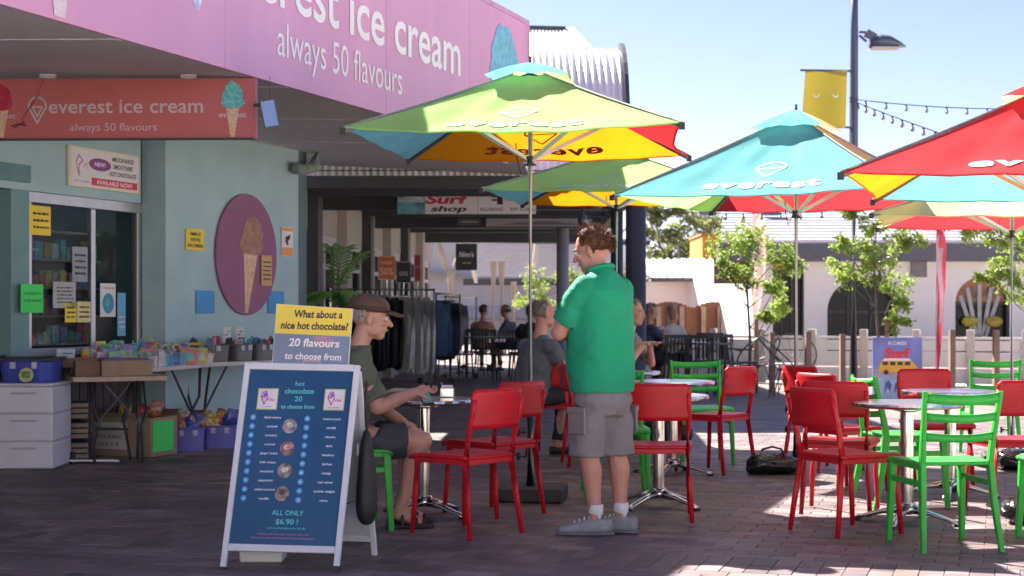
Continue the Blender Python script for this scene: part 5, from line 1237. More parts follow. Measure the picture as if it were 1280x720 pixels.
# ================================================================= sandwich board
Sb = thing('sandwich_board', 'white framed dark blue sandwich board listing hot chocolate flavours', 'sign board', (0, 0, 0))
fw = M('board_frame_white', (.66, .68, .72), .35, .05, 5)
FLt, FRt = Vector((-1.405, 7.70, 0)), Vector((-.822, 7.60, 0))
TLt, TRt = Vector((-1.325, 7.95, .985)), Vector((-.745, 7.86, .975))
bx = (FRt - FLt).normalized()
def bp_(u_, v_): return FLt.lerp(FRt, u_).lerp(TLt.lerp(TRt, u_), v_)
bnm = (FRt - FLt).cross(TLt - FLt).normalized()
for u_ in (.025, .975): MB().bar(bp_(u_, 0), bp_(u_, 1), .028, .024, up=bnm).build('front_leg', fw, Sb, bevel=.003)
for v_ in (.105, .985): MB().bar(bp_(.05, v_), bp_(.95, v_), .024, .034, up=(TLt - FLt)).build('rail', fw, Sb, bevel=.003)
MB().bar(bp_(.975, 0), bp_(.975, .03), .034, .03, up=bnm).build('rubber_foot', black, Sb); MB().bar(bp_(.025, 0), bp_(.025, .012), .034, .03, up=bnm).build('rubber_foot', black, Sb)
o0, o1, o3 = bp_(.05, .12), bp_(.95, .12), bp_(.05, .97)
navy = M('board_navy', (.018, .085, .20), .25, .12, 1.5, spec=.5)
bd = MB().ngon_prism([o0, o1, bp_(.95, .97), o3], -bnm, .006).build('panel', navy, Sb)
P = Plane(o0, o1 - o0, o3 - o0, (o1 - o0).length, (o3 - o0).length, .001)
cy = M('print_cyan', (.12, .60, .62), .5); lb = M('print_light_blue', (.07, .36, .75), .5); mg = M('print_pink', (.55, .18, .42), .5); pwh = M('print_soft_white', (.62, .66, .74), .5)
P.text('hot', .50, .905, .026, cy, bd, bold=.012, width=.09); P.text('chocolate', .5, .86, .030, cy, bd, width=.28, bold=.015); P.text('20', .5, .815, .030, cy, bd, bold=.012, width=.075); P.text('to choose from', .5, .773, .024, cy, bd, width=.32, bold=.02)
ly = M('logo_yellowgreen', (.55, .6, .3), .5); lw_ = M('logo_face', (.72, .70, .72), .5); lm = M('logo_magenta2', (.55, .04, .35), .5); lbl = M('logo_dkblue', (.08, .15, .55), .5)
for u0 in (.105, .745):
    P.rect(u0, .765, u0 + .195, .888, ly, bd, 'badge'); P.rect(u0 + .01, .772, u0 + .185, .881, lw_, bd, 'badge', .0005)
    c = u0 + .07
    P.line([(c, .795), (c - .035, .84), (c - .02, .865), (c + .01, .87), (c + .022, .85), (c - .01, .835), (c - .028, .845)], .006, lm, bd, 'logo', .0009); P.line([(c, .795), (c + .028, .842)], .005, lm, bd, 'logo', .0009); P.disc(c, .852, .008, lbl, bd, 'logo', .001)
    P.text('Vita', u0 + .13, .815, .018, lm, bd, width=.07, shear=.3, bold=.02, e=.0009); P.text('ice creamery', u0 + .1, .779, .009, lbl, bd, width=.11, bold=.02, e=.0009)
left = ['black cherry', 'caramel', 'cinnamon', 'coconut', 'ginger bread', 'irish cream', 'macadamia', 'peppermint', 'salted caramel', 'vanilla']
right = ['butterscotch', 'chilli', 'classic', 'dark', 'hazelnut', 'lychee', 'orange', 'red velvet', 'turkish delight', 'white']
for i in range(10):
    v0 = .712 - i * .0513
    P.disc(.085, v0 + .008, .0145, lb, bd, 'dot'); P.disc(.605, v0 + .004, .0145, lb, bd, 'dot')
    P.disc(.085, v0 + .008, .005, pwh, bd, 'dot', .0006, 10); P.disc(.605, v0 + .004, .005, pwh, bd, 'dot', .0006, 10)
    P.text(left[i], .275, v0 + .003, .0125, pwh, bd, width=.0125 * len(left[i]) + .015, bold=.03)
    P.text(right[i], .84, v0 - .002, .0125, pwh, bd, width=.0125 * len(right[i]) + .015, bold=.03)
for i, (u_, v_) in enumerate([(.445, .672), (.445, .545), (.445, .418), (.445, .288)]):
    pm_ = M('drink_photo%d' % i, [(.3, .25, .25), (.42, .2, .2), (.25, .2, .18), (.3, .22, .2)][i], .4, .9, 26 + i * 6)
    P.disc(u_, v_, .036, pm_, bd, 'drink_picture', .0005, 28); P.disc(u_, v_ + .006, .02, M('froth%d' % i, [(.5, .48, .46), (.6, .45, .42), (.6, .58, .55), (.12, .08, .08)][i], .4, .8, 40), bd, 'drink_picture', .0008, 14, ry=.014)
P.text('ALL ONLY', .52, .168, .028, cy, bd, width=.30, bold=.012); P.text('$6.90 !', .52, .118, .030, cy, bd, width=.21, bold=.015); P.text('add marshmallows for $1.00', .52, .091, .010, cy, bd, width=.36, bold=.015)
P.text('all drinks from oat / soy / almond + 50c extra', .5, .058, .009, mg, bd, width=.48, bold=.015); P.text('freshly steamed milk with your choice of flavour and whipped cream', .5, .037, .009, mg, bd, width=.6, bold=.015)
# back frame
BL, BR = Vector((-1.27, 8.28, 0)), Vector((-.685, 8.15, 0))
tl2, tr2 = TLt + Vector((0, .02, -.005)), TRt + Vector((.0, .025, -.005))
def bk_(u_, v_): return BL.lerp(BR, u_).lerp(tl2.lerp(tr2, u_), v_)
n2 = (BR - BL).cross(tl2 - BL).normalized()
for u_ in (.025, .975): MB().bar(bk_(u_, 0), bk_(u_, .995), .028, .022, up=n2).build('rear_leg', fw, Sb, bevel=.003)
for v_ in (.09, .97): MB().bar(bk_(.05, v_), bk_(.95, v_), .022, .03, up=(tl2 - BL)).build('rail', fw, Sb)
MB().ngon_prism([bk_(.05, .105), bk_(.95, .105), bk_(.95, .955), bk_(.05, .955)], n2, .005).build('rear_panel', M('rear_panel', (.5, .52, .56), .5), Sb)
MB().tube([TRt + Vector((.01, .0, -.02)), TRt + Vector((.01, .03, -.02))], .012, 8).build('hinge', darkst, Sb)
MB().tube([bp_(.98, .32) + Vector((0, .01, 0)), bk_(.98, .32)], .004, 5).build('stay', steel, Sb)
# white box beneath
o = MB().box((0, 0, .055), (.21, .16, .11), taper=1.06).build('plastic_tub', M('tub_white', (.62, .62, .6), .4, .05), bevel=.01); o.location = (-1.24, 7.98, 0); tag(o, 'white plastic tub on the ground under the sandwich board', 'tub')
# yellow top sign
A0, A1 = Vector((-1.19, 7.93, .975)), Vector((-.805, 7.88, .965))
ts = thing('topper_sign', 'yellow and blue hot chocolate sign slotted into the top of the sandwich board', 'sign', (0, 0, 0))
up_ = Vector((.075, .0, 1)).normalized()
P = Plane(A0, A1 - A0, up_, (A1 - A0).length, .305, .002)
s_ = MB().ngon_prism([A0, A1, A1 + up_ * .29, A0 + up_ * .305], -P.n, .006).build('card', M('card_edge', (.7, .68, .6), .4), ts)
P.poly([(.01, .01), (.99, .01), (.99, .50), (.01, .52)], M('card_slate', (.16, .22, .34), .3, .15, 3), s_, 'photo_print', .0002); P.poly([(.01, .525), (.99, .505), (.99, .945), (.01, .99)], M('card_yellow', (.80, .62, .06), .35, .04), s_, 'yellow_print', .0002)
P.poly([(.55, .3), (.8, .34), (.75, .49), (.5, .49)], M('card_pink', (.35, .22, .30), .4, .4, 9), s_, 'photo_print', .0004)
P.text('What about a', .56, .79, .12, ink, s_, width=.63, bold=.03, shear=.1, e=.001); P.text('nice hot chocolate?', .52, .60, .12, ink, s_, width=.88, bold=.03, shear=.1, e=.001)
P.text('20 flavours', .53, .32, .13, printw, s_, width=.66, bold=.02, shear=.1, e=.001); P.text('to choose from', .53, .11, .11, printw, s_, width=.74, bold=.02, shear=.1, e=.001)
P.line([(.4, .01), (.42, .09), (.62, .09), (.63, .01)], .008, M('clip', (.5, .3, .3), .4), s_, 'clip')
# hanging bag
hb = thing('hanging_bag', 'long black bag hanging from the right side of the sandwich board', 'bag', (-.72, 7.93, 0), R(78))
o = MB().loft([((0, 0, .66), (.02, 0, 0), (0, .015, 0)), ((0, 0, .58), (.05, 0, 0), (0, .03, 0)), ((.0, 0, .45), (.07, 0, 0), (0, .045, 0)), ((0, 0, .30), (.085, 0, 0), (0, .055, 0)), ((0, 0, .22), (.075, 0, 0), (0, .05, 0)), ((0, 0, .18), (.03, 0, 0), (0, .02, 0))], 18).build('sack', M('bag_black', (.015, .015, .018), .6, .2, 8, bump=.4, bscale=14), hb, smooth=True, sub=1)
MB().tube([(0, 0, .64), (.01, .01, .78), (0, 0, .9)], .007, 6).tube([(.03, 0, .6), (.02, .02, .75), (0, 0, .9)], .006, 6).build('strap', black, hb)
MB().tube([(.05, 0, .5), (.12, 0, .48), (.13, 0, .40), (.06, 0, .36)], .007, 6).tube([(.06, 0, .34), (.13, .0, .33), (.14, 0, .28)], .009, 6).build('loop', black, hb)
MB().box((-.02, .035, .56), (.05, .004, .06)).build('tag', M('tag_grey', (.5, .5, .5), .6), hb)

# ================================================================= goods tables
tmat = M('trestle_top', (.55, .50, .50), .6, .08, 4); tl_ = M('trestle_leg', (.05, .05, .055), .5); ply = M('plywood', (.48, .36, .27), .7, .2, 6, stretch=(1, 8, 1))
def trestle(label, c, L_, wd, z, rot, mat, seed=0):
    T = thing('trestle_table', label, 'table', (c[0], c[1], 0), rot, 'trestle tables of goods')
    MB().box((0, 0, z - .02), (L_, wd, .04)).build('table_top', mat, T, bevel=.005)
    for s in (-1, 1):
        x = s * (L_ / 2 - .18)
        MB().tube([(x, -wd / 2 + .08, z - .04), (x + s * .03, -wd / 2 + .10, z * .6), (x, -wd / 2 + .16, z * .42), (x, -wd / 2 + .10, .01)], .013, 7).tube([(x, wd / 2 - .08, z - .04), (x, wd / 2 - .10, z * .6), (x, wd / 2 - .16, z * .42), (x, wd / 2 - .10, .01)], .013, 7).build('leg', tl_, T, smooth=True)
        MB().bar((x, -wd / 2 + .12, z * .34), (x, wd / 2 - .12, z * .34), .02, .02).build('cross_bar', tl_, T); MB().bar((x, -.1, z * .42), (x - s * .3, -.05, z - .05), .015, .015).build('brace', tl_, T)
    return T
def rotv(a, x, y): return (x * math.cos(a) - y * math.sin(a), x * math.sin(a) + y * math.cos(a))
TA = ((-3.22, 13.02), .74, .46, .715, R(22)); TB = ((-3.18, 13.95), 1.75, .55, .765, math.atan2(1.6, .34)); TC_ = ((-2.62, 15.25), 1.3, .5, .765, math.atan2(.9, .75))
trestle('plywood topped trestle table by the white drawers', *TA[:1], *TA[1:4], TA[4], ply)
trestle('middle trestle table piled with colourful baskets and toys', TB[0], TB[1], TB[2], TB[3], TB[4], tmat)
trestle('trestle table with grey tubs under the round mural', TC_[0], TC_[1], TC_[2], TC_[3], TC_[4], tmat)
def tray_box(mb, w, d, h, t=.006, taper=1.0):
    mb.box((0, 0, t / 2), (w, d, t))
    for sx in (-1, 1): mb.box((sx * (w / 2 - t / 2), 0, h / 2), (t, d, h))
    for sy in (-1, 1): mb.box((0, sy * (d / 2 - t / 2), h / 2), (w - 2 * t, t, h))
    return mb
# white drawer towers
dm = M('drawer_white', (.62, .64, .70), .4, .05, 3); ds = M('drawer_grey', (.42, .43, .48), .4, .05)  # white for the drawers, a darker grey for frame and handles
for i, (x, Y, lb_) in enumerate([(-3.80, 12.72, 'white plastic three drawer tower with the badge carrying blue tub on it'), (-4.28, 12.74, 'white plastic three drawer tower at the left picture edge')]):
    T = thing('drawer_tower', lb_, 'drawer unit', (x, Y, 0), R(0), 'white plastic drawer towers')
    MB().box((0, 0, .33), (.44, .52, .65)).build('frame', ds, T, bevel=.008)
    for k in range(3):
        d_ = MB().box((0, -.006, .115 + k * .215), (.45, .53, .205)).build('drawer', dm, T, bevel=.012); MB().box((0, -.275, .17 + k * .215), (.2, .015, .015)).build('handle', ds, d_, bevel=.004)
    MB().box((0, 0, .665), (.46, .54, .02)).build('top', dm, T, bevel=.006)
btub = M('tub_blue_plastic', (.08, .12, .55), .25, .2, 4, trans=.3); ltub = M('tub_lilac_plastic', (.22, .22, .62), .25, .15, 4, trans=.3)
def tub(label, loc, rot, w, d, h, mat, lid=None, group=None, cat='tub', name='storage_tub', rim=True):
    T = thing(name, label, cat, loc, rot, group)
    mb = MB(); mb.loft([((0, 0, 0), (w / 2 * .93, 0, 0), (0, d / 2 * .93, 0), .35), ((0, 0, h), (w / 2, 0, 0), (0, d / 2, 0), .35), ((0, 0, h), (w / 2 - .01, 0, 0), (0, d / 2 - .01, 0), .35), ((0, 0, .01), (w / 2 * .93 - .01, 0, 0), (0, d / 2 * .93 - .01, 0), .35)], 28)
    mb.build('body', mat, T)
    if rim: MB().tube([(w / 2 * math.copysign(abs(math.cos(t)) ** .35, math.cos(t)), d / 2 * math.copysign(abs(math.sin(t)) ** .35, math.sin(t)), h) for t in [2 * PI * i / 28 for i in range(29)]], .008, 5).build('rim', mat, T)
    for s in (-1, 1): MB().box((s * w * .2, -d / 2 - .004, h * .82), (.04, .012, .05)).build('clip', M('tub_clip', (.4, .42, .6), .4), T)
    if lid: MB().box((0, 0, h + .012), (w + .01, d + .01, .03)).build('lid', lid, T, bevel=.008)
    return T
tub('blue plastic tub with a round badge on the white drawers', (-3.80, 12.66, .677), 0, .42, .42, .17, btub, M('lid_black', (.015, .015, .02), .4))
tub('blue plastic tub at the left edge on the drawers', (-4.27, 12.72, .677), 0, .40, .40, .18, M('tub_blue2', (.14, .16, .6), .25, .2, 4, trans=.3), MATS['lid_black'])
o, P = plate('badge', 'round pale badge leaning on the blue tub by the drawers', 'badge', W(24, 0, 12.35).xy, W(43, 0, 12.35).xy, .66, .80, M('badge_x', (.0, .0, .0), .5), .004)
bpy.data.objects.remove(o)
c = W(33, 469, 12.40); o = MB().lathe((0, 0, 0), [(0, 0), (.055, 0), (.06, .006), (0, .008)], 8, ax=(0, -1, .2)).build('badge', M('badge_cream', (.45, .42, .2), .5, .2, 20)); o.location = c; tag(o, 'round cream badge leaning against the blue tub', 'badge')
MB().box((0, -.012, .005), (.06, .003, .05)).build('print', M('badge_green', (.1, .22, .08), .5, .5, 40), o)
# cardboard
card = M('cardboard', (.33, .23, .155), .85, .15, 6, stretch=(1, 1, .3)); card_d = M('cardboard_dark', (.2, .13, .085), .85, .15, 6)
cb = thing('cardboard_box', 'large open cardboard box on the ground with a handwritten price sheet', 'box', (-3.33, 13.84, 0), R(-20))
tray_box(MB(), .74, .42, .33).build('carton', card, cb)
MB().bar((-.37, -.21, .33), (-.40, -.35, .38), .3, .004).build('flap', card, cb) if False else MB().ngon_prism([(-.36, -.21, .33), (.36, -.21, .33), (.33, -.25, .37), (-.34, -.27, .36)], (0, 0, 1), .004).build('flap', card, cb)
MB().ngon_prism([(-.36, .21, .33), (.36, .21, .33), (.34, .29, .38), (-.35, .3, .37)], (0, 0, 1), .004).build('flap', card_d, cb)
ps, P = plate('price_sheet', None, None, (-.20, -.213), (.14, -.213), .06, .29, M('sheet_grey', (.55, .52, .48), .7), .003, parent=cb)
for i, s_ in enumerate(('BUCKET', 'SPADE & BALL', 'ONLY $')): P.text(s_, .45, .68 - i * .28, .14, ink, ps, width=(.5, .85, .6)[i])
o = MB().ngon_prism([(.373, -.18, .04), (.373, .14, .04), (.373, .14, .30), (.373, -.18, .30)], (1, 0, 0), .003).build('green_sheet', lime, cb)
# cartons on plywood table
za = .717
c = Vector((-3.14, 12.98, za)); T = thing('carton', 'flat brown carton with a blue lid on the plywood table', 'box', c, R(20)); tray_box(MB(), .40, .34, .125).build('walls', card, T); MB().box((-.02, .02, .133), (.36, .3, .015), (0, 0, .1)).build('blue_lid', M('blue_lid', (.04, .06, .28), .4), T)
T = thing('carton', 'dark carton on the left of the plywood table', 'box', (-3.44, 12.92, za), R(20)); tray_box(MB(), .19, .32, .12).build('walls', card_d, T); MB().box((0, 0, .07), (.16, .28, .08)).build('contents', M('dark_goods', (.06, .05, .06), .6, .5, 20), T)
T = thing('carton', 'shallow tray of wooden bits with a red bow at the left table end', 'box', (-3.48, 13.05, .78), R(15)); tray_box(MB(), .35, .25, .08).build('walls', card_d, T); MB().ell((0, -.1, .08), (.03, .02, .02)).build('bow', red, T)
def pcard(label, c, w, h, mat, lean=.25, rot=0):
    T = thing('display_card', label, 'card', c, rot)
    MB().box((0, h * .5 * math.sin(lean), h / 2), (w, .006, h), (-lean, 0, 0)).build('card', mat, T); MB().box((0, .05 + h * .3 * math.sin(lean), h * .35), (.02, .08, .01), (.5, 0, 0)).build('prop', paper, T)
    mb = MB(); rg2 = random.Random(int(w * 1e4))
    for i in range(3): mb.box((rg2.uniform(-.2, .2) * w, h * .5 * math.sin(lean) - .006, h * (.3 + .2 * i)), (w * rg2.uniform(.3, .6), .003, h * .07), (-lean, 0, 0))
    mb.build('writing', M('blue_writing', (.05, .15, .5), .5), T)
pcard('white card with blue writing propped behind the blue tub', (-3.66, 13.1, .80), .15, .13, M('card_bluewhite', (.5, .6, .72), .6))
pcard('plain pale card lying against the carton', (-3.25, 13.2, .80), .2, .09, M('card_pale', (.55, .52, .48), .6), .5)
pcard('left of two white booklets standing in the grey tubs', (-2.78, 15.6, .93), .075, .15, paper, .15)
pcard('right of two white booklets standing in the grey tubs', (-2.66, 15.62, .93), .075, .15, M('paper_pinkish', (.7, .62, .64), .6), .15)
# grey tubs on table C
gt = M('tub_grey', (.14, .14, .15), .5, .1, 4)
for i, (t_, w_, lb_) in enumerate([(-.42, .40, 'long dark grey tub at the left end of the far trestle table'), (-.06, .22, 'dark grey tub second from left on the far trestle table'), (.2, .22, 'dark grey tub third from left on the far trestle table'), (.44, .22, 'dark grey tub nearest the yellow sign on the far trestle table')]):
    dx, dy = rotv(TC_[4], t_, -.05); tub(lb_, (TC_[0][0] + dx, TC_[0][1] + dy, .768), TC_[4] - R(25) if i == 0 else TC_[4], w_, .30, .15, gt, group='grey tubs of packets')
    rg = random.Random(70 + i); T = thing('packet_pile', 'small bright wrapped packets in the ' + ['first', 'second', 'third', 'fourth'][i] + ' grey tub from the left', 'packets', (TC_[0][0] + dx, TC_[0][1] + dy, .90), 0)
    for k in range(16 if i == 0 else 10):
        cc = rg.choice([(.05, .12, .35), (.4, .05, .1), (.5, .5, .55), (.1, .3, .4), (.03, .03, .06), (.5, .25, .35), (.2, .25, .5)])
        MB().box((rg.uniform(-.4, .4) * w_ * .8, rg.uniform(-.1, .1), rg.uniform(0, .05)), (rg.uniform(.05, .08), .02, rg.uniform(.07, .11)), (rg.uniform(-.4, .4), rg.uniform(-.5, .5), rg.uniform(0, 3))).build('packet', M('pk%d' % hash(cc), cc, .35, .5, 40), T, bevel=.004)
# ground tubs with lolly bags
def snack_bag(parent, p, rg, s=1):
    mb = MB(); w_, h_ = .12 * s, .17 * s
    mb.loft([((0, 0, 0), (w_ / 2, 0, 0), (0, .012, 0), .7), ((0, 0, h_ * .2), (w_ / 2, 0, 0), (0, .045, 0), .8), ((0, 0, h_ * .7), (w_ / 2, 0, 0), (0, .04, 0), .8), ((0, 0, h_ * .92), (w_ / 2 * 1.02, 0, 0), (0, .008, 0), .7), ((0, 0, h_), (w_ / 2 * 1.05, 0, 0), (0, .003, 0), .6)], 14)
    cc = rg.choice([(.04, .06, .3), (.5, .35, .08), (.6, .1, .1), (.55, .5, .45), (.3, .12, .06), (.1, .1, .3)])
    o = mb.build('snack_bag', M('snack%d' % hash(cc), cc, .2, .8, 30, spec=.7), parent, smooth=True); o.location = p; o.rotation_euler = (rg.uniform(-.9, .5), rg.uniform(-.5, .5), rg.uniform(-1, 1))
for i, (x, y, Y, lb_) in enumerate([(234, 0, 14.25, 'lilac plastic tub of lolly bags on the ground beside the cardboard box'), (273, 0, 14.55, 'lilac plastic tub of lolly bags on the ground nearest the sandwich board')]):
    X = (x - 640) * Y / F; T = tub(lb_, (X, Y, 0), R(15), .30, .34, .20, ltub, group='lilac tubs on the ground')
    rg = random.Random(90 + i); G_ = thing('lolly_bags', 'heap of shiny lolly bags in the ' + ('left' if i == 0 else 'right') + ' lilac tub', 'snack bags', (X, Y, .09), R(15))
    for k in range(9): snack_bag(G_, (rg.uniform(-.1, .1), rg.uniform(-.12, .1), rg.uniform(.02, .12)), rg)
G_ = thing('lolly_bags', 'shiny dark blue bags sticking out of the cardboard box', 'snack bags', (-3.2, 13.84, .24), R(-20)); rg = random.Random(95)
for k in range(6): snack_bag(G_, (rg.uniform(-.25, .2), rg.uniform(-.1, .1), rg.uniform(0, .06)), rg)
# colourful goods on table B and the back of it
plast = [(.55, .22, .45), (.12, .30, .55), (.55, .5, .08), (.15, .45, .2), (.6, .15, .1), (.5, .45, .55), (.65, .6, .6), (.3, .2, .5), (.1, .5, .45)]
pn = ['pink', 'blue', 'yellow', 'green', 'red', 'lilac', 'white', 'purple', 'turquoise']
def toy(kind, lb_, loc, ci, rot, s=1.0, group=None):
    rg = random.Random(int(loc[0] * 977) + ci); T = thing(kind, lb_, {'toy_basket': 'basket', 'gift_box': 'box', 'mirror_toy': 'toy', 'plush_toy': 'toy', 'candy_cup': 'cup', 'toy_pack': 'toy pack'}[kind], loc, rot, group)
    m = M('plastic_' + pn[ci], plast[ci], .35, .25, 18); m2 = M('plastic_' + pn[(ci + 4) % 9], plast[(ci + 4) % 9], .35, .25, 18)
    if kind == 'toy_basket':
        MB().lathe((0, 0, 0), [(0, 0), (.045 * s, 0), (.065 * s, .07 * s), (.07 * s, .075 * s), (.058 * s, .068 * s), (.04 * s, .01), (0, .01)], 14).build('bowl', m, T)
        MB().tube([(.062 * s * math.cos(t), 0, .07 * s + .08 * s * math.sin(t)) for t in [PI * i / 8 for i in range(9)]], .005, 5).build('handle', m2, T)
        for k in range(5): MB().ell((rg.uniform(-.03, .03), rg.uniform(-.03, .03), .075 * s), (.022, .02, .026), n=8, m=6).build('egg', M('plastic_' + pn[(ci + k + 1) % 9], plast[(ci + k + 1) % 9], .35, .25, 18), T, smooth=True)
    elif kind == 'gift_box':
        MB().box((0, 0, .05 * s), (.11 * s, .09, .10 * s)).build('carton', m, T, bevel=.004); MB().box((0, -.047, .05 * s), (.07 * s, .003, .05 * s)).build('window', m2, T); MB().box((0, 0, .10 * s), (.12 * s, .02, .004)).build('ribbon', m2, T)
    elif kind == 'mirror_toy':
        MB().lathe((0, 0, .085 * s), [(0, 0), (.045 * s, 0), (.055 * s, .006), (.055 * s, .014), (.04 * s, .016), (0, .01)], 18, ax=(0, -1, .25)).build('disc', m, T); MB().box((0, 0, .02), (.05, .05, .04)).build('foot', m2, T, bevel=.006)
        MB().lathe((0, -.016, .086 * s), [(0, 0), (.032 * s, 0), (.0, .004)], 14, ax=(0, -1, .25)).build('face', m2, T)
    elif kind == 'plush_toy':
        q = MB().ell((0, 0, .045), (.045, .04, .045)).ell((.01, -.01, .10), (.033, .03, .03)); q.build('body', m, T, smooth=True)
        for s2 in (-1, 1): MB().ell((.01 + s2 * .02, 0, .13), (.010, .008, .022)).build('ear', m2, T, smooth=True)
    elif kind == 'candy_cup':
        MB().lathe((0, 0, 0), [(0, 0), (.03, 0), (.042, .09), (0, .09)], 12).build('cup', m, T); MB().ell((0, 0, .09), (.042, .042, .03)).build('dome', M('dome_clear', (.5, .5, .6), .1, .1, trans=.4), T, smooth=True)
    else:
        MB().box((0, .01, .08), (.10, .008, .15), (-.25, 0, 0)).build('backing', m, T); MB().ell((0, -.012, .075), (.035, .02, .045)).build('blister', m2, T, smooth=True)
        MB().box((0, .012, .145), (.09, .012, .025), (-.25, 0, 0)).build('header', M('plastic_' + pn[(ci + 2) % 9], plast[(ci + 2) % 9], .35, .25, 18), T)
kinds = ['toy_basket', 'gift_box', 'mirror_toy', 'plush_toy', 'candy_cup', 'toy_pack']; desc = {'toy_basket': '%s basket of little eggs', 'gift_box': '%s gift box', 'mirror_toy': '%s round hand mirror toy', 'plush_toy': '%s soft toy', 'candy_cup': '%s candy cup', 'toy_pack': '%s carded toy'}
rg = random.Random(21); nn = 0; seen_toys = set()
for r_ in range(4):
    t_ = -.80
    while t_ < .82:
        ci = rg.randrange(9); kd = rg.choice(kinds) if r_ else rg.choice(['gift_box', 'toy_basket', 'candy_cup', 'gift_box'])
        dx, dy = rotv(TB[4], t_ + rg.uniform(-.02, .02), -.22 + r_ * .13 + rg.uniform(-.02, .02))
        where = ['front edge', 'second row', 'third row', 'back row'][r_] + ' of the toy table, ' + ('near end' if t_ < -.3 else 'middle' if t_ < .3 else 'far end')
        while (kd, ci, where) in seen_toys: ci = (ci + 1) % 9
        seen_toys.add((kd, ci, where))
        toy(kd, (desc[kd] % pn[ci]) + ' in the ' + where, (TB[0][0] + dx, TB[0][1] + dy, TB[3] + .001 + r_ * .02), ci, rg.uniform(-.6, .6), rg.uniform(.9, 1.35), 'novelties heaped on the middle trestle table'); nn += 1
        t_ += rg.uniform(.095, .14)
# riser under back rows
T = thing('display_riser', 'low pale riser carrying the back rows of novelties', 'riser', (TB[0][0], TB[0][1], TB[3]), TB[4]); MB().box((0, .15, .01), (1.6, .22, .02)).build('board', tmat, T)
# yellow plush and wooden birds on back crate
T = thing('wooden_crate', 'dark crate of dried sticks and driftwood against the teal wall', 'crate', (-3.03, 15.1, .77), R(40)); tray_box(MB(), .34, .2, .12, .012).build('walls', card_d, T)
rg = random.Random(33); mb = MB()
for i in range(14): p = Vector((rg.uniform(-.14, .14), rg.uniform(-.06, .06), .06)); mb.tube([p, p + Vector((rg.uniform(-.06, .06), rg.uniform(-.03, .03), rg.uniform(.08, .16)))], [.008, .004], 5)
mb.build('sticks', M('driftwood', (.3, .2, .12), .8, .3, 10), T)
T = thing('yellow_cushion_toy', 'bright yellow rounded cushion toy left of the grey tubs', 'toy', (-2.92, 14.8, .87), R(40)); MB().ell((0, 0, .03), (.13, .07, .05)).build('body', M('plush_yellow', (.75, .45, .02), .8, .15, 20), T, smooth=True); MB().ell((-.1, 0, .05), (.04, .03, .03)).build('head', MATS['plush_yellow'], T, smooth=True); MB().box((0, 0, -.05), (.2, .14, .1)).build('box_base', card, T)
T = thing('kite_pack', 'white folded board lying on the ground under the plywood table', 'board', (-3.42, 13.05, 0), R(35)); MB().box((0, 0, .02), (.42, .1, .015), (0, .06, 0)).build('board', white, T, bevel=.004); MB().box((-.17, 0, .05), (.03, .06, .1)).build('end', black, T)
for i in range(3):
    T = thing('wooden_pallet_slat_stack' if False else 'slatted_crate', ['slatted timber crate seen under the plywood table, top one', 'slatted timber crate seen under the plywood table, middle one', 'slatted timber crate seen under the plywood table, lowest one'][i], 'crate', (-3.66, 13.32, .02 + .165 * (2 - i)), R(18))
    for k in range(3): MB().box((0, -.14, .02 + k * .045), (.24, .012, .03)).build('slat', M('crate_wood', (.34, .26, .2), .8, .2, 5), T)
    MB().box((0, 0, .07), (.22, .26, .13)).build('contents', M('crate_dark', (.03, .03, .04), .7, .5, 15), T)
# ================================================================= people
def skinm(name, c): 
    m = M(name, c, .5, .10, 14, bump=.05, bscale=60)
    m.node_tree.nodes['Principled BSDF'].inputs['Subsurface Weight'].default_value = .12
    m.node_tree.nodes['Principled BSDF'].inputs['Subsurface Radius'].default_value = (.02, .008, .004)
    return m
sk_ruddy = skinm('skin_ruddy', (.50, .24, .18)); sk_pale = skinm('skin_pale', (.52, .27, .20)); sk_tan = skinm('skin_tan', (.42, .22, .14))
def remesh(o, vox, smooth=4, disp=None, tex=None):
    md = o.modifiers.new('r', 'REMESH'); md.mode = 'VOXEL'; md.voxel_size = vox; md.use_smooth_shade = True
    ms = o.modifiers.new('s', 'SMOOTH'); ms.factor = .5; ms.iterations = smooth
    if disp:
        t = bpy.data.textures.get('fold%g' % tex) or bpy.data.textures.new('fold%g' % tex, 'CLOUDS'); t.noise_scale = tex; t.noise_depth = 1
        d = o.modifiers.new('d', 'DISPLACE'); d.texture = t; d.strength = disp; d.mid_level = .5
    dg = bpy.context.evaluated_depsgraph_get(); me = bpy.data.meshes.new_from_object(o.evaluated_get(dg))
    old = o.data; nm = old.name; o.modifiers.clear(); o.data = me; bpy.data.meshes.remove(old); me.name = nm
    for p in me.polygons: p.use_smooth = True
    return o
def V3(*a): return Vector(a)
def limb(mb, pts, rs, n=12):
    for (a, b), (ra, rb) in zip(zip(pts, pts[1:]), zip(rs, rs[1:])): mb.caps(a, ra, b, rb, n)
def head_frame(fdir, up=Vector((0, 0, 1))):
    y = Vector(fdir).normalized(); x = y.cross(up).normalized(); z = x.cross(y)
    return Matrix((x, y, z)).transposed()
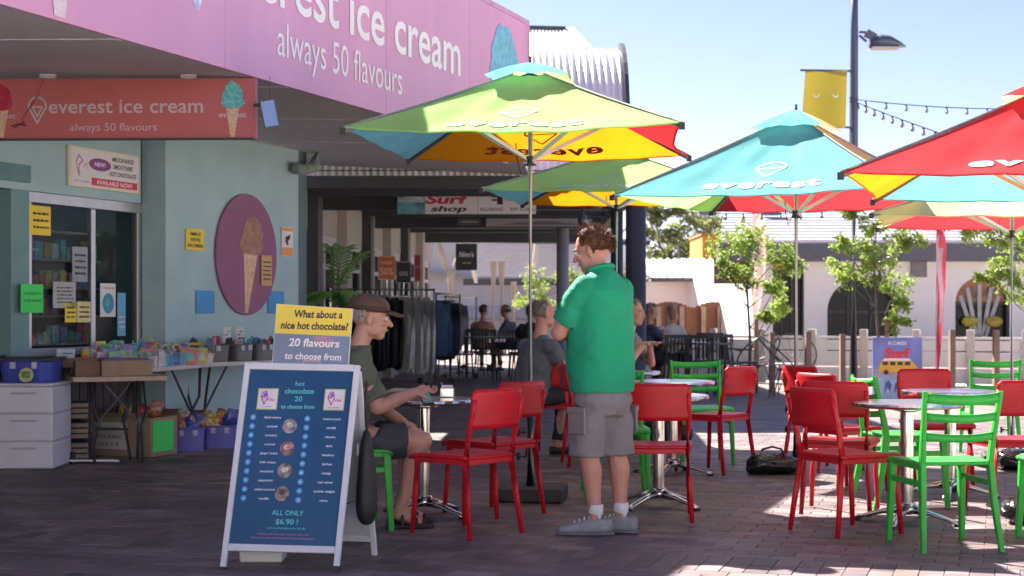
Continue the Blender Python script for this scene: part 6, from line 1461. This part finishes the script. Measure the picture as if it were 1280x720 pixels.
def add_head(mb, c, fd, s=1.0, beard=False):
    Q = head_frame(fd); c = Vector(c)
    P = lambda x, y, z: c + Q @ (Vector((x, y, z)) * s)
    mb.ell(P(0, -.012, .025), (.075 * s, .096 * s, .092 * s), Q, 20, 14)        # skull
    mb.ell(P(0, .022, -.035), (.058 * s, .066 * s, .075 * s), Q, 18, 12)        # face
    mb.ell(P(0, .052, -.088), (.032 * s, .032 * s, .026 * s), Q, 14, 10)          # chin
    for q in (-1, 1):
        mb.ell(P(q * .042, .018, -.070), (.022 * s, .045 * s, .025 * s), Q, 12, 8)  # jaw
        mb.ell(P(q * .036, .062, -.022), (.022 * s, .02 * s, .018 * s), Q, 10, 8)   # cheek
        mb.ell(P(q * .079, -.012, -.012), (.010 * s, .019 * s, .032 * s), Q, 10, 8) # ear
    mb.ell(P(0, .078, .018), (.045 * s, .018 * s, .010 * s), Q, 12, 8)           # brow
    mb.caps(P(0, .086, .008), .010 * s, P(0, .108, -.030), .0135 * s, 10)        # nose
    mb.ell(P(0, .083, -.058), (.024 * s, .012 * s, .010 * s), Q, 10, 8)          # lips
    return Q, P
def face_bits(par, P, s=1.0, lip=(.40, .14, .12)):
    lm_ = M('lips', lip, .4); ew = M('eye_white', (.6, .58, .55), .2); ed = M('eye_dark', (.03, .03, .03), .2); bw_ = M('brow_hair', (.12, .07, .05), .8)
    for q in (-1, 1):
        e = MB().ell(P(q * .032, .079, .002), .011 * s, n=10, m=8).build('eye', ew, par, smooth=True); MB().ell(P(q * .032, .0875, .002), .0055 * s, n=8, m=6).build('iris', ed, e, smooth=True)
        MB().tube([P(q * .016, .092, .019), P(q * .034, .090, .024), P(q * .05, .078, .018)], .004 * s, 5).build('eyebrow', bw_, par)
    MB().tube([P(-.022, .087, -.060), P(0, .096, -.058), P(.022, .087, -.060)], .0035 * s, 5).build('mouth', lm_, par)
def hair_cap(par, P, Q, s, mat, cover, seed, size=.016, n=420, lift=.004):
    """tufts on the skull where cover(x,y,z) is true"""
    rg = random.Random(seed); mb = MB(); c0 = P(0, -.012, .025); k = 0; tries = 0
    base = MB()
    while k < n and tries < 9000:
        tries += 1
        d = Vector((rg.gauss(0, 1), rg.gauss(0, 1), rg.gauss(0, 1))).normalized()
        if not cover(d): continue
        p = Vector((d.x * .076, d.y * .097, d.z * .093)) * s; w = c0 + Q @ p
        dn = (Q @ d); fl = (dn + Q @ Vector((rg.uniform(-.4, .4), -.5 + rg.uniform(-.3, .3), -.45))).normalized()
        base.ell(w, (size * .62 * s,) * 3, n=7, m=5)
        e = w + dn * (lift + size * .5) * s + fl * size * 1.3 * s
        side = dn.cross(fl).normalized() * size * .22 * s
        for j in range(3):
            o_ = side * (j - 1) * 1.2; mb.add([w + o_ - side * .5, w + o_ + side * .5, e + o_ * 1.6 + dn * rg.uniform(-.006, .006)], [(0, 1, 2)])
        k += 1
    h = base.build('hair', mat, par); remesh(h, .006 * max(1, s), 3, .006, .02)
    mb.build('hair_strands', mat, h)
def hand(mb, w, d, n, curl=.6, side=1, s=1.0, thumb=.6):
    """five fingered hand: wrist w, direction d, palm normal n, curl per joint"""
    d = Vector(d).normalized(); n = Vector(n); n = (n - d * n.dot(d)).normalized(); x = d.cross(n) * side
    mb.loft([(w, x * .024 * s, n * .018 * s), (w + d * .03 * s, x * .034 * s, n * .017 * s), (w + d * .065 * s, x * .041 * s, n * .015 * s), (w + d * .088 * s, x * .040 * s, n * .011 * s)], 14)
    for i, (L_, o_) in enumerate(((.9, -.030), (1.05, -.010), (1.0, .011), (.78, .030))):
        p = w + d * (.085 - abs(i - 1.4) * .004) * s + x * o_ * s; dd = d.copy(); a = curl * (.75 + .1 * i)
        for k, ln in enumerate((.042, .026, .021)):
            ang = a * (1.0 if k else .9); ax = x
            dd = (Matrix.Rotation(-ang * (1 if True else -1), 3, ax.normalized()) @ dd) if side > 0 else (Matrix.Rotation(ang, 3, ax.normalized()) @ dd)
            if (dd.dot(n) < 0 and k == 0): dd = (d * math.cos(ang) + n * math.sin(ang)).normalized()
            q = p + dd * ln * L_ * s; r0 = (.0095, .0085, .0078)[k] * s
            mb.caps(p, r0, q, r0 * .92, 8); p = q
    t0 = w + d * .022 * s + x * -.028 * s + n * .004; t1 = t0 + (-x * .75 + d * .7 + n * thumb).normalized() * .038 * s; t2 = t1 + (-x * .15 + d * .8 + n * (thumb + .2)).normalized() * .03 * s
    mb.caps(t0, .014 * s, t1, .0105 * s, 8); mb.caps(t1, .0105 * s, t2, .0085 * s, 8)

# ---------------------------------------------------------------- man in green, standing
PX, PY = .505, 8.93
T = thing('person', 'man in a green polo shirt and grey cargo shorts standing with folded arms', 'person', (PX, PY, 0), R(42))
# local frame: faces +Y; world facing is rotated by 42 deg to the left
sk = MB()
lank, rank = V3(-.075, -.02, .085), V3(.095, -.05, .085)
lkn, rkn = V3(-.092, .03, .47), V3(.105, .0, .47); lhip, rhip = V3(-.082, 0, .86), V3(.088, 0, .86)
for hip, kn, an in ((lhip, lkn, lank), (rhip, rkn, rank)):
    limb(sk, [hip, hip.lerp(kn, .5), kn], [.080, .070, .054]); limb(sk, [kn, kn.lerp(an, .28) + V3(0, -.018, 0), kn.lerp(an, .6) + V3(0, -.008, 0), an], [.054, .060, .045, .034])
    toe = an + Vector((-.02, .02, -.03)); limb(sk, [an, toe], [.034, .025])
sk.loft([((0, 0, .84), (.145, 0, 0), (0, .105, 0)), ((0, .015, 1.0), (.15, 0, 0), (0, .12, 0)), ((0, .02, 1.15), (.15, 0, 0), (0, .12, 0)), ((0, 0, 1.32), (.16, 0, 0), (0, .105, 0)), ((0, -.01, 1.39), (.10, 0, 0), (0, .065, 0)), ((0, 0, 1.44), (.05, 0, 0), (0, .045, 0))], 24)
hc = V3(-.0, .085, 1.582); limb(sk, [V3(0, .01, 1.40), V3(0, .035, 1.47), hc + V3(0, -.02, -.03)], [.050, .056, .058])
hd = Matrix.Rotation(R(26), 3, 'Z') @ Vector((0, 1, -.26))
Q, P = add_head(sk, hc, hd, 1.04)
sl, sr = V3(-.172, 0, 1.375), V3(.172, 0, 1.375)
# folded arms: left elbow out left-forward
el, er = V3(-.222, .12, 1.12), V3(.235, .11, 1.11); wl, wr = V3(-.02, .225, 1.16), V3(-.02, .20, 1.10)
limb(sk, [sl + V3(.03, 0, -.02), sl.lerp(el, .5), el], [.044, .050, .044]); limb(sk, [el, el.lerp(wl, .4), wl], [.046, .042, .029])
limb(sk, [sr + V3(-.03, 0, -.02), sr.lerp(er, .5), er], [.044, .050, .044]); limb(sk, [er, er.lerp(wr, .4), wr], [.046, .042, .029])
hand(sk, wl, V3(1, -.12, -.05), V3(0, -1, 0), .35, 1); hand(sk, wr, V3(-1, -.25, .12), V3(0, -.6, -.4), .45, -1)
body = sk.build('body', sk_ruddy, T); remesh(body, .0075, 3)
hb_ = face_bits(body, P, 1.04)
brown_h = M('hair_brown', (.13, .055, .025), .55, .35, 60, bump=.3, bscale=160, spec=.4)
hair_cap(body, P, Q, 1.04, brown_h, lambda d: (d.z > -.42 and d.y < .30 + .35 * max(0, d.z) and not (abs(d.x) > .8 and d.y > -.15 and d.z < .1)) and not (d.y > .55) or (d.z > .72 and d.y < .55), 5, .021, 520, .006)
# polo shirt
sh = MB()
sh.loft([((0, .004, .79), (.200, 0, 0), (0, .158, 0), .9), ((0, .008, .86), (.203, 0, 0), (0, .162, 0), .88), ((0, .014, .98), (.206, 0, 0), (0, .172, 0), .85), ((0, .018, 1.12), (.204, 0, 0), (0, .165, 0), .88), ((0, .0, 1.28), (.198, 0, 0), (0, .142, 0), .9), ((0, -.012, 1.36), (.188, 0, 0), (0, .116, 0), .95), ((0, -.012, 1.41), (.150, 0, 0), (0, .094, 0)), ((0, -.006, 1.445), (.105, 0, 0), (0, .080, 0)), ((0, .004, 1.465), (.076, 0, 0), (0, .070, 0)), ((0, .016, 1.492), (.066, 0, 0), (0, .065, 0))], 32)
for s_, e_ in ((sl, el), (sr, er)): sh.caps(s_ + V3(-s_.x * .12, 0, -.008), .075, s_.lerp(e_, .30), .072, 16); sh.tube([s_.lerp(e_, .1), s_.lerp(e_, .45), s_.lerp(e_, .80)], [.070, .072, .075], 20)
gp = M('polo_green', (.006, .31, .15), .8, .10, 5, bump=.35, bscale=11)
sh.v = [(x * .95, y, z) for x, y, z in sh.v]; shirt = sh.build('polo_shirt', gp, T); remesh(shirt, .009, 3, .024, .12)
MB().tube([V3(.069 * math.cos(t), .012 + .067 * math.sin(t), 1.478 - .018 * math.sin(t)) for t in [2 * PI * i / 24 for i in range(25)]], .013, 8).build('collar', gp, shirt, smooth=True)
# cargo shorts
so = MB(); so.loft([((0, 0, .66), (.150, 0, 0), (0, .115, 0)), ((0, 0, .74), (.186, 0, 0), (0, .145, 0)), ((0, 0, .82), (.168, 0, 0), (0, .132, 0)), ((0, .0, .90), (.150, 0, 0), (0, .115, 0))], 28)
for hip, kn in ((lhip, lkn), (rhip, rkn)): so.tube([hip + V3(0, 0, -.0), hip.lerp(kn, .5), kn + V3(0, 0, -.035)], [.098, .100, .104], 22)
cg = M('shorts_grey', (.21, .19, .20), .85, .08, 5, bump=.3, bscale=9)
shorts = so.build('cargo_shorts', cg, T); remesh(shorts, .009, 3, .024, .09)
for s_ in (-1, 1):
    q = lhip.lerp(lkn, .58) if s_ < 0 else rhip.lerp(rkn, .58)
    MB().box(q + V3(s_ * .103, -.01, 0), (.018, .13, .14)).build('cargo_pocket', cg, shorts, bevel=.006); MB().box(q + V3(s_ * .110, -.01, .062), (.014, .135, .035)).build('pocket_flap', cg, shorts, bevel=.004)
# socks and shoes (toes point to the left of the picture)
grey_shoe = M('shoe_grey', (.25, .26, .28), .8, .2, 20, bump=.3, bscale=60); sole = M('shoe_sole', (.14, .15, .17), .7); sockm = M('sock_white', (.72, .72, .74), .8, .05, 20, bump=.2, bscale=90)
fdv = [Matrix.Rotation(R(44), 3, 'Z') @ Vector((0, 1, 0)), Matrix.Rotation(R(30), 3, 'Z') @ Vector((0, 1, 0))]
for i, an in enumerate((lank, rank)):
    f = fdv[i]; sx = V3(f.y, -f.x, 0); up = V3(0, 0, 1)
    so_ = MB(); so_.tube([an + V3(0, 0, -.03), an + V3(0, -.002, .04), an + V3(0, -.004, .085)], [.042, .042, .041], 16); sock = so_.build('sock', sockm, T, smooth=True)
    g0 = Vector((an.x, an.y, 0)) - f * .055
    rings = []
    for t, w_, h0, h1 in ((-.042, .024, .016, .085), (-.03, .038, .012, .098), (.02, .042, .010, .095), (.06, .042, .010, .108), (.10, .044, .010, .098), (.15, .048, .010, .078), (.20, .050, .010, .064), (.245, .044, .014, .052), (.268, .024, .018, .038)):
        c = g0 + f * t; rings.append((c + up * ((h0 + h1) / 2), sx * w_, up * (h1 - h0) / 2, .8))
    sho = MB().loft(rings, 20).build('shoe', grey_shoe, T, smooth=True, sub=1)
    MB().loft([(g0 + f * t + up * .012, sx * w_, up * .010, .5) for t, w_ in ((-.05, .028), (-.02, .042), (.06, .045), (.15, .052), (.20, .055), (.25, .045), (.278, .020))], 16).build('sole', sole, sho)
    for k in range(4): c = g0 + f * (.09 + .027 * k) + up * (.102 - k * .011); MB().tube([c - sx * .026 - up * .004, c + up * .009, c + sx * .026 - up * .004], .0042, 5).build('lace', MATS['sock_white'], sho)

# ---------------------------------------------------------------- seated man with a hat
T = thing('person', 'older man in an olive t-shirt and brown flat cap with an arm on the table', 'person', (-.93, 9.20, 0), R(-78))
# local +Y = facing (world right, slightly away)
sk = MB()
pel = V3(0, -.06, .52)
sk.loft([((0, -.05, .47), (.165, 0, 0), (0, .12, 0)), ((0, -.05, .58), (.165, 0, 0), (0, .125, 0)), ((0, -.02, .74), (.155, 0, 0), (0, .12, 0)), ((0, .01, .90), (.145, 0, 0), (0, .10, 0)), ((0, .03, .97), (.11, 0, 0), (0, .07, 0)), ((0, .045, 1.02), (.05, 0, 0), (0, .05, 0))], 24)
hc = V3(0, .12, 1.205)
limb(sk, [V3(0, .03, .98), V3(0, .06, 1.07), hc + V3(0, -.02, -.03)], [.062, .056, .056])
Q, P = add_head(sk, hc, Matrix.Rotation(R(-4), 3, 'Z') @ Vector((0, 1, -.12)), 1.10)
for s_ in (-1, 1):
    hip = V3(s_ * .09, -.02, .50); kn = V3(s_ * .14 + .0, .40, .50); an = V3(s_ * .12, .26 if s_ > 0 else .30, .08)
    limb(sk, [hip, hip.lerp(kn, .5), kn], [.088, .076, .056]); limb(sk, [kn, kn.lerp(an, .3) + V3(0, -.022, 0), kn.lerp(an, .65), an], [.055, .056, .042, .034]); limb(sk, [an, an + V3(0, .13, -.045)], [.034, .026])
sr, sl = V3(.185, .02, .945), V3(-.185, .02, .945)
er, el = V3(.215, .13, .70), V3(-.23, .16, .70); wr, wl = V3(.13, .35, .775), V3(.02, .30, .60)
limb(sk, [sr + V3(-.03, 0, -.02), sr.lerp(er, .5), er], [.042, .048, .044]); limb(sk, [er, er.lerp(wr, .4), wr], [.045, .042, .030])
limb(sk, [sl + V3(.03, 0, -.02), sl.lerp(el, .5), el], [.042, .048, .044]); limb(sk, [el, el.lerp(wl, .4), wl], [.045, .040, .030])
hand(sk, wr, V3(-.25, 1, .35), V3(-.6, .1, -1), 1.25, 1); hand(sk, wl, V3(.8, .4, -.1), V3(0, -.3, -1), .8, -1)
body = sk.build('body', sk_pale, T); remesh(body, .0075, 3); face_bits(body, P, 1.10)
hair_cap(body, P, Q, 1.10, M('hair_grey', (.36, .33, .30), .7, .3, 60), lambda d: d.z < .15 and d.z > -.45 and d.y < .05 and not (abs(d.x) > .8 and d.y > -.2), 6, .012, 300, .001)
sh = MB()
sh.loft([((0, -.05, .50), (.185, 0, 0), (0, .150, 0)), ((0, -.05, .60), (.186, 0, 0), (0, .155, 0)), ((0, -.02, .74), (.178, 0, 0), (0, .150, 0)), ((0, .005, .88), (.190, 0, 0), (0, .135, 0)), ((0, .02, .96), (.175, 0, 0), (0, .108, 0)), ((0, .035, 1.01), (.12, 0, 0), (0, .085, 0)), ((0, .045, 1.045), (.072, 0, 0), (0, .070, 0))], 30)
for s_, e_ in ((sl, el), (sr, er)): sh.caps(s_ + V3(-s_.x * .12, 0, 0), .080, s_.lerp(e_, .3), .076, 16); sh.tube([s_.lerp(e_, .1), s_.lerp(e_, .84)], [.078, .090], 18)
ol = M('tee_olive', (.105, .125, .075), .85, .08, 4, bump=.2, bscale=9); tee = sh.build('t_shirt', ol, T); remesh(tee, .009, 2, .032, .10)
MB().tube([V3(.078 * math.cos(t), .045 + .07 * math.sin(t), 1.035) for t in [2 * PI * i / 20 for i in range(21)]], .008, 6).build('neckline', ol, tee)
so = MB(); so.loft([((0, -.05, .43), (.19, 0, 0), (0, .15, 0)), ((0, -.05, .58), (.185, 0, 0), (0, .15, 0))], 24)
for s_ in (-1, 1): hip = V3(s_ * .09, -.04, .50); kn = V3(s_ * .14, .40, .50); so.tube([hip, hip.lerp(kn, .5), hip.lerp(kn, .80)], [.108, .103, .098], 20)
dg_ = M('shorts_dark', (.055, .055, .065), .85, .1, 5, bump=.3, bscale=9); s2 = so.build('shorts', dg_, T); remesh(s2, .010, 2, .018, .09)
# cap
Pc = lambda x, y, z: P(x, y, z)
capm = M('cap_brown', (.10, .055, .035), .8, .12, 10, bump=.15, bscale=60)
hb_ = Q
cp = MB(); cp.ell(P(0, -.018, .060), (.098, .122, .070), Q, 24, 14)
hat = cp.build('flat_cap', capm, T, smooth=True)
MB().loft([(P(0, -.018, .036), Q @ V3(.101, 0, 0), Q @ V3(0, .126, 0)), (P(0, -.018, .056), Q @ V3(.100, 0, 0), Q @ V3(0, .124, 0))], 28).build('cap_band', M('cap_band', (.07, .04, .028), .8), hat, smooth=True)
MB().grid(lambda u_, v_: P((u_ - .5) * .17 * (1 - .35 * v_ * v_), .075 + .075 * v_ + .022 * (1 - (2 * u_ - 1) ** 2), .046 - .016 * v_ - .015 * (2 * u_ - 1) ** 2), 12, 6).build('cap_peak', MATS['cap_band'], hat, smooth=True, solid=.006)
# sandals
for s_ in (-1, 1):
    an = V3(s_ * .12, .26 if s_ > 0 else .30, 0); sn = MB().loft([(an + V3(0, t, .012), V3(w_, 0, 0), V3(0, 0, .013), .6) for t, w_ in ((-.07, .025), (-.05, .04), (.05, .042), (.13, .05), (.18, .04), (.205, .018))], 14).build('sandal', M('sandal_black', (.025, .022, .02), .6, .2, 12), T)
    for t, z in ((.02, .075), (.10, .06), (.145, .045)): MB().tube([an + V3(-.045, t, .02), an + V3(-.03, t, z), an + V3(.03, t, z), an + V3(.045, t, .02)], .010, 6).build('strap', MATS['sandal_black'], sn)
o = thing('phone', 'small dark phone held above the table by the man with the cap', 'phone', (-.5, 9.30, .735), R(20)); MB().box((0, 0, .0), (.07, .14, .009), (.5, 0, 0)).build('body', black, o, bevel=.003); MB().box((0, 0, .006), (.06, .12, .002), (.5, 0, 0)).build('screen', M('screen', (.08, .09, .1), .1), o)

# ---------------------------------------------------------------- generic seated figure (farther off)
def seated(label, X, Y, yaw, skin, shirt_m, pants_m, hair_m, s=1.0, vox=.012, headyaw=0, sleeve=.5, arms='table', cap=None, cover=None, glasses=False, lean=.04, hl=0, long_hair=False, seat=.47):
    T = thing('person', label, 'person', (X, Y, seat - .47), yaw); sk = MB()
    sk.loft([((0, -.05, .48), (.16, 0, 0), (0, .12, 0)), ((0, -.05 + lean * .3, .62), (.16, 0, 0), (0, .125, 0)), ((0, -.04 + lean, .80), (.15, 0, 0), (0, .11, 0)), ((0, -.03 + lean * 1.8, .95), (.115, 0, 0), (0, .07, 0)), ((0, -.02 + lean * 2, 1.04), (.055, 0, 0), (0, .05, 0))], 20)
    hc = V3(0, .02 + lean * 2.4, 1.215); limb(sk, [V3(0, -.02 + lean * 1.8, .97), V3(0, lean * 2, 1.08), hc + V3(0, -.02, -.03)], [.062, .054, .055])
    Q, P = add_head(sk, hc, Matrix.Rotation(headyaw, 3, 'Z') @ Vector((0, 1, hl)), 1.03)
    for q in (-1, 1):
        hip = V3(q * .09, -.02, .52); kn = V3(q * .13, .40, .52); an = V3(q * .12, .33, .07); limb(sk, [hip, kn], [.08, .055]); limb(sk, [kn, kn.lerp(an, .35), an], [.053, .052, .034]); limb(sk, [an, an + V3(0, .14, -.035)], [.034, .026])
    sho = []
    for q in (-1, 1):
        a = V3(q * .185, -.03 + lean * 1.7, .93)
        if arms == 'table': e, w = V3(q * .24, .12 + lean, .70), V3(q * .08, .33, .76)
        elif arms == 'up': e, w = V3(q * .22, .16 + lean, .74), V3(q * .05, .30, .93)
        else: e, w = V3(q * .25, -.02, .68), V3(q * .14, .22, .60)
        limb(sk, [a + V3(-q * .03, 0, -.02), a.lerp(e, .5), e], [.040, .044, .042]); limb(sk, [e, e.lerp(w, .4), w], [.043, .038, .028]); hand(sk, w, V3(-q * .5, .8, .15), V3(0, 0, -1), .6, q); sho.append((a, e, w))
    body = sk.build('body', skin, T); remesh(body, vox, 2); face_bits(body, P, 1.03)
    sh = MB(); sh.loft([((0, -.05, .50), (.182, 0, 0), (0, .148, 0)), ((0, -.05 + lean * .3, .62), (.182, 0, 0), (0, .15, 0)), ((0, -.04 + lean, .80), (.182, 0, 0), (0, .138, 0)), ((0, -.03 + lean * 1.7, .94), (.172, 0, 0), (0, .108, 0)), ((0, -.02 + lean * 2, 1.0), (.10, 0, 0), (0, .08, 0)), ((0, -.01 + lean * 2, 1.035), (.066, 0, 0), (0, .062, 0))], 24)
    for a, e, w in sho:
        sh.caps(a + V3(-a.x * .12, 0, 0), .078, a.lerp(e, .3), .073, 14)
        if sleeve >= 1: sh.tube([a, e], [.07, .058], 14); sh.caps(e, .057, e, .057, 12) if False else sh.ell(e, .058); sh.tube([e, e.lerp(w, .9)], [.057, .044], 14)
        else: sh.tube([a, a.lerp(e, sleeve + .2)], [.07, .074], 14)
    t_ = sh.build('shirt', shirt_m, T); remesh(t_, vox, 3, .03, .09)
    so = MB(); so.loft([((0, -.05, .45), (.175, 0, 0), (0, .14, 0)), ((0, -.05, .56), (.172, 0, 0), (0, .14, 0))], 20)
    for q in (-1, 1): so.caps(V3(q * .09, -.04, .52), .09, V3(q * .13, .40, .52), .068); so.tube([V3(q * .13, .40, .52), V3(q * .12, .34, .12)], [.068, .055], 14)
    remesh(so.build('trousers', pants_m, T), vox, 2)
    for q in (-1, 1): MB().loft([(V3(q * .12, .33 + t, .035), V3(w_, 0, 0), V3(0, 0, .033)) for t, w_ in ((-.07, .02), (-.05, .04), (.08, .045), (.17, .04), (.20, .018))], 12).build('shoe', M('shoe_dark', (.04, .035, .035), .5), T, smooth=True)
    cover = cover or (lambda d: (d.z > -.35 and d.y < .25 and not (abs(d.x) > .85 and d.y > -.2)) or (d.z > .6 and d.y < .6))
    hair_cap(body, P, Q, 1.03, hair_m, cover, int(X * 100) + 3, .018, 300)
    if long_hair:
        lh = MB(); limb(lh, [P(0, -.07, .02), P(0, -.095, -.08), P(0, -.08, -.20)], [.06, .065, .05]); 
        for q in (-1, 1): limb(lh, [P(q * .06, -.03, .02), P(q * .075, -.03, -.08), P(q * .06, -.03, -.18)], [.03, .033, .02])
        remesh(lh.build('long_hair', hair_m, body), .012, 2, .02, .04)
    if cap: MB().ell(P(0, -.015, .06), (.085, .108, .06), Q, 18, 12).build('hat_crown', cap, body, smooth=True); MB().loft([(P(0, -.01, .045), Q @ V3(.13, 0, 0), Q @ V3(0, .155, 0)), (P(0, -.01, .055), Q @ V3(.12, 0, 0), Q @ V3(0, .145, 0))], 20).build('hat_brim', cap, body, smooth=True)
    if glasses:
        for q in (-1, 1): MB().tube([P(q * .030 + .019 * math.cos(t), .094, .002 + .016 * math.sin(t)) for t in [2 * PI * i / 12 for i in range(13)]], .002, 5).tube([P(q * .05, .092, .004), P(q * .08, .03, .004), P(q * .083, -.02, .0)], .002, 5).build('glasses', M('spec_frame', (.3, .25, .2), .3), body)
    return T
hg = M('hair_greybrown', (.20, .17, .145), .7, .4, 40, bump=.3, bscale=120); dgrey = M('shirt_charcoal', (.10, .11, .13), .85, .08, 5, bump=.25, bscale=9); blk = M('trousers_black', (.02, .02, .025), .8)
seated('older man in a charcoal shirt seated behind the man in green', .20, 13.55, R(-52), sk_ruddy, dgrey, blk, hg, vox=.011, headyaw=R(-12), sleeve=1, arms='table', glasses=True, lean=.03,
       cover=lambda d: (d.z > -.4 and d.y < .12 and not (abs(d.x) > .85 and d.y > -.1) and d.z < .75) or (d.z > .6 and d.y < .1 and d.z < .85))
seated('person in a grey shirt mostly hidden behind the man in green, hands raised', 1.02, 15.2, R(-125), sk_ruddy, M('shirt_grey2', (.16, .16, .17), .85), blk, hg, arms='up', sleeve=.5, lean=.06)
bl_h = M('hair_blonde', (.42, .32, .22), .7, .3, 40)
seated('blonde long-haired woman seated at the sunlit table by the white fence', 2.42, 24.6, R(200), sk_tan, M('top_pale', (.5, .48, .45), .85), blk, bl_h, vox=.018, arms='table', long_hair=True)
seated('dark clothed diner left of the blonde woman at the sunlit table', 1.98, 23.8, R(-60), sk_tan, M('top_navy', (.04, .05, .09), .85), blk, hg, vox=.018, arms='up')
seated('far diner in a tan top seated under the verandah', -.62, 32.0, R(-20), sk_tan, M('top_tan', (.38, .20, .12), .85), blk, M('hair_dk', (.09, .06, .04), .8), vox=.02, arms='table', lean=.06)
seated('far diner with a straw hat and dark shirt under the verandah', .0, 32.3, R(60), sk_tan, M('top_dk', (.05, .07, .1), .85), blk, M('hair_dk2', (.09, .06, .04), .8), vox=.02, arms='table', cap=M('straw', (.3, .22, .14), .8), lean=.06)
seated('far diner in dark clothes beside the first umbrella pole, back to the camera', .33, 28.0, R(0), sk_tan, M('top_blk', (.03, .03, .035), .85), blk, M('hair_dk3', (.09, .06, .04), .8), vox=.02, arms='table', lean=.08)
# glossy black helmet-like bag on the seat under the far table
o = thing('black_bag', 'rounded black bag hanging from the chair under the far steel table', 'bag', (1.24, 12.9, .10))
MB().ell((0, 0, .17), (.19, .15, .16), n=20, m=14).ell((.1, -.02, .15), (.12, .12, .10)).build('shell', M('bag_black2', (.01, .01, .012), .6, .2, 8, bump=.2), o, smooth=True); MB().tube([(-.08, 0, .28), (0, 0, .42), (.08, 0, .28)], .012, 6).build('handle', black, o)
